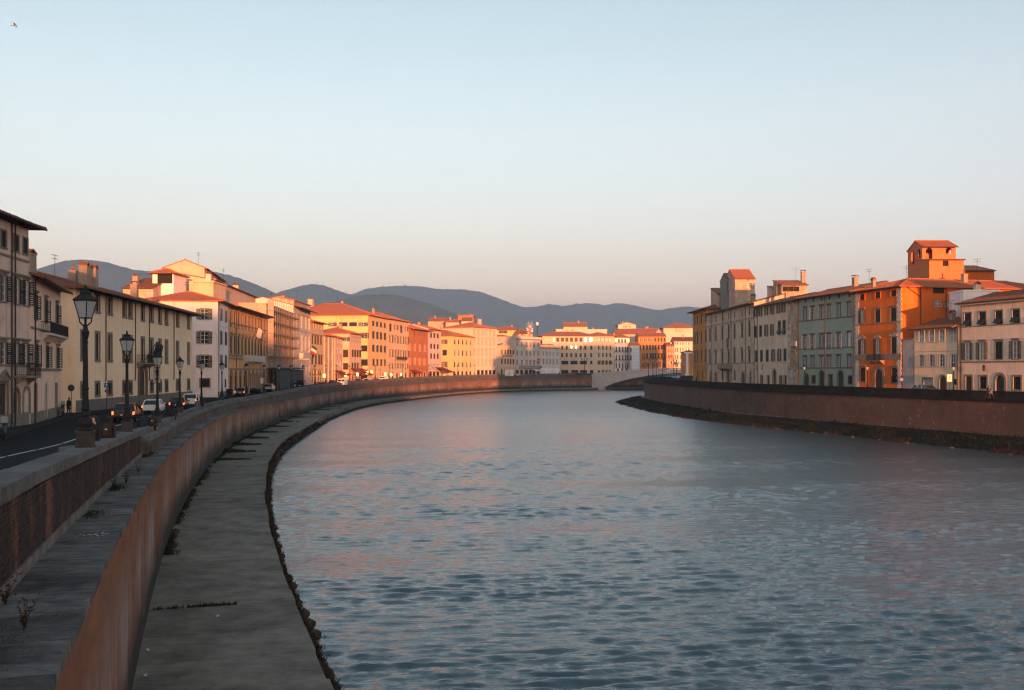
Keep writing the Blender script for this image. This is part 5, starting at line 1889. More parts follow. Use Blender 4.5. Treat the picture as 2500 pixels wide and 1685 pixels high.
# green house
b = H('palace', 'green house with grey window heads and grey ground floor', 'R7', RF(1948), RF(2087.6), (335, 598), 13, 'green', group=G2)
c6 = [170, 240, 320, 390, 478, 574]
gst = stone('green_house_stone', (.12, .11, .095), 2, .25, .4)
gw = dict(stone=gst, hood='flat', hstone=gst, surr=.14)
b.row('greyc', 335, 700, 812, 1.05, [170, 390, 478, 574], **gw); b.row('greyo', 335, 700, 812, 1.05, [240, 320], **gw, swing=4)
b.row('greyo', 335, 962, 1085, 1.05, [170, 240, 390, 478], **gw, swing=4, fmat=WHITEW); b.row('greyc', 335, 962, 1085, 1.1, [320], **gw); b.row('whitec', 574, 940, 1068, 1.1, [574], **gw)
b.row('greyc', 335, 1158, 1258, 1.05, [170, 240, 390, 478, 574], **gw); b.row('greyo', 335, 1158, 1258, 1.05, [320], **gw, swing=4)
b.row('bare', 335, 608, 650, .5, [172, 245, 320, 392, 478, 574])
GD = plain('green_door', (.015, .03, .026), .6)
b.row('archd', 335, 1320, 1428, 1.5, [182], dmat=GD, stone=gst); b.row('archd', 335, 1292, 1430, 1.6, [322, 492], dmat=GD, stone=gst); b.row('door', 402, 1328, 1430, 1.3, [402], stone=gst)
b.row('surr', 248, 1338, 1398, 1.1, [248, 584], grille=True, stone=gst)
for v in (818, 1082, 1262): b.bandv(v, 335, .16, .12, gst)
zz = b.uz(335, 1268)[1]
b.band(0.02, zz - .15, .03, M_['grey'], 'ground_floor_coat') if False else None
b.finish('gable', 14.5, 1.1, TILED, .34)
b.pipe(b.uz(350, 900)[0]); b.pipe(.4); b.pipe(b.W - .4)
# orange palace
A, Bp = RF(2088.2), RF(2201)
b = H('palace', 'bright orange palace with pedimented windows, white corner stones and a rooftop tower', 'R7', A, Bp, (833, 538), 33, 'tangerine', group=G2)
og = stone('orange_stone', (.22, .17, .13), 2, .25, .3)
pal = stone('orange_pediment', (.40, .30, .22), 2, .2, .3)
b.row('shutc', 833, 575, 628, 1.35, [692, 833, 978], surr=.1, stone=M_['tangerine'])
b.row('shuto', 692, 738, 855, 1.0, [694], hood='flat', stone=og, fmat=WHITEW, gmat=GLASSP, swing=10); b.row('shutc', 833, 730, 848, 1.4, [833, 978], hood='flat', stone=og)
b.row('shuto', 692, 1005, 1140, 1.05, [696], hood='tri', hstone=pal, stone=og, fmat=WHITEW, gmat=GLASSP, swing=10); b.row('shuto', 833, 1000, 1188, 1.05, [833], hood='tri', hstone=pal, stone=og, fmat=WHITEW, gmat=GLASSP, swing=10); b.row('shutc', 978, 985, 1137, 1.35, [980], hood='tri', hstone=pal, stone=og)
b.row('surr', 697, 1262, 1388, 1.4, [697], grille=True, hood='flat', stone=og); b.row('surr', 985, 1262, 1398, 1.5, [985], grille=True, hood='flat', stone=og)
b.row('archd', 843, 1275, 1448, 1.9, [843], surr=.6, stone=og)
b.bandv(858, 833, .2, .1, og); b.bandv(1165, 833, 1.0, .07, og)
b.crop = 'R8'
b.row('shutc', 490, 530, 585, 2.2, [490], face='B', surr=.06, stone=M_['tangerine']); b.row('shutc', 755, 530, 598, 2.2, [757], face='B', surr=.06, stone=M_['tangerine'])
b.row('surr', 487, 648, 706, 1.6, [487, 582], face='B', fmat=WHITEW, surr=.1, stone=M_['tangerine'], gmat=GLASSP)
b.finish('hip', 15, 1.1, TILE, .34, .55)
b.quoins(.55, 1.1); b.quoins(b.W - .6, 1.15)
u0, u1 = b.facehit(cx_('R7', 770))[0], b.facehit(cx_('R7', 895))[0]
balcony(b.o, u0, u1, b.zat(cx_('R7', 833), cy_('R7', 1195)), .9, og)
for u in (8.5, 3.6):
    mb = MB(); mb.bar((b.W + .1, u, 3), (b.W + .1, u, b.H - .2), .07, 6); mb.build('downpipe', PIPE, b.o)
mb = MB(); mb.bar((b.W + .1, 3.6, b.H - 1.8), (b.W + .1, .9, b.H - .2), .07, 6); mb.build('downpipe', PIPE, b.o)
# fresco remains and white corner stripe on the side wall
ORG = b
# rooftop tower of the orange palace: lower block, upper belvedere
def on_roof(bld, x0, x1, D):
    return at(x0, D), at(x1, D)
t = Building('tower', '', at(2268.5, 175), at(2354, 175), 24, 30, 6, M_['tangerine'], crop='R8')
t.o['label'] = ''
for k_ in list(t.o.keys()): del t.o[k_]
t.z0 = 22.0; t.o.location.z = 22.0
TM = stucco('plaster_tower', (.56, .17, .07), .08, .15)
t.mat = TM
t.H = t.uz(560, 280)[1]
t.row('pale', 555, 287, 335, 1.0, [555], surr=.06, smat='p', stone=TM)
t.finish('shed', 6, .35, TILE, .34, .5)
def adopt(bld, t):
    """make a block a part of another building (its pieces become that part's sub-parts)"""
    M = bld.o.matrix_basis.inverted() @ t.o.matrix_basis
    for ch in list(t.o.children):
        for g in list(ch.children):
            g.matrix_local = M @ ch.matrix_local @ g.matrix_local
            g.parent = bld.o
            g.matrix_parent_inverse = Matrix.Identity(4)
        ch.matrix_local = M @ ch.matrix_local
        ch.parent = bld.o
        if ch.name.startswith('wall'): ch.name = 'tower_wall'
        if ch.name.startswith('roof'): ch.name = 'tower_roof'
    bpy.data.objects.remove(t.o)
def adopt2(bld, t):
    M = bld.o.matrix_basis.inverted() @ t.o.matrix_basis
    for ch in list(t.o.children):
        ch.matrix_local = M @ ch.matrix_local
        ch.parent = bld.o
        if ch.name.startswith('wall'): ch.name = 'tower_wall'
        if ch.name.startswith('roof'): ch.name = 'tower_roof'
    bpy.data.objects.remove(t.o)
adopt2(ORG, t)
t = Building('tower', '', at(2251, 179), at(2334, 179), 24, 30, 6.5, TM, crop='R8')
for k_ in list(t.o.keys()): del t.o[k_]
t.z0 = 22.0; t.o.location.z = 22.0
t.H = t.uz(560, 152)[1]
t.row('archo', 560, 168, 285, 1.2, [405]); t.row('archo', 585, 165, 222, 1.1, [585])
t.rowm('archo', t.H - 2.9, t.H - .35, 1.5, [1.5, 4.2], face='A'); t.rowm('archo', t.H - 2.9, t.H - .35, 1.5, [1.8, 4.6], face='B')
t.finish('gable', 21, .75, TILE, .34, .5)
for ch in list(t.o.children):
    if ch.name.startswith('interior'): bpy.data.objects.remove(ch)
adopt2(ORG, t)
chimney(ORG.roof, 3.4, 1.2, ORG.H + .6, .6, 1.0)
antenna(ORG.roof, 4.5, 7, ORG.H + 2.0, 2.2); antenna(ORG.roof, 9.5, 28, ORG.H + 3.2, 3)
# passage arch between orange palace and the low house
b = H('house', 'low straw-coloured house with white and grey shutters in front of the orange side wall', 'R8', RF(2232), RF(2341.5), (480, 885), 9, 'straw', group=G2)
c4 = [335, 428, 522, 622]
b.row('whitec', 480, 918, 1022, 1.15, c4, smat='w', stone=SHUTG, surr=.12); b.row('greyo', 480, 1142, 1252, .95, c4, stone=SHUTG, surr=.12, swing=4)
b.row('door', 392, 1368, 1440, 1.9, [392], stone=SEREN, surr=.35, dmat=SHUTG); b.row('archd', 530, 1338, 1462, 1.5, [530], stone=SEREN, surr=.3, dmat=SHUTB); b.row('shop', 635, 1362, 1418, .8, [638])
b.bandv(1112, 480, .05, .05)
b.finish('gable', 17, 1.3, TILED, .34, .55)
b.pipe(b.W - .2)
LOWH = b
pz = ZSR(158)
A = RF(2203.5); B2 = RF(2231)
pw = Building('wall', 'grey passage wall with a tall arch between the orange palace and the low house', A, B2, pz, pz + 8.6, .7, stone('passage_stone', (.30, .29, .29), 1.2, .2, .3), cat='wall', crop='R8')
pw.H = pw.uz(225, 1010)[1]
pw.row('archo', 230, 1075, 1470, 1.4, [237])
mb = MB(); wall_face(mb, (.03, 0), (1, 0), pw.W - .06, 0, pw.H, [(o[0] - .03, *o[1:]) for o in pw.ops['F']]); mb.build('front', pw.mat, pw.o)
mb = MB(); mb.box(.03, pw.W - .03, -.05, .6, pw.H, pw.H + .25); mb.build('coping', SEREN, pw.o)
# cream house at the right edge
b = H('house', 'cream house with half-open dark shutters, cut by the right edge', 'R8', RF(2345), RF(2600), (690, 672), 12, 'blush', group=G2)
c4 = [757, 890, 1040, 1195, 1365, 1530]
b.row('awn', 1040, 742, 862, 1.35, c4, surr=.2); b.row('shuto', 757, 1035, 1188, 1.1, [757, 890, 1195, 1365], hood='flat', surr=.14, fmat=WHITEW, gmat=GLASSP, swing=12); b.row('shutc', 1040, 1025, 1182, 1.35, [1040, 1530], hood='flat', surr=.18)
b.row('door', 765, 1340, 1470, 1.25, [765], surr=.3); b.row('surr', 1040, 1342, 1455, 1.35, [897, 1205, 1365], surr=.28, sill=True); b.row('archd', 1050, 1328, 1475, 1.6, [1050], surr=.4)
b.bandv(1205, 1040, .2, .14); b.bandv(872, 1040, .12, .08)
b.finish('gable', 14, .9, TILED, .34, .55)
mb = MB(); mb.box(0, b.W, -.7, 0, b.H - .45, b.H - .15); mb.build('cornice', M_['blush'], b.o)
b.pipe(.25)
lt, lz = b.uz(928, 1265)
mb = MB(); mb.lathe([(.02, .5), (.16, .35), (.2, .3), (.16, -.3), (.02, -.45)], 6, lt, -.5); mb.bar((lt, 0, .7 + 0), (lt, -.5, .5), .02, 4)
o = mb.build('wall_lantern', IRON, b.o, loc=(0, 0, lz))
CREAM = b
# houses behind the right row
b = H('house', 'white attic wall with chimneys peeking between orange palace and cream house', 'R8', at(2352, 153), at(2440, 153), (800, 565), 5, 'chalk', z0=12, group=G2)
b.finish('flat', 0, .1, M_['chalk'])
chimney(b.roof, 2.6, 1, b.H + .1, .8, .9, M_['salmon'], 'gable')
b = H('house', 'tall narrow roof house with sunlit plaster wall behind the old beige palace', 'R6', at(1794, 243), at(1843, 243), (690, 262), 12, 'rubble', z0=20, group=G2)
b.row('surr', 740, 310, 360, 1.0, [740], stone=PALEST)
b.finish('gable', 24, .4, TILE, .5, .8)
b = H('house', 'grey loft wall with slits left of the tall narrow roof house', 'R6', at(1776, 250), at(1795, 250), (520, 265), 9, 'grey', z0=20, group=G2)
b.row('bare', 530, 300, 400, .6, [515, 535]); b.finish('gable', 20, .3, TILED, .5)
b = H('house', 'low rubble attic left of the grey loft wall', 'R6', at(1752, 259), at(1777, 259), (440, 430), 9, 'rubble', z0=19, group=G2)
b.finish('shed', 14, .4, TILED, .5)
b = H('house', 'ruinous sunlit attic terraces above the peach house', 'R6', at(1908, 216), at(1972, 216), (1200, 330), 7, 'rubble', z0=20, group=G2)
b.row('open', 1200, 345, 400, 1.2, [1120, 1180, 1240]); b.finish('shed', 12, .5, TILE, .5)
chimney(b.roof, b.W * .98, 3, b.H + .4, .9, 2.6, None, 'box'); antenna(b.roof, b.W * .7, 3, b.H + .6, 3.5)
b = H('house', 'orange dormer hut with red roof above the peach house', 'R6', at(1884, 223), at(1901, 223), (1015, 365), 4, 'rose', z0=20, group=G2)
b.finish('shed', 10, .3, TILE, .5)
for u, v in ((840, 400), (880, 380), (1105, 300)):
    antenna(Q2.roof, Q2.facehit(min(cx_('R6', u), 1840))[0] - (0 if u < 900 else 1), 5, Q2.H + 1.2, 3.2)
chimney(Q2.roof, Q2.W * .93, 6, Q2.H + 1.6, .6, 2.4, None, 'pot')
chimney(Q2.roof, Q2.W * .02 + .8, 6, Q2.H + 1.5, 1.4, .9, M_['rose'], 'box'); chimney(Q2.roof, Q2.W * .06 + .8, 6, Q2.H + 1.5, .5, 2.0, None, 'pot')
b = H('house', 'low roof storey with tiled top behind the orange palace wing', 'R8', at(2352, 190), at(2428, 190), (850, 378), 8, 'tangerine', z0=20, group=G2)
b.finish('shed', 12, .4, TILE, .5)
# portico with white columns
b = H('portico', 'red brick portico with white columns and pediment at the far right bank', 'R5', at(1671, 395), at(1696, 395), (2200, 700), 8, 'redorange', group=G2, z0=8.1)
b.finish('gabley', 18, .6, TILE, .6)
mb = MB()
for i in range(2):
    t = 1.0 + i * 2.6
    mb.box(t - .75, t + .75, -.7, .0, 0, .6); 
    mb.lathe([(.55, .6), (.5, b.H - .8), (.75, b.H - .5)], 10, t, -.45)
mb.build('column', M_['chalk'], b.o)
mb = MB(); mb.box(-.3, b.W + .3, -1.1, .1, b.H - .5, b.H); mb.build('entablature', M_['chalk'], b.o)

# ================================================================== unseen houses behind the camera and off frame, added to cast shade
G4 = 'unseen houses added to cast shade on the scene'
def shade_house(label, x0, x1, y, dep, z, mat, pitch=15):
    b = Building('house', label, (x0, y), (x1, y), 6.5, z, dep, M_[mat], group=G4)
    b.A, b.B = Vector((x1, y, 0)), Vector((x0, y, 0)); b.d = Vector((-1, 0, 0)); b.rz = math.pi
    b.o.location = (x1, y, 6.5); b.o.rotation_euler = (0, 0, math.pi)
    b.H = z - 6.5
    k = int((x1 - x0) / 4)
    for zz_ in (1.2, 5.2, 9.2, 13.2):
        if zz_ + 2.4 < b.H: b.rowm('shutc', zz_, zz_ + 2.0, 1.2, [2 + i * 4 for i in range(k)])
    b.far = True
    b.finish('gable', pitch, .8, TILE, .8)
    return b

def wx(w, y):      # x at which a point of that y lies w metres to the side of the sun's axis
    return (w - y * math.sin(RAD(SUN_AZ))) / math.cos(RAD(SUN_AZ))
def shade_row(label, w0, w1, y, dep, z, mat, pitch=15):
    return shade_house(label, wx(w0, y), wx(w1, y), y, dep, z, mat, pitch)
shade_row('unseen tall ochre house behind the camera, added to shade the left bank, farthest from the river', -70, -26, -226, 14, 29.5, 'ochre')
shade_row('unseen tall rose house behind the camera, added to shade the left bank', -25.6, -9, -230, 14, 29.5, 'rose')
shade_row('unseen cream house behind the camera, added to shade the left bank, next to the tall rose one', -8.6, -1.2, -228, 14, 27.0, 'cream')
shade_row('unseen salmon house behind the camera, added to shade the left bank', -.8, 5.0, -232, 14, 23.6, 'salmon')
shade_row('unseen low lemon house behind the camera, added to shade the left bank', 5.4, 22, -230, 12, 18.8, 'lemon')
shade_row('lowest white house behind the camera, nearest to the river', 22.4, 38, -228, 12, 17.6, 'white')
shade_row('unseen tall greybeige block outside the frame, added to shade the far bridge head', 123, 158, 150, 18, 33, 'greybeige')  # unseen blocks added so the bridge head houses fall in shade
shade_row('unseen tall white block outside the frame, added to shade the far bridge head', 158.6, 205, 146, 18, 34, 'white')
shade_row('straw house outside the frame, next along the right bank street', 102, 111.4, 100, 12, 25.2, 'straw')  # unseen house added to throw shade on the orange side wall

# aerials and chimneys on the roofs along both banks
rr3 = random.Random(21)
for o in list(COL.objects):
    if o.parent is None and o.get('category') == 'building' and o.get('group') in (G1, G2, G3) and o.location.y > 90:
        ro = [c for c in o.children if c.name.split('.')[0] == 'roof']
        if not ro: continue
        vs = ro[0].data.vertices
        xs = [v.co.x for v in vs]; ys = [v.co.y for v in vs]; zt = max(v.co.z for v in vs)
        w_, d_ = max(xs) - min(xs), max(ys) - min(ys)
        if w_ < 8: continue
        n = 1 if o.location.y < 300 else 2
        for k in range(n):
            antenna(ro[0], min(xs) + w_ * rr3.uniform(.2, .8), (min(ys) + max(ys)) / 2 + rr3.uniform(-.6, .6), zt - .1, rr3.uniform(1.8, 3.4))
        if rr3.random() < .75:
            chimney(ro[0], min(xs) + w_ * rr3.uniform(.2, .8), (min(ys) + max(ys)) / 2 - rr3.uniform(.5, 1.5), zt - .5, rr3.uniform(.6, 1.0), rr3.uniform(1.0, 1.7), None, rr3.choice(['gable', 'box', 'pot']))
# ------------------------------------------------------------------ street lamps
LGLASS = plain('lamp_glass', (.28, .32, .33), .25, 0, .5)
LSTONE = plain('lamp_iron_base', (.032, .031, .028), .7, .1, .3, var=.3)
def make_lamp():
    r = empty('street_lamp')
    mb = MB()
    mb.box(-.25, .25, -.25, .25, 0, .06); mb.box(-.22, .22, -.22, .22, .06, .40); mb.box(-.25, .25, -.25, .25, .40, .46)
    for a in range(4):
        M = Matrix.Rotation(a * math.pi / 2, 4, 'Z')
        mb.box(-.15, .15, -.235, -.21, .12, .34, M)
    mb.build('base', LSTONE, r)
    mb = MB()
    mb.lathe([(.21, .46), (.22, .50), (.17, .56), (.195, .66), (.18, .78), (.12, .86), (.135, .90), (.12, .94), (.10, 1.02), (.13, 1.06), (.105, 1.10), (.085, 1.35), (.082, 1.6), (.10, 1.64), (.075, 1.70), (.062, 2.9), (.075, 2.94), (.058, 3.0), (.085, 3.1), (.11, 3.22), (.07, 3.3), (.05, 3.44)], 12)
    mb.build('post', IRON, r, smooth=False)
    mb = MB()
    rt, rb_, z0, z1 = .30, .165, 3.62, 4.10
    cs = [(math.cos(math.pi / 2 * k), math.sin(math.pi / 2 * k)) for k in range(4)]
    for c, s in cs:
        mb.bar((c * rb_, s * rb_, z0), (c * rt, s * rt, z1), .018, 4)
        mb.bar((0, 0, 3.36), (c * rb_ * .9, s * rb_ * .9, 3.5), .02, 5); mb.bar((c * rb_ * .9, s * rb_ * .9, 3.5), (c * rb_, s * rb_, z0), .018, 5)
    for k in range(4):
        (c, s), (c2, s2) = cs[k], cs[(k + 1) % 4]
        mb.bar((c * rb_, s * rb_, z0), (c2 * rb_, s2 * rb_, z0), .018, 4); mb.bar((c * rt, s * rt, z1), (c2 * rt, s2 * rt, z1), .02, 4)
    fr = mb.build('lantern', IRON, r)
    for k in range(4):
        (c, s), (c2, s2) = cs[k], cs[(k + 1) % 4]
        p = MB(); p.quad((c * rb_ * .97, s * rb_ * .97, z0), (c2 * rb_ * .97, s2 * rb_ * .97, z0), (c2 * rt * .97, s2 * rt * .97, z1), (c * rt * .97, s * rt * .97, z1))
        p.build('pane', LGLASS, fr)
    mb = MB()
    mb.lathe([(rt * 1.1, z1), (rt * 1.12, z1 + .04), (.20, z1 + .14), (.13, z1 + .2), (.15, z1 + .22), (.13, z1 + .26), (.05, z1 + .29), (.05, z1 + .32), (.03, z1 + .34), (.045, z1 + .38), (.005, z1 + .46)], 4)
    mb.build('lamp_cap', IRON, r)
    return r
lamp = make_lamp()
LG = 'street lamps on the left bank parapet'
spots = [28.3, 45.2, 62.8, 80, 98, 116, 134, 151, 169, 186, 203, 220, 238, 255, 273, 290, 308, 325, 343, 362, 382, 402, 424, 446, 470, 492]
lab = ['nearest and tallest-looking black lamp post, beside the man in a dark coat', 'second lamp post, standing behind the backpack walker, at the end of the brick parapet', 'third lamp post, in front of the flags and the arched portal of the yellow palace', 'fourth lamp post, in front of the far end of the yellow palace', 'lamp post in front of the white corner house left of its pipe', 'lamp post in front of the right edge of the white corner house', 'lamp post before the left end of the orange arcaded palace', 'lamp post before the right end of the orange arcaded palace', 'lamp post before the left end of the scaffolding', 'lamp post before the right end of the scaffolding', 'lamp post before the flag palace', 'lamp post before the narrow ochre house', 'lamp post before the low church wall', 'lamp post before the narrow rose house', 'lamp post before the salmon corner house', 'lamp post before the right end of the salmon corner house', 'lamp post before the big yellow block', 'lamp post before the apricot block', 'lamp post before the red brick palace', 'lamp post before the narrow pink house', 'lamp post before the lemon yellow corner house', 'lamp post before the ivory palace', 'lamp post before the right end of the ivory palace', 'lamp post before the small salmon house', 'lamp post before the grey beige palace', 'lamp post before the small grey white house']
tag(lamp, lab[0], 'street lamp', LG)
for i, D in enumerate(spots):
    x, y, z = LP(D, WTL(D) + (.26 if i == 0 else .45) if D < 50 else WTL(D) + .34, ZPL(D))
    a = math.atan2(x, y)
    if i == 0:
        lamp.location = (x, y, z); lamp.rotation_euler = (0, 0, math.pi / 4 - a + .1 + math.pi / 4)
    else:
        dup(lamp, (x, y, z), math.pi / 2 - a + random.uniform(-.1, .1), lab[i] if i < len(lab) else None)
for px_, D, l in ((1964, 186, 'lamp post on the right bank before the green house'), (2118, 168, 'lamp post on the right bank before the orange palace'), (2328, 147, 'lamp post on the right bank before the low straw-coloured house'), (1697, 275, 'lamp post on the right bank before the dark ochre house')):
    p = at(px_, D)
    o = dup(lamp, (p[0], p[1], ZSR(D) - .0), .4, l, 1.0)
    o['group'] = 'street lamps on the right bank'
def make_tri():
    r = empty('street_lamp')
    mb = MB(); mb.lathe([(.3, 0), (.25, .8), (.12, 1.0), (.08, 4.2), (.12, 4.3), (.06, 5.4)], 8)
    for s in (-1, 1): mb.bar((0, 0, 4.2), (s * .8, 0, 4.4), .05, 5); mb.bar((s * .8, 0, 4.4), (s * .8, 0, 4.6), .05, 5)
    mb.build('post', IRON, r)
    for x, z in ((-.8, 4.6), (.8, 4.6), (0, 5.4)):
        mb = MB(); mb.lathe([(.12, z), (.26, z + .5)], 4, x); o = mb.build('lantern', LGLASS, r)
        c = MB(); c.lathe([(.3, z + .5), (.1, z + .75), (.02, z + .95)], 4, x); c.build('lamp_cap', IRON, o)
    return r
tri = make_tri()
tag(tri, 'three-armed lamp on the quay street at the left end of the bridge', 'street lamp', 'three-armed lamps near the bridge')
tri.location = (*at(1427, 515), 8.0); tri.scale = (1.6,) * 3
for px_, D, l in ((1500, 520, 'three-armed lamp before the white gallery house at the bridge'), (1583, 420, 'three-armed lamp leftmost of the cluster at the right bridge end'), (1594, 400, 'three-armed lamp second from the left in the cluster at the right bridge end'), (1602, 430, 'three-armed lamp in the middle of the cluster at the right bridge end'), (1618, 415, 'three-armed lamp under the rust orange house at the right bridge end'), (1645, 405, 'three-armed lamp nearest the red brick portico'), (1652, 425, 'three-armed lamp right before the red brick portico')):
    p = at(px_, D)
    z = 8.0 if D > 500 else 7.2
    o = dup(tri, (p[0], p[1], z), .3, l, 1.25)
    if D < 500: o.location.z = 7.0

# ------------------------------------------------------------------ people
SKIN = plain('skin', (.42, .24, .17), .6)
HAIRM = plain('hair_dark', (.015, .011, .009), .6)
def person_mesh(name, walk, coat, trousers):
    V, E_, R = [], [], []
    def add(p, r, parent=None):
        V.append(p); R.append(r)
        if parent is not None: E_.append((parent, len(V) - 1))
        return len(V) - 1
    s = .2 if walk else .03
    pel = add((0, 0, .95), (.15, .11)); sp = add((0, 0, 1.14), (.145, .11), pel); ch = add((0, 0, 1.34), (.17, .115), sp)
    nk = add((0, .01, 1.485), (.058, .058), ch); h0 = add((0, .025, 1.58), (.075, .085), nk); h1 = add((0, .015, 1.68), (.07, .085), h0); add((0, .01, 1.72), (.045, .055), h1)
    add((0, .115, 1.60), (.014, .014), h0)
    for sx_ in (-1, 1):
        sh = add((sx_ * .175, 0, 1.40), (.062, .062), ch)
        sw = -sx_ * s
        el = add((sx_ * .235, sw * .35 - .02, 1.13), (.052, .052), sh); wr = add((sx_ * .245, sw * .8 + .05, .90), (.036, .036), el)
        hd = add((sx_ * .245, sw * .9 + .07, .83), (.030, .038), wr)
        for f in range(4):
            k = add((sx_ * .245 - .0, sw * .9 + .045 + f * .019, .775 - (.004 if f in (0, 3) else 0)), (.010, .010), hd); add((sx_ * .235, sw * .9 + .05 + f * .018, .735), (.009, .009), k)
        k = add((sx_ * .215, sw * .9 + .115, .815), (.011, .011), wr); add((sx_ * .21, sw * .9 + .135, .785), (.01, .01), k)
        hp = add((sx_ * .095, 0, .88), (.098, .098), pel)
        kn = add((sx_ * .10, sx_ * s * .8 + .03, .49), (.066, .066), hp); an = add((sx_ * .10, sx_ * s * 1.5 - .02, .10), (.047, .047), kn); add((sx_ * .115, sx_ * s * 1.5 + .14, .05), (.042, .035), an)
    me = bpy.data.meshes.new(name)
    me.from_pydata(V, E_, [])
    ob = bpy.data.objects.new(name, me)
    COL.objects.link(ob)
    md = ob.modifiers.new('skin', 'SKIN')
    lay = me.skin_vertices[0].data
    for i, r in enumerate(R): lay[i].radius = r
    lay[0].use_root = True
    sd = ob.modifiers.new('sub', 'SUBSURF'); sd.levels = 1; sd.render_levels = 1
    dg = bpy.context.evaluated_depsgraph_get()
    out = bpy.data.meshes.new_from_object(ob.evaluated_get(dg))
    bpy.data.objects.remove(ob)
    out.materials.clear()
    for m in (coat, trousers, SKIN): out.materials.append(m)
    zs = [p.center for p in out.polygons]
    idx = []
    for c in zs:
        if c.z > 1.525: i = 2
        elif c.z < .90 and abs(c.x) > .19: i = 2
        elif c.z < .86: i = 1
        else: i = 0
        idx.append(i)
    out.polygons.foreach_set('material_index', idx)
    out.polygons.foreach_set('use_smooth', [True] * len(idx))
    out.update()
    return out
COATS = [plain('coat_black', (.012, .012, .014), .8), plain('coat_brown', (.03, .018, .013), .8), plain('coat_navy', (.014, .018, .03), .8), plain('coat_red', (.16, .02, .015), .8), plain('coat_grey', (.10, .10, .105), .8)]
TROU = plain('trousers_dark', (.015, .016, .02), .85)
PM = {}
def hair_mesh():
    mb = MB()
    n = 10
    for i in range(5):
        a = math.pi / 2 * i / 4
        pass
    mb.lathe([(.05, 1.515), (.082, 1.55), (.098, 1.60), (.102, 1.66), (.092, 1.72), (.058, 1.765), (.01, 1.78)], n, 0, -.028)
    return mb.mesh('hair', HAIRM, True)
HM = hair_mesh()
def person(loc, heading, label, coat=0, walk=True, pack=False, hat=False, scale=1.0, group='people walking along the left bank'):
    k = (coat, walk)
    if k not in PM: PM[k] = person_mesh('person', walk, COATS[coat], TROU)
    o = link('person', PM[k], None, loc, heading)
    o.scale = (scale,) * 3
    tag(o, label, 'person', group)
    h = link('hair', HM, o)
    # coat skirt
    mb = MB(); mb.lathe([(.20, .62), (.185, .80), (.175, .98), (.16, 1.08)], 12, cap=False)
    c = mb.build('coat', COATS[coat], o, True); c.scale = (1, .8, 1)
    if pack:
        mb = MB(); mb.hexa([(-.15, -.28, 1.0), (.15, -.28, 1.0), (.15, -.10, 1.0), (-.15, -.10, 1.0)], [(-.12, -.24, 1.44), (.12, -.24, 1.44), (.12, -.08, 1.44), (-.12, -.08, 1.44)])
        mb.box(-.11, .11, -.33, -.28, 1.04, 1.22)
        b_ = mb.build('backpack', plain('backpack_brown', (.04, .024, .017), .8), o)
        mb = MB(); mb.box(-.04, .04, -.335, -.331, 1.24, 1.28); mb.build('patch', WHITEW, o)
    return o
def onpave(px_, D, off=None):
    x = PX(px_, D)
    return (x, D, ZSL(D))
person(onpave(230, 33.2), math.pi * .96, 'bearded man in a dark coat walking towards the camera beside the nearest lamp', 0)
person(onpave(265, 36.5), .12, 'walker with a brown backpack seen from behind, between the first two lamps', 1, pack=True)
person(onpave(347, 56), .2, 'person in dark coat right of the black estate car, left of a pair', 2)
person(onpave(373, 57), .2, 'person in brown jacket with backpack below the third lamp', 1, pack=True)
person(onpave(412, 72), .1, 'tall person in black coat beside the fourth lamp', 0)
person(onpave(424, 73), .3, 'second black-coated person touching shoulders beside the fourth lamp', 2)
person(onpave(436, 86), .1, 'dark-haired person right behind the fourth lamp post', 0, False)
person(onpave(482, 95), .2, 'person with dark hair left of the fifth lamp, close to the white minivan', 4)
person(onpave(491, 96), .1, 'person in black coat right of the fifth lamp', 0)
person(onpave(542, 128), 3.0, 'person leaning at the parapet right of the sixth lamp', 0, False)
person((PX(168, 97), 97, ZSL(97)), math.pi * .9, 'man in black standing by the round sign in front of the peach house', 0, False)
for px_, D, l, c in ((2412, 128, 'dark-haired person passing the arched door of the cream house on the right bank', 0), (2420, 127, 'person in grey passing the arched door of the cream house', 4), (1700, 268, 'person in black walking past the dark ochre house', 0), (1664, 330, 'person in black near the red brick portico', 2)):
    person((PX(px_, D), D, ZSR(D)), 1.5, l, c, group='people walking along the right bank')
for i, (px_, D, l, c) in enumerate(((1366, 500, 'person in black before the beige block shop fronts', 0), (1398, 503, 'person in red before the beige block', 3), (1405, 505, 'person in white-grey before the beige block', 4), (1112, 432, 'dark figure before the lemon corner house', 0), (1218, 468, 'dark figure before the salmon house', 2), (1030, 385, 'dark figure at the foot of the red brick palace', 1), (1448, 512, 'dark figure at the bridge abutment', 0))):
    person((PX(px_, D), D, ZSL(D) + .1), i, l, c)

# ------------------------------------------------------------------ cars and scooters
CG = plain('car_glass', (.012, .014, .016), .05, 0, .6)
RIM = plain('wheel_rim', (.25, .25, .26), .35, .7)
PAINT = {'black': plain('paint_black', (.012, .013, .015), .22, 0, .6), 'white': plain('paint_white', (.62, .63, .64), .3, 0, .5), 'grey': plain('paint_grey', (.11, .115, .12), .3, .3, .5), 'blue': plain('paint_blue', (.15, .27, .36), .3, .2, .5), 'red': plain('paint_red', (.25, .02, .015), .3, 0, .5), 'silver': plain('paint_silver', (.38, .39, .40), .3, .4, .5), 'teal': plain('paint_teal', (.03, .08, .09), .3, .1, .5)}
def loft(mb, secs):
    n = len(secs[0])
    b = len(mb.v)
    for s in secs: mb.v.extend(s)
    for i in range(len(secs) - 1):
        for k in range(n - 1):
            mb.f.append((b + i * n + k, b + (i + 1) * n + k, b + (i + 1) * n + k + 1, b + i * n + k + 1)); mb.m.append(mb.mi)
    mb.f.append(tuple(b + k for k in range(n))); mb.f.append(tuple(b + (len(secs) - 1) * n + k for k in reversed(range(n)))); mb.m += [mb.mi] * 2
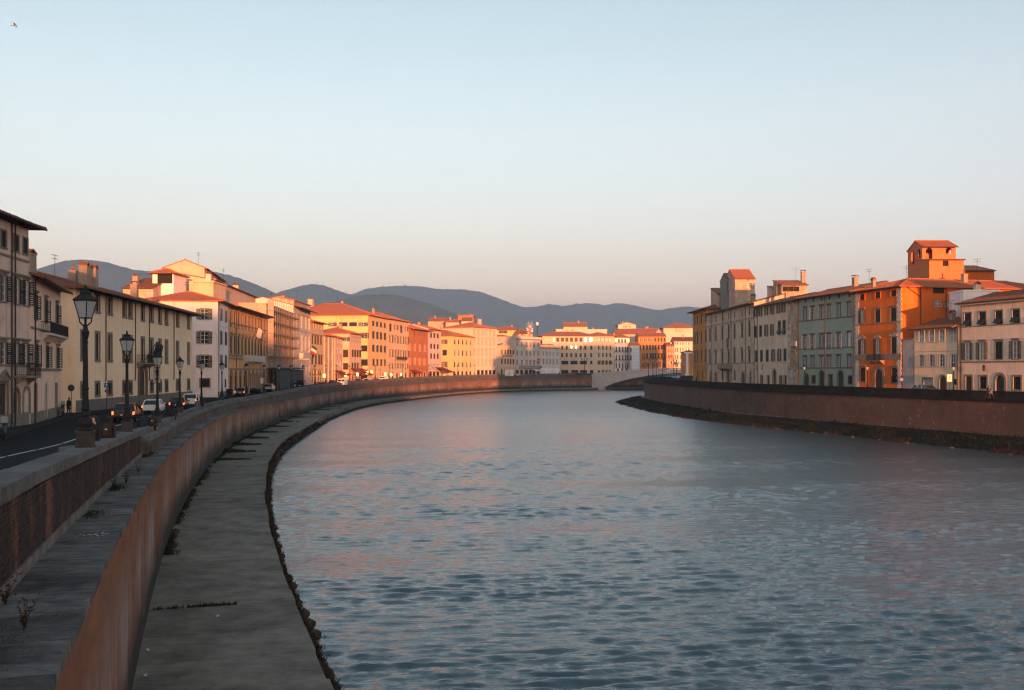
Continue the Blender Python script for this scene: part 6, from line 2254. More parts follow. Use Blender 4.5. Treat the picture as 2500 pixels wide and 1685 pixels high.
def make_car(style, paint, lit):
    L, w, h, belt = {'suv': (4.4, .92, 1.62, 1.02), 'wagon': (4.6, .87, 1.47, .92), 'hatch': (4.0, .84, 1.47, .92), 'van': (4.9, .95, 1.95, 1.08)}[style]
    r = empty('parked_car' if not lit else 'car')
    y0, y1 = -L / 2, L / 2
    nose = .70 if style != 'van' else .95
    st = [(y0, .42, belt * .93, w * .90), (y0 + .10, .30, belt * .98, w * .97), (y0 + .7, .22, belt, w), (0, .20, belt, w), (y1 - 1.15, .22, belt * .98, w), (y1 - .35, .26, belt * .86, w * .95), (y1 - .06, .34, nose, w * .85), (y1, .42, nose * .92, w * .78)]
    secs = []
    for y, zb, zt, ww in st:
        m = zb + (zt - zb) * .55
        secs.append([(-ww * .93, y, zb), (-ww, y, zb + .12), (-ww, y, m), (-ww * .94, y, zt), (0, y, zt + .03), (ww * .94, y, zt), (ww, y, m), (ww, y, zb + .12), (ww * .93, y, zb)])
    mb = MB(); loft(mb, secs)
    rw_ = w * .76
    back = {'suv': (.12, .62), 'wagon': (.10, .45), 'hatch': (.12, .5), 'van': (.05, .16)}[style]
    f0, f1 = {'suv': (1.25, .45), 'wagon': (1.2, .35), 'hatch': (1.05, .3), 'van': (1.75, 1.15)}[style]
    cab = [(y0 + back[0], belt - .03, w * .93), (y0 + back[1], h - .05, rw_), (-.1, h, rw_), (f1, h - .04, rw_), (f0, belt - .05, w * .9)]
    # roof and pillars
    for (ya, za, wa), (yb, zb, wb) in zip(cab[1:-1], cab[2:]):
        if zb > belt: mb.hexa([(-wa, ya, za - .06), (wa, ya, za - .06), (wb, yb, zb - .06), (-wb, yb, zb - .06)], [(-wa * .97, ya, za), (wa * .97, ya, za), (wb * .97, yb, zb), (-wb * .97, yb, zb)])
    for s in (-1, 1):
        mb.bar((s * cab[0][2], cab[0][0], cab[0][1]), (s * rw_, cab[1][0], cab[1][1] - .03), .06, 6)
        mb.bar((s * cab[4][2], cab[4][0], cab[4][1]), (s * rw_, cab[3][0], cab[3][1] - .03), .045, 6)
        for ym in ((-.2,) if style != 'wagon' else (-.15, -1.2)): mb.bar((s * w * .93, ym, belt), (s * rw_, ym, h - .04), .04, 6)
    body = mb.build('body', paint, r, False)
    mb = MB()
    a, c, d, e = cab[0], cab[1], cab[3], cab[4]
    g = .985
    mb.hexa([(-a[2] * g, a[0] + .02, a[1]), (a[2] * g, a[0] + .02, a[1]), (e[2] * g, e[0] - .02, e[1]), (-e[2] * g, e[0] - .02, e[1])], [(-rw_ * g, c[0] + .02, c[1] - .05), (rw_ * g, c[0] + .02, c[1] - .05), (rw_ * g, d[0] - .02, d[1] - .05), (-rw_ * g, d[0] - .02, d[1] - .05)])
    if not (style == 'van'):
        mb.build('window', CG, r)
    else:
        mb.build('cabin', paint, r)
        m2 = MB(); m2.hexa([(-e[2] * .95, e[0] - .5, belt), (e[2] * .95, e[0] - .5, belt), (e[2] * .95, e[0] + .02, belt), (-e[2] * .95, e[0] + .02, belt)], [(-rw_ * .97, d[0] - .4, h - .2), (rw_ * .97, d[0] - .4, h - .2), (rw_ * .97, d[0] + .06, h - .2), (-rw_ * .97, d[0] + .06, h - .2)])
        m2.build('window', CG, r)
        m3 = MB()
        for s in (-1, 1): m3.box(s * .42 - .36, s * .42 + .36, y0 - .01 + .05, y0 + .12, 1.2, 1.7)
        m3.build('rear_window', CG, r)
    wm = MB(); 
    wm.lathe([(.20, -.10), (.315, -.10), (.325, -.05), (.325, .05), (.315, .10), (.20, .10)], 16)
    wme = wm.mesh('wheel', RUBBER)
    rm = MB(); rm.lathe([(.05, -.09), (.21, -.075), (.21, .075), (.05, .09)], 12)
    rme = rm.mesh('rim', RIM)
    for s in (-1, 1):
        for y in (y0 + .82, y1 - .88):
            o = link('wheel', wme, r, (s * (w - .11), y, .325)); o.rotation_euler = (0, math.pi / 2, 0)
            link('rim', rme, o)
    for s in (-1, 1):
        mb = MB(); mb.hexa([(s * w * .92 - .12, y0 - .015, belt * .62), (s * w * .92 + .02, y0 - .005, belt * .62), (s * w * .93 + .03, y0 + .22, belt * .62), (s * w * .92 - .12, y0 + .22, belt * .62)], [(s * w * .92 - .14, y0 - .0, belt * .9), (s * w * .90 + .01, y0 + .01, belt * .9), (s * w * .93 + .02, y0 + .24, belt * .92), (s * w * .92 - .14, y0 + .24, belt * .92)])
        mb.build('tail_light', TAIL if lit else TAILOFF, r)
        mb = MB(); mb.hexa([(s * w * .66 - .16, y1 - .30, nose * .74), (s * w * .66 + .16, y1 - .34, nose * .74), (s * w * .66 + .14, y1 - .02 - .06 * 1, nose * .74), (s * w * .66 - .16, y1 + .0, nose * .74)], [(s * w * .66 - .16, y1 - .3, nose * .98), (s * w * .66 + .16, y1 - .34, nose * .98), (s * w * .66 + .12, y1 - .10, nose * .94), (s * w * .66 - .16, y1 - .02, nose * .94)])
        mb.build('headlight', WHITEW, r)
        mb = MB(); mb.box(min(s * w, s * (w + .17)), max(s * w, s * (w + .17)), f0 - .42, f0 - .32, belt, belt + .13); mb.build('mirror', paint, r)
    mb = MB(); mb.box(-.26, .26, y0 - .02, y0 + .02, belt * .55, belt * .55 + .12); mb.build('number_plate', PLATE, r)
    mb = MB(); mb.hexa([(-w * .92, y0 - .05, .34), (w * .92, y0 - .05, .34), (w * .96, y0 + .15, .34), (-w * .96, y0 + .15, .34)], [(-w * .92, y0 - .05, .52), (w * .92, y0 - .05, .52), (w * .96, y0 + .15, .52), (-w * .96, y0 + .15, .52)])
    mb.build('bumper', paint if paint in (PAINT['white'],) else RUBBER, r)
    return r
CARS = {}
def car(style, col, lit, p, hd, label, group='cars driving away along the left bank street', name=None, z=None):
    k = (style, col, lit)
    loc = (p[0], p[1], z)
    if k not in CARS:
        o = make_car(style, PAINT[col], lit); CARS[k] = o
        o.location = loc; o.rotation_euler = (0, 0, hd); o['label'] = label
    else: o = dup(CARS[k], loc, hd, label)
    tag(o, label, 'van' if style == 'van' else 'car', group)
    return o
def street(px_, D): return (PX(px_, D), D)
def hdg(D): return -math.atan2(WL(D + 1) - WL(D - 1), 2.0)
for st_, col, px_, D, l in (('suv', 'black', 312, 88, 'black off-roader with glowing tail lights behind the second lamp'), ('wagon', 'white', 377, 106, 'white estate car with lit tail lights behind the third lamp'), ('hatch', 'black', 439, 116, 'black hatchback with lit tail lights left of the white minivan'), ('suv', 'white', 470, 127, 'white minivan with its tail lights on, in front of the white corner house'), ('hatch', 'grey', 590, 176, 'small dark car with bright orange tail lights before the orange palace')):
    car(st_, col, True, street(px_, D), hdg(D), l, z=ZSL(D) - .11)
for st_, col, px_, D, l, a in (('suv', 'silver', 658, 205, 'light jeep parked before the scaffolding hoarding', .3), ('hatch', 'white', 719, 238, 'white car parked right of the scaffolding', .5), ('van', 'black', 736, 236, 'black van parked at the foot of the flag palace', .1), ('hatch', 'black', 813, 268, 'dark car parked left of the white van', .4), ('van', 'white', 837, 262, 'white delivery van with a round emblem below the rose house', 1.3), ('hatch', 'white', 897, 305, 'white car parked below the big yellow block', .9), ('van', 'white', 938, 322, 'white van before the ground floor arches of the yellow block', 1.2), ('hatch', 'silver', 981, 345, 'silver car before the apricot block', .9), ('wagon', 'white', 1243, 478, 'white van-like car before the salmon house', 1.0), ('wagon', 'silver', 1262, 485, 'silver estate before the grey beige palace', 1.0), ('hatch', 'red', 1394, 512, 'red car before the beige block shop fronts', 1.3), ('hatch', 'black', 1413, 514, 'black car before the beige block shop fronts', 1.3), ('hatch', 'grey', 846, 278, 'grey car half hidden behind the white delivery van', .6), ('hatch', 'red', 876, 296, 'red car parked under the salmon corner house', .8)):
    car(st_, col, False, street(px_, D), hdg(D) - a * 0, l, 'cars parked along the left bank street', z=ZSL(D) - .1)
o = [x for x in COL.objects if x.get('label', '').startswith('white delivery van')][0]
mb = MB()
for s in (-1, 1):
    for k in range(16):
        a, c = 2 * math.pi * k / 16, 2 * math.pi * (k + 1) / 16
        mb.quad((s * .965, -1.1 + .5 * math.cos(a), 1.28 + .3 * math.sin(a)), (s * .965, -1.1 + .5 * math.cos(c), 1.28 + .3 * math.sin(c)), (s * .965, -1.1 + .4 * math.cos(c), 1.28 + .22 * math.sin(c)), (s * .965, -1.1 + .4 * math.cos(a), 1.28 + .22 * math.sin(a)))
    for i in range(5): mb.quad((s * .965, -.5 + i * .22, 1.2), (s * .965, -.35 + i * .22, 1.2), (s * .965, -.35 + i * .22, 1.38), (s * .965, -.5 + i * .22, 1.38))
mb.build('emblem', IRON, o)
car('wagon', 'teal', False, (PX(2262, 149), 149), 3.4, 'dark green car roof showing above the right parapet before the low house', 'cars on the right bank', z=ZSR(149) + .0)
car('hatch', 'blue', False, (PX(1650, 345), 345), 2.6, 'light blue car at the bend of the right bank', 'cars on the right bank', z=ZSR(345) + .35)
car('wagon', 'black', False, (PX(1638, 362), 362), 2.6, 'dark car behind the light blue car at the right bank bend', 'cars on the right bank', z=ZSR(362) + .3)

ORD = ['first', 'second', 'third', 'fourth', 'fifth', 'sixth', 'seventh', 'eighth', 'ninth']
def make_scooter():
    r = empty('motor_scooter')
    tw = MB(); tw.lathe([(.14, -.05), (.24, -.05), (.25, 0), (.24, .05), (.14, .05)], 12); wme = tw.mesh('wheel', RUBBER)
    for y in (-.6, .62):
        o = link('wheel', wme, r, (0, y, .25)); o.rotation_euler = (0, math.pi / 2, 0)
    mb = MB(); mb.prism([(-.85, .45), (-.2, .30), (.25, .28), (.45, .45), (.62, .95), (.55, 1.0), (.35, .5), (0, .42), (-.15, .72), (-.85, .78)], 'x', -.16, .16); mb.build('body', PAINT['black'], r)
    mb = MB(); mb.hexa([(-.14, -.85, .78), (.14, -.85, .78), (.12, -.1, .74), (-.12, -.1, .74)], [(-.12, -.82, .9), (.12, -.82, .9), (.1, -.12, .84), (-.1, -.12, .84)]); mb.build('seat', RUBBER, r)
    mb = MB(); mb.bar((0, .64, .25), (0, .5, 1.02), .035, 6); mb.bar((-.32, .45, 1.05), (.32, .45, 1.05), .025, 6); mb.bar((.26, .47, 1.05), (.3, .5, 1.28), .012, 4); mb.bar((-.26, .47, 1.05), (-.3, .5, 1.28), .012, 4); mb.build('handlebar', IRON, r)
    mb = MB(); mb.hexa([(-.2, .56, 1.0), (.2, .56, 1.0), (.2, .59, 1.0), (-.2, .59, 1.0)], [(-.18, .46, 1.45), (.18, .46, 1.45), (.18, .48, 1.45), (-.18, .48, 1.45)]); mb.build('windshield', LGLASS, r)
    mb = MB(); mb.box(-.07, .07, -.9, -.85, .62, .72); mb.build('tail_light', TAILOFF, r)
    return r
sc0 = make_scooter()
tag(sc0, 'motor scooter parked at the corner of the peach house beside the man in black', 'scooter', 'scooters parked along the left bank street')
sc0.location = (PX(153, 95.5), 95.5, ZSL(95)); sc0.rotation_euler = (0, 0, .4)
k = 0
for px0, px1, n, D, where in ((603, 628, 9, 190, 'in the row before the orange palace'), (778, 800, 7, 262, 'in the row before the ochre house and church'), (545, 548, 1, 138, 'by the parapet at the sixth lamp'), (1402, 1440, 7, 514, 'in the row before the beige block')):
    for i in range(n):
        px_ = px0 + (px1 - px0) * (i / max(1, n - 1))
        dup(sc0, (PX(px_, D + i * .3), D + i * .3, ZSL(D) - .1), 1.2 + random.uniform(-.15, .15), (ORD[i] + ' motor scooter from the left ' + where) if n > 1 else 'lone motor scooter ' + where)
s_ = dup(sc0, (PX(4, 58), 58, ZSL(58) - .0), .2, 'dark motor scooter cut by the left edge before the taupe house')
# ------------------------------------------------------------------ signs, flags, bins
def pole_sign(loc, h, label, shapes, group=None, rz=0.0):
    r = tag(empty('road_sign', loc, rz), label, 'road sign', group)
    mb = MB(); mb.bar((0, 0, 0), (0, 0, h), .035, 6); mb.build('pole', IRON, r)
    for kind, z, s, mat, extra in shapes:
        mb = MB()
        if kind == 'round': mb.prism([(s * math.cos(2 * math.pi * k / 20), z + s * math.sin(2 * math.pi * k / 20)) for k in range(20)], 'y', -.06, -.035)
        else: mb.box(-s, s, -.06, -.035, z - s * extra, z + s * extra)
        mb.build('plate', mat, r)
    return r
BLUE = plain('sign_blue', (.02, .12, .34), .4); REDP = plain('sign_red', (.42, .03, .03), .4); DARKP = plain('sign_back', (.05, .05, .052), .6)
pole_sign((PX(174, 96), 96, ZSL(96)), 2.95, 'round road sign seen from its dark back at the corner of the yellow palace', [('round', 2.7, .33, DARKP, 1)])
r = pole_sign((PX(260.5, 104), 104, ZSL(104)), 3.1, 'blue arrow sign above a round no parking sign before the yellow palace', [('sq', 2.85, .24, BLUE, 1), ('round', 2.25, .2, REDP, 1)])
mb = MB(); mb.prism([(-.03, 2.68), (.03, 2.68), (.03, 2.9), (.1, 2.9), (0, 3.02), (-.1, 2.9), (-.03, 2.9)], 'y', -.07, -.061); mb.build('arrow', WHITEW, r)
mb = MB(); mb.prism([(.13 * math.cos(2 * math.pi * k / 16), 2.25 + .13 * math.sin(2 * math.pi * k / 16)) for k in range(16)], 'y', -.075, -.061); mb.build('disc', BLUE, r)
mb = MB(); mb.prism([(-.11, 2.33), (-.08, 2.36), (.11, 2.17), (.08, 2.14)], 'y', -.08, -.0755); mb.build('slash', REDP, r)
r = pole_sign((PX(641, 200), 200, ZSL(200)), 2.3, 'white notice board on a post before the orange palace', [('sq', 2.2, .42, WHITEW, 1.35)])
r = pole_sign((PX(2317.5, 149.5), 149.5, ZSR(149.5)), 2.7, 'white poster panel on a post before the low straw-coloured house', [('sq', 2.45, .42, DARKP, 1.5)])
mb = MB(); mb.box(-.36, .36, -.075, -.061, 1.9, 3.0); mb.build('poster', WHITEW, r)
mb = MB()
for i in range(3): mb.box(-.2 + .06 * i, .1 + .05 * i, -.085, -.076, 2.25 + .2 * i, 2.33 + .2 * i)
mb.build('print', BLUE, r)
r = pole_sign((PX(1632, 372), 372, ZSR(372) + .4), 3.6, 'white and red notice on a post near the right bridge end', [('sq', 3.0, .5, WHITEW, 1.6)])
mb = MB(); mb.prism([(.3 * math.cos(2 * math.pi * k / 12), 3.3 + .3 * math.sin(2 * math.pi * k / 12)) for k in range(12)], 'y', -.08, -.061); mb.build('disc', REDP, r)
r = pole_sign((PX(2201, 158), 158, ZSR(158)), 2.3, 'small round blue sign at the corner of the orange palace', [('round', 2.1, .26, BLUE, 1)])
mb = MB(); mb.box(-.45, .45, -.4, .4, 0, 1.1); mb.box(-.5, .5, -.45, .45, 1.1, 1.2)
tag(mb.build('litter_bin', IRON, None, loc=(PX(560, 172), 172, ZSL(172))), 'dark rubbish container at the corner of the white house', 'bin')

def cloth(w, h, cols, seed, sag=.25):
    mb = MB()
    nx, nz = 12, 8
    P = [[(w * i / nx, .12 * math.sin(i * .9 + seed + j * .3) * (i / nx), -h * j / nz - sag * (i / nx) * (1 + .3 * math.sin(j))) for j in range(nz + 1)] for i in range(nx + 1)]
    for i in range(nx):
        mb.mi = min(len(cols) - 1, int(i / nx * len(cols)))
        for j in range(nz): mb.quad(P[i][j], P[i][j + 1], P[i + 1][j + 1], P[i + 1][j])
    return mb.mesh('cloth', cols)
FGREEN, FRED, FWHITE, FBLUE = plain('flag_green', (.015, .05, .03), .8), plain('flag_red', (.25, .025, .02), .8), plain('flag_white', (.45, .43, .40), .8), plain('flag_blue', (.012, .018, .035), .8)
def flag(bld, t, z, cols, label, w=1.6, h=1.0, tilt=40, rz=0.0, L=2.6):
    loc = bld.o.matrix_basis @ Vector((t, -.05, z))
    r = tag(empty('flag', loc, bld.rz + rz), label, 'flag')
    a = RAD(tilt)
    tip = Vector((0, -L * math.cos(a), L * math.sin(a)))
    mb = MB(); mb.bar((0, 0, 0), tip, .03, 6); mb.build('pole', IRON, r)
    o = link('cloth', cloth(w, h, cols, t, .5), r, tip * .97)
    o.rotation_euler = (0, RAD(58), RAD(100))
    return r
zf = YEL.uz(190, 1040)[1]
flag(YEL, pt + .6, zf, [FBLUE], 'dark blue flag on the balcony of the yellow palace', 1.7, 1.0, 55, .1, 2.6)
flag(YEL, pt + 1.4, zf, [FGREEN, FWHITE, FRED], 'green white and red flag on the balcony of the yellow palace', 1.7, 1.0, 62, .2, 2.8)
flag(b2, b2.W * .62, b2.uz(480, 1010)[1], [FGREEN, FWHITE, FRED], 'tricolour flag with dark folds on the pinkish stone palace', 2.0, 1.5, 40, .2, 2.8)
gio = [x for x in COL.objects if x.get('label', '').startswith('orange palace with dark arched')][0]
class _B: pass
g_ = _B(); g_.o = gio; g_.rz = gio.rotation_euler.z
flag(g_, 22.5, 11.2, [FWHITE], 'white flag hanging on the orange arcaded palace', 1.7, .9, 60, .2, 2)
gp = [x for x in COL.objects if x.get('label', '').startswith('grey beige palace')][0]
g_ = _B(); g_.o = gp; g_.rz = gp.rotation_euler.z
flag(g_, 16, 7.0, [FRED, FWHITE, FRED], 'red and white flag on the grey beige palace', 2.0, 1.5, 40, .1, 3)
# vertical banner by the portal
bz = YEL.uz(255, 1250)[1]
loc = YEL.o.matrix_basis @ Vector((pt + 3.3, -.9, bz))
r = tag(empty('banner', loc, YEL.rz), 'narrow white vertical banner with red marks hanging by the portal of the yellow palace', 'banner')
mb = MB(); mb.box(-.03, .03, -.45, .45, 0, 4.0); mb.build('cloth', FWHITE, r)
mb = MB()
for i in range(7):
    mb.box(-.045, .045, -.25, .25 - .12 * (i % 2), .4 + i * .5, .62 + i * .5)
mb.build('lettering', FRED, r)
mb = MB(); mb.bar((0, -.5, 4.05), (0, .9, 4.05), .03, 6); mb.bar((0, -.5, -.05), (0, .9, -.05), .03, 6); mb.build('bracket', IRON, r)
# awnings
AWN = plain('awning_red', (.30, .035, .02), .85); AWD = plain('awning_dark_red', (.14, .015, .012), .85); AWW = plain('awning_white', (.6, .57, .52), .85)
def awning(lead, u0, u1, z, mat, label, out=2.4, drop=1.2):
    bo = [x for x in COL.objects if x.get('label', '').startswith(lead)][0]
    loc = bo.matrix_basis @ Vector((u0, -.08, z))
    r = tag(empty('awning', loc, bo.rotation_euler.z), label, 'awning', 'awnings over the left bank shops')
    w = u1 - u0
    mb = MB(); mb.hexa([(0, -out, -drop - .04), (w, -out, -drop - .04), (w, 0, -.04), (0, 0, -.04)], [(0, -out, -drop), (w, -out, -drop), (w, 0, 0), (0, 0, 0)])
    mb.box(0, w, -out - .02, -out, -drop - .35, -drop); mb.build('canopy', mat, r)
    mb = MB()
    for x in (.1, w - .1): mb.bar((x, 0, -drop), (x, -out, -drop - .02), .03, 5)
    mb.build('frame', IRON, r)
awning('low pink rubble church', 11, 19.5, 3.9, AWN, 'red awning spread over the pavement at the low church wall', 3.4)
awning('narrow rose house', 1, 6, 3.6, AWN, 'red awning at the foot of the narrow rose house', 2.6)
awning('salmon corner house', 1, 7, 4.4, AWN, 'red slanting awning under the salmon corner house, left one', 3.6, 2.0); awning('salmon corner house', 9, 15, 4.4, AWN, 'red slanting awning under the salmon corner house, right one', 3.6, 2.0)
awning('red brick medieval', .5, 9.5, 3.4, AWN, 'red awning at the foot of the red brick palace', 3); awning('narrow pink four', 8.5, 19, 4.4, AWD, 'wide dark red awning between the narrow pink house and the lemon house', 5, 2)
awning('grey beige palace', 13, 18, 3.3, AWW, 'small white awning at the grey beige palace', 2.6, .8)
# white trailers / kiosk boards before the small salmon house
for px0, px1, l in ((1232, 1243, 'white kiosk panel before the small salmon house, left one'), (1244, 1254, 'white kiosk panel before the small salmon house, right one')):
    D = 476
    mb = MB(); mb.box(0, (px1 - px0) * D / F, 0, .8, 0, 3.0); mb.box(-.1, (px1 - px0) * D / F + .1, -.1, .9, 3.0, 3.15)
    tag(mb.build('kiosk', WHITEW, None, loc=(PX(px0, D), D, ZSL(D))), l, 'kiosk')
# shop signs along the lit street, their emission standing in for reflected sun
GLOW = emit('sign_sun_glint', (1.0, .62, .22), .55)
for i, (u, v, D, l) in enumerate(((700, 1280, 285, 'small shop sign with painted sun glint before the ochre house'), (940, 1270, 308, 'small shop sign with painted sun glint under the salmon corner house, left'), (1073, 1265, 322, 'small shop sign with painted sun glint under the salmon corner house, right'), (1182, 1248, 332, 'sign with painted sun glint at the foot of the big yellow block'), (1230, 1238, 336, 'sign with painted sun glint beside the arched door of the big yellow block'), (1385, 1262, 355, 'sign with painted sun glint below the right end of the big yellow block'), (1452, 1268, 362, 'sign with painted sun glint at the left of the apricot block'), (1565, 1265, 378, 'sign with painted sun glint at the right of the apricot block'))):
    x, y = cx_('R3', u), cy_('R3', v)
    r = tag(empty('shop_sign', (PX(x, D), D, PZ(y, D))), l, 'shop sign', 'shop signs with painted sun glints on the sunlit street')
    mb = MB(); mb.box(-.42, .42, -.1, .1, -.55, .55); mb.build('panel', GLOW, r)
    mb = MB(); mb.bar((0, 0, -3.2), (0, 0, -.55), .04, 5); mb.build('post', IRON, r)
# scaffolding
sf = tag(empty('scaffolding', SCAF.o.location, SCAF.rz), 'tall scaffolding with decks and dark hoarding in front of the rubble-walled house', 'scaffolding')
STEEL = plain('scaffold_steel', (.30, .24, .19), .5, .4); PLANK = plain('scaffold_plank', (.34, .19, .10), .85, var=.3); HOARD = plain('hoarding', (.05, .053, .05), .8, var=.4); NETM = plain('scaffold_net', (.33, .27, .24), .9, var=.25)
Wd, Hs = SCAF.W, SCAF.H + 1.0
nbay = 15
for i in range(nbay + 1):
    for y in (-1.5, -.35):
        mb = MB(); mb.bar((0, 0, 0), (0, 0, Hs if y < -1 else Hs - .8), .05, 5)
        mb.build('pole', STEEL, sf, loc=(.3 + (Wd - .6) * i / nbay, y, 0))
nl = 8
for l in range(1, nl):
    z = Hs * l / nl
    mb = MB(); mb.box(.1, Wd - .1, -1.55, -.3, z - .06, z); mb.build('deck', PLANK, sf)
    for dz in (.5, 1.0):
        mb = MB(); mb.bar((.1, -1.56, z + dz), (Wd - .1, -1.56, z + dz), .035, 5); mb.build('guard_rail', STEEL, sf)
    mb = MB(); mb.box(.1, Wd - .1, -1.6, -1.57, z, z + .2); mb.build('toe_board', PLANK, sf)
for i in range(0, nbay, 2):
    for l in range(1, nl - 1):
        mb = MB(); x0, x1 = .3 + (Wd - .6) * i / nbay, .3 + (Wd - .6) * (i + 1) / nbay
        mb.bar((x0, -1.52, Hs * l / nl), (x1, -1.52, Hs * (l + 1) / nl), .03, 4); mb.build('brace', STEEL, sf)
for i in range(9):
    x0, x1 = -.4 + (Wd + 1) * i / 9, -.4 + (Wd + 1) * (i + 1) / 9 - .06
    mb = MB(); mb.box(x0, x1, -2.3, -2.22, .1, 4.4); mb.build('hoarding_panel', HOARD, sf)
mb = MB(); mb.box(-.5, Wd + .6, -2.8, -.3, 4.6, 4.8); mb.build('canopy', HOARD, sf)
mb = MB()
for l in range(3, nl): mb.box(.02, .06, -1.5, -.3, Hs * l / nl + .05, Hs * (l + 1) / nl - .05)
mb.build('net', NETM, sf)
# white building sheet
p = GREYH
r = tag(empty('building_sheet', (PX(1542.5, 548), 548, 8.0)), 'white building sheet with cell pattern hanging in front of the narrow grey house', 'building sheet')
SHEET = plain('sheet_white', (.50, .58, .64), .8, var=.08)
wS = (1561.5 - 1542.5) * 548 / F; hS = PZ(cy_('R5', 622), 548) - 8
for i in range(4):
    for j in range(9):
        mb = MB(); mb.box(wS * i / 4 + .03, wS * (i + 1) / 4 - .03, -.05, .05, hS * j / 9 + .04, hS * (j + 1) / 9 - .04); mb.build('panel', SHEET, r)
mb = MB(); mb.box(0, wS, .06, .12, 0, hS); mb.build('backing', STEEL, r)
# masts
r = tag(empty('telecom_mast', (PX(1294, 530), 530, 27)), 'small lattice mast with drum antennas on the grey beige palace roof', 'mast')
mb = MB()
for sx_ in (-.6, .6):
    mb.bar((sx_, 0, 0), (sx_ * .6, 0, 7.5), .12, 5)
for k in range(6): mb.bar((-.6 + .04 * k, 0, k * 1.2), (.6 - .04 * k, 0, k * 1.2 + 1.2), .07, 4); mb.bar((.6 - .04 * k, 0, k * 1.2), (-.6 + .04 * k, 0, k * 1.2 + 1.2), .07, 4)
mb.build('lattice', plain('mast_red', (.45, .2, .16), .6), r)
for (x, z, s) in ((-1.2, 4.6, .5), (1.0, 4.2, .55), (-.9, 3.2, .4), (1.3, 5.4, .4), (0, 6.6, .45), (-1.6, 5.6, .35)):
    mb = MB(); mb.lathe([(s, -.25), (s, .2), (s * .5, .35)], 12, 0, 0); o = mb.build('drum', WHITEW, r, loc=(x, -.3, z)); o.rotation_euler = (math.pi / 2, 0, 0)
for i in range(5):
    mb = MB(); x = -1.6 + i * .8; mb.bar((x, 0, 5.5), (x, 0, 8.6 + (i % 2)), .06, 4); mb.build('rod', WHITEW, r)
r = tag(empty('tall_lamp', (PX(1311.5, 528), 528, 26)), 'tall post with a pale round head behind the grey beige palace', 'mast')
mb = MB(); mb.bar((0, 0, 0), (0, 0, 8.2), .22, 6); mb.build('post', IRON, r)
mb = MB(); mb.lathe([(.3, 8.0), (.7, 8.4), (.7, 9.6), (.3, 9.9)], 10); mb.build('head', WHITEW, r)
MASTM = plain('radio_mast', (.25, .24, .25), .6)
for i, (x, yt, yb, D) in enumerate(((935, 689, 702, 7600), (951.6, 688, 702, 7600), (966, 690, 702, 7600), (981.6, 683, 702, 7600), (986.5, 688, 702, 7600), (992, 691, 702, 7600), (1004, 694, 703, 7600), (1012, 695, 703, 7600), (773.5, 686.5, 697, 6300), (787, 691, 697, 6300))):
    mb = MB()
    h = (yb - yt) / F * D
    mb.bar((0, 0, -20), (0, 0, h), 2.2, 4, 1.0)
    for k in range(3): mb.bar((-4, 0, h * (.5 + .15 * k)), (4, 0, h * (.5 + .15 * k)), .8, 4)
    tag(mb.build('radio_mast', MASTM, None, loc=(PX(x, D), D, PZ(yb, D))), (ORD[i] + ' radio mast from the left on the long far ridge') if D == 7600 else ('taller radio mast on the pointed middle hill' if i == 8 else 'shorter radio mast on the pointed middle hill'), 'radio mast', 'radio masts on the far hills')
# bird in the sky
mb = MB()
mb.lathe([(.01, -.28), (.05, -.15), (.07, 0), (.05, .15), (.01, .25)], 8)
bd_ = MB()
for v_ in mb.v: pass
M = Matrix.Rotation(math.pi / 2, 4, 'Y')
bd_.v = [tuple(M @ Vector(v_)) for v_ in mb.v]; bd_.f = mb.f; bd_.m = mb.m
for s in (-1, 1):
    bd_.quad((-.1, 0, .03), (.12, 0, .03), (.06, s * .35, .14), (-.06, s * .35, .14)); bd_.quad((-.06, s * .35, .14), (.06, s * .35, .14), (-.08, s * .75, .06), (-.1, s * .75, .06))
bd_.quad((-.25, -.05, 0), (-.25, .05, 0), (-.42, .09, 0), (-.42, -.09, 0))
tag(bd_.build('bird', plain('bird_grey', (.18, .18, .19), .7), None, loc=(PX(37, 95), 95, PZ(63, 95)), rz=.2), 'small grey bird gliding in the upper left sky', 'bird')
# ------------------------------------------------------------------ plants, litter, stones along the water
def blades(name, items, mat, label=None):
    """items: (x, y, z, height, lean_x, lean_y, width)"""
    A = np.array(items, float)
    n = len(A)
    ang = rng.uniform(0, 6.283, n)
    dx, dy_ = np.cos(ang) * A[:, 6] / 2, np.sin(ang) * A[:, 6] / 2
    p0 = np.stack([A[:, 0] - dx, A[:, 1] - dy_, A[:, 2]], 1); p1 = np.stack([A[:, 0] + dx, A[:, 1] + dy_, A[:, 2]], 1)
    p2 = np.stack([A[:, 0] + A[:, 4], A[:, 1] + A[:, 5], A[:, 2] + A[:, 3]], 1)
    V = np.stack([p0, p1, p2], 1).reshape(-1, 3)
    me = bpy.data.meshes.new(name)
    me.vertices.add(3 * n); me.vertices.foreach_set('co', V.astype(np.float32).ravel())
    me.loops.add(3 * n); me.loops.foreach_set('vertex_index', np.arange(3 * n, dtype=np.int32))
    me.polygons.add(n); me.polygons.foreach_set('loop_start', np.arange(0, 3 * n, 3, dtype=np.int32))
    me.update(calc_edges=True)
    me.materials.append(mat)
    return tag(link(name, me), kind='stuff')
def plantmat(name, a, b_, c2=None):
    m, nt, b = newmat(name)
    v = posvec(nt)
    f = noise_node(nt, v, .9, 5, .8)
    c = mixc(nt, ramp_node(nt, f, [(.35, 0), (.65, 1)]), a, b_)
    if c2:
        f2 = noise_node(nt, v, .35, 4, .7, mapscale=(1, 1, 1), loc=(4, 4, 4))
        c = mixc(nt, ramp_node(nt, f2, [(.55, 0), (.62, .9)]), c, c2)
    nt.links.new(c, b.inputs['Base Color'])
    b.inputs['Roughness'].default_value = .9
    b.inputs['Specular IOR Level'].default_value = .1
    return m
GRASS = plantmat('bank_grass', (.008, .012, .006), (.022, .027, .012), (.045, .03, .018))
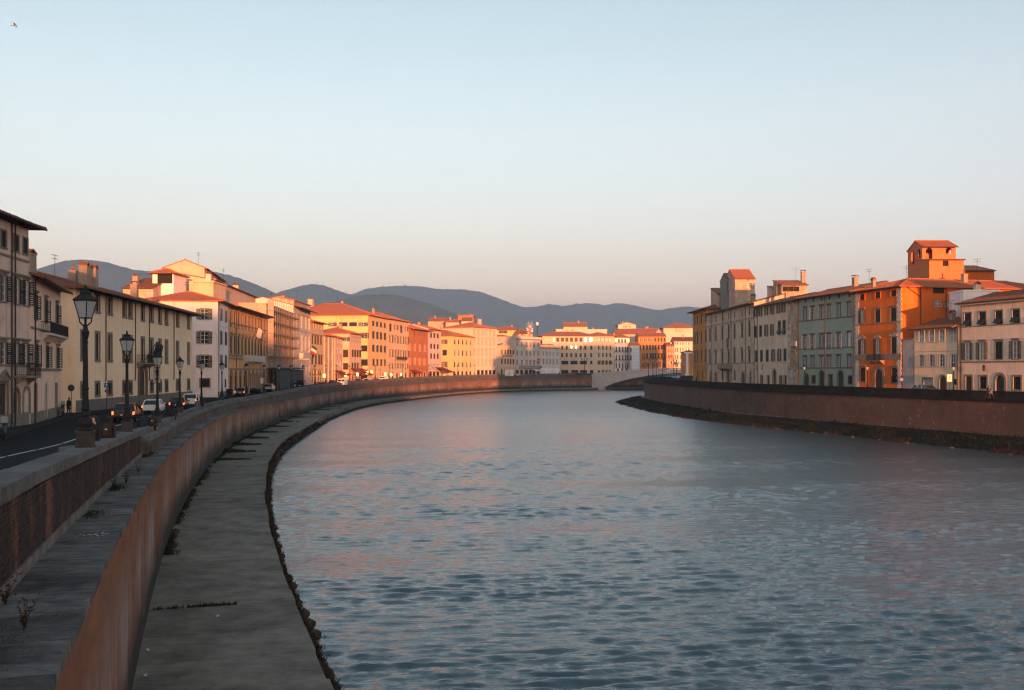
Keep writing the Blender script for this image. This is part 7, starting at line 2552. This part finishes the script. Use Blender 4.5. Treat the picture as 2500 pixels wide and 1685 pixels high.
MOSS = plantmat('moss', (.016, .018, .008), (.04, .042, .018))
DRY = plantmat('dry_weed', (.022, .015, .010), (.06, .036, .023))
U = rng.uniform
it = []
for _ in range(42000):
    D = 105 + (U(0, 1) ** 1.4) * 230
    s = U(0, .97)
    cl = mnoise.noise((D * .22, s * 4, 9))
    if cl < U(-.55, .35): continue
    w = BW(D)
    x, y, z = RP(D, -(1.25 + s * (w + .3)), 0)
    z = bankz(D, s)
    h = U(.12, .42) * (1.1 + cl)
    it.append((x, y, z - .03, h, U(-.2, .2), U(-.2, .2), U(.05, .14)))
blades('grass', it, GRASS)
it = []
for _ in range(9000):      # reddish scrub tufts near the water
    D = 110 + (U(0, 1) ** 1.3) * 210
    if mnoise.noise((D * .13, 3.3, 2)) < .12: continue
    s = U(.72, 1.0)
    x, y, z = RP(D, -(1.25 + s * (BW(D) + .2)), 0)
    it.append((x, y, max(bankz(D, s), -.05) - .02, U(.15, .6), U(-.3, .3), U(-.3, .3), U(.04, .1)))
blades('scrub', it, DRY)
# moss along joints and at the wall foot of the left quay
it = []
for j, wd in ((34.6, .05), (93.5, .5), (103, 1.6), (113, 1.5), (124, 1.0), (136, 1.0), (150, .8), (165, .9), (181, .7), (198, .7), (216, .7), (235, .6), (256, .5)):
    n = int(60 + wd * 2000)
    for _ in range(n):
        o = U(0, 1) ** (1.6 if wd > .3 else .7)
        far_ = -.05 - o * (3.2 + 1.2 * mnoise.noise((j * 1.7, 2, 2)))
        D = j + (rng.normal(.15, .4) * wd) * (1.15 - o) * (1 + .6 * mnoise.noise((j, o * 5, 1)))
        if mnoise.noise((D * 1.3, far_ * 1.1, 4)) < -.25: continue
        x, y, z = LP(D, far_, 1.21)
        it.append((x, y, z, U(.03, .16) + .25 * (1 - o) * U(0, 1) * min(1, wd), U(-.08, .08), U(-.08, .08), U(.05, .14)))
for _ in range(14000):
    D = 45 + (U(0, 1) ** 1.3) * 150
    a = .5 * mnoise.noise((D * .12, 1, 7)) + .5 * mnoise.noise((D * .5, 1, 3)) + .25 * mnoise.noise((D * 2.1, 8, 3))
    if a < U(-.35, .15): continue
    off = -abs(rng.normal(0, .16 + .25 * max(0, a))) - .02
    x, y, z = LP(D, off, 1.21)
    it.append((x, y, z, U(.02, .12), U(-.07, .07), U(-.07, .07), U(.04, .1)))
blades('moss', it, MOSS)
# weeds and flotsam along the broken quay edge
it = []
for _ in range(34000):
    D = 20 + (U(0, 1) ** 1.7) * 150
    c = mnoise.noise((D * .55, 2, 2)) + .5 * mnoise.noise((D * 1.7, 5, 2))
    if c < U(-.5, .3): continue
    out = abs(rng.normal(0, .14)) * (1 + 1.6 * max(0, c)) * (1 if D > 40 else 1.1)
    z = 1.12 - out * U(.6, 2.2) - U(0, .5)
    x, y, zz = LP(D, -QW(D) - out, 0)
    it.append((x, y, max(z, -.05), U(.05, .22), U(-.16, .16), U(-.16, .16), U(.03, .10)))
blades('weeds', it, DRY)
ROCK = stone('edge_rock', (.06, .045, .035), 4, .4, .6)
mb = MB()
for _ in range(420):
    D = 20 + (U(0, 1) ** 1.5) * 170
    r = U(.08, .3)
    x, y, z = LP(D, -QW(D) - .1 - U(0, .25), U(-.1, .75))
    pr = [(r * .3, -r * .7), (r * U(.8, 1.1), -r * .2), (r * U(.7, 1), r * .3), (r * .2, r * .7)]
    k0 = len(mb.v)
    mb.lathe(pr, 6, x, y, True, U(0, 3))
    for i in range(k0, len(mb.v)): mb.v[i] = (mb.v[i][0] + U(-.04, .04), mb.v[i][1] + U(-.04, .04), mb.v[i][2] + z)
tag(mb.build('rubble', ROCK), kind='stuff')
mb = MB()
for _ in range(240):
    D = 112 + U(0, 1) * 200
    r = U(.12, .4)
    x, y, z = RP(D, -(1.25 + BW(D) * U(.86, 1.03)), U(-.15, .05))
    k0 = len(mb.v)
    mb.lathe([(r * .3, -r * .5), (r, -r * .1), (r * .8, r * .3), (r * .2, r * .5)], 6, x, y, True, U(0, 3))
    for i in range(k0, len(mb.v)): mb.v[i] = (mb.v[i][0] + U(-.06, .06), mb.v[i][1] + U(-.06, .06), mb.v[i][2] + z)
tag(mb.build('rubble', ROCK), kind='stuff')
# dry weeds growing between the ledge slabs
def weed(D, off, n, h, label):
    mb = MB()
    base = Vector(LP(D, off, ZTL(D)))
    for _ in range(n):
        a = U(0, 6.28); l = h * U(.5, 1.1)
        p = Vector((0, 0, 0)); d = Vector((math.cos(a) * .25, math.sin(a) * .25, 1)).normalized()
        for k in range(4):
            q = p + d * l / 4
            mb.bar(p, q, .006 * (1 - k * .2), 4, .006 * (.8 - k * .2))
            for _2 in range(2):
                e = Vector((U(-1, 1), U(-1, 1), U(-.1, .8))).normalized() * U(.03, .09)
                w = Vector((U(-1, 1), U(-1, 1), U(-1, 1))).normalized() * .012
                mb.quad(q, q + e * .5 + w, q + e, q + e * .5 - w)
            p = q; d = (d + Vector((U(-.3, .3), U(-.3, .3), U(-.1, .15)))).normalized()
    o = mb.build('weed', DRY, None, loc=base)
    tag(o, label, 'weed', 'dry weeds on the ledge')
weed(11.2, .85, 14, .75, 'tallest dry weed in the bottom left corner of the ledge'); weed(12.2, .5, 9, .5, 'dry weed with upright stalks in the middle of the ledge, bottom left'); weed(13.8, .95, 10, .45, 'dry weed at the foot of the parapet above the bottom left corner')
weed(31.5, .85, 12, .6, 'dark bushy weed against the parapet half way along the ledge'); weed(33, .6, 9, .5, 'thin weed in the ledge joint beyond the bushy weed'); weed(37.5, .5, 8, .5, 'thin weed near the end of the brick parapet ledge'); weed(47.6, .7, 9, .45, 'tuft at the corner where the stone parapet starts')
it = []
for _ in range(2600):
    D = rng.choice([31.5, 47.3, 12.0, 10.5, 24.5]) + rng.normal(0, .5)
    off = .95 - abs(rng.normal(0, .22))
    x, y, z = LP(D, off, ZTL(D))
    q_ = min(1, D / 40)
    it.append((x, y, z, U(.02, .1) * q_, U(-.05, .05) * q_, U(-.05, .05) * q_, U(.015, .04) * q_))
blades('moss', it, MOSS)
# bird droppings and litter
SPLAT = plain('bird_lime', (.45, .46, .45), .9)
mb = MB()
for _ in range(26):
    D = 20.6 + rng.normal(0, .22); off = .42 + rng.normal(0, .16)
    x, y, z = LP(D, off, ZTL(D) + .016)
    r = U(.008, .035)
    mb.prism([(x + r * U(.6, 1.2) * math.cos(k), y + r * U(.6, 1.6) * math.sin(k)) for k in (0, 1.05, 2.1, 3.14, 4.2, 5.25)], 'z', z, z + .004)
tag(mb.build('bird_droppings', SPLAT), kind='stuff')
for D, off, l in ((29.5, -.25, 'white paper scrap at the foot of the river wall'), (27, -.3, 'tiny white scrap near the wall foot, nearest to the camera'), (33, -2.3, 'white scrap lying in the middle of the quay')):
    x, y, z = LP(D, off, 1.235)
    mb = MB(); mb.hexa([(-.1, -.03, 0), (.1, -.05, 0), (.12, .04, 0), (-.08, .05, 0)], [(-.09, -.02, .012), (.09, -.04, .03), (.11, .04, .012), (-.07, .04, .02)])
    tag(mb.build('paper_scrap', SPLAT, None, loc=(x, y, z), rz=U(0, 3)), l, 'litter', 'litter on the quay')
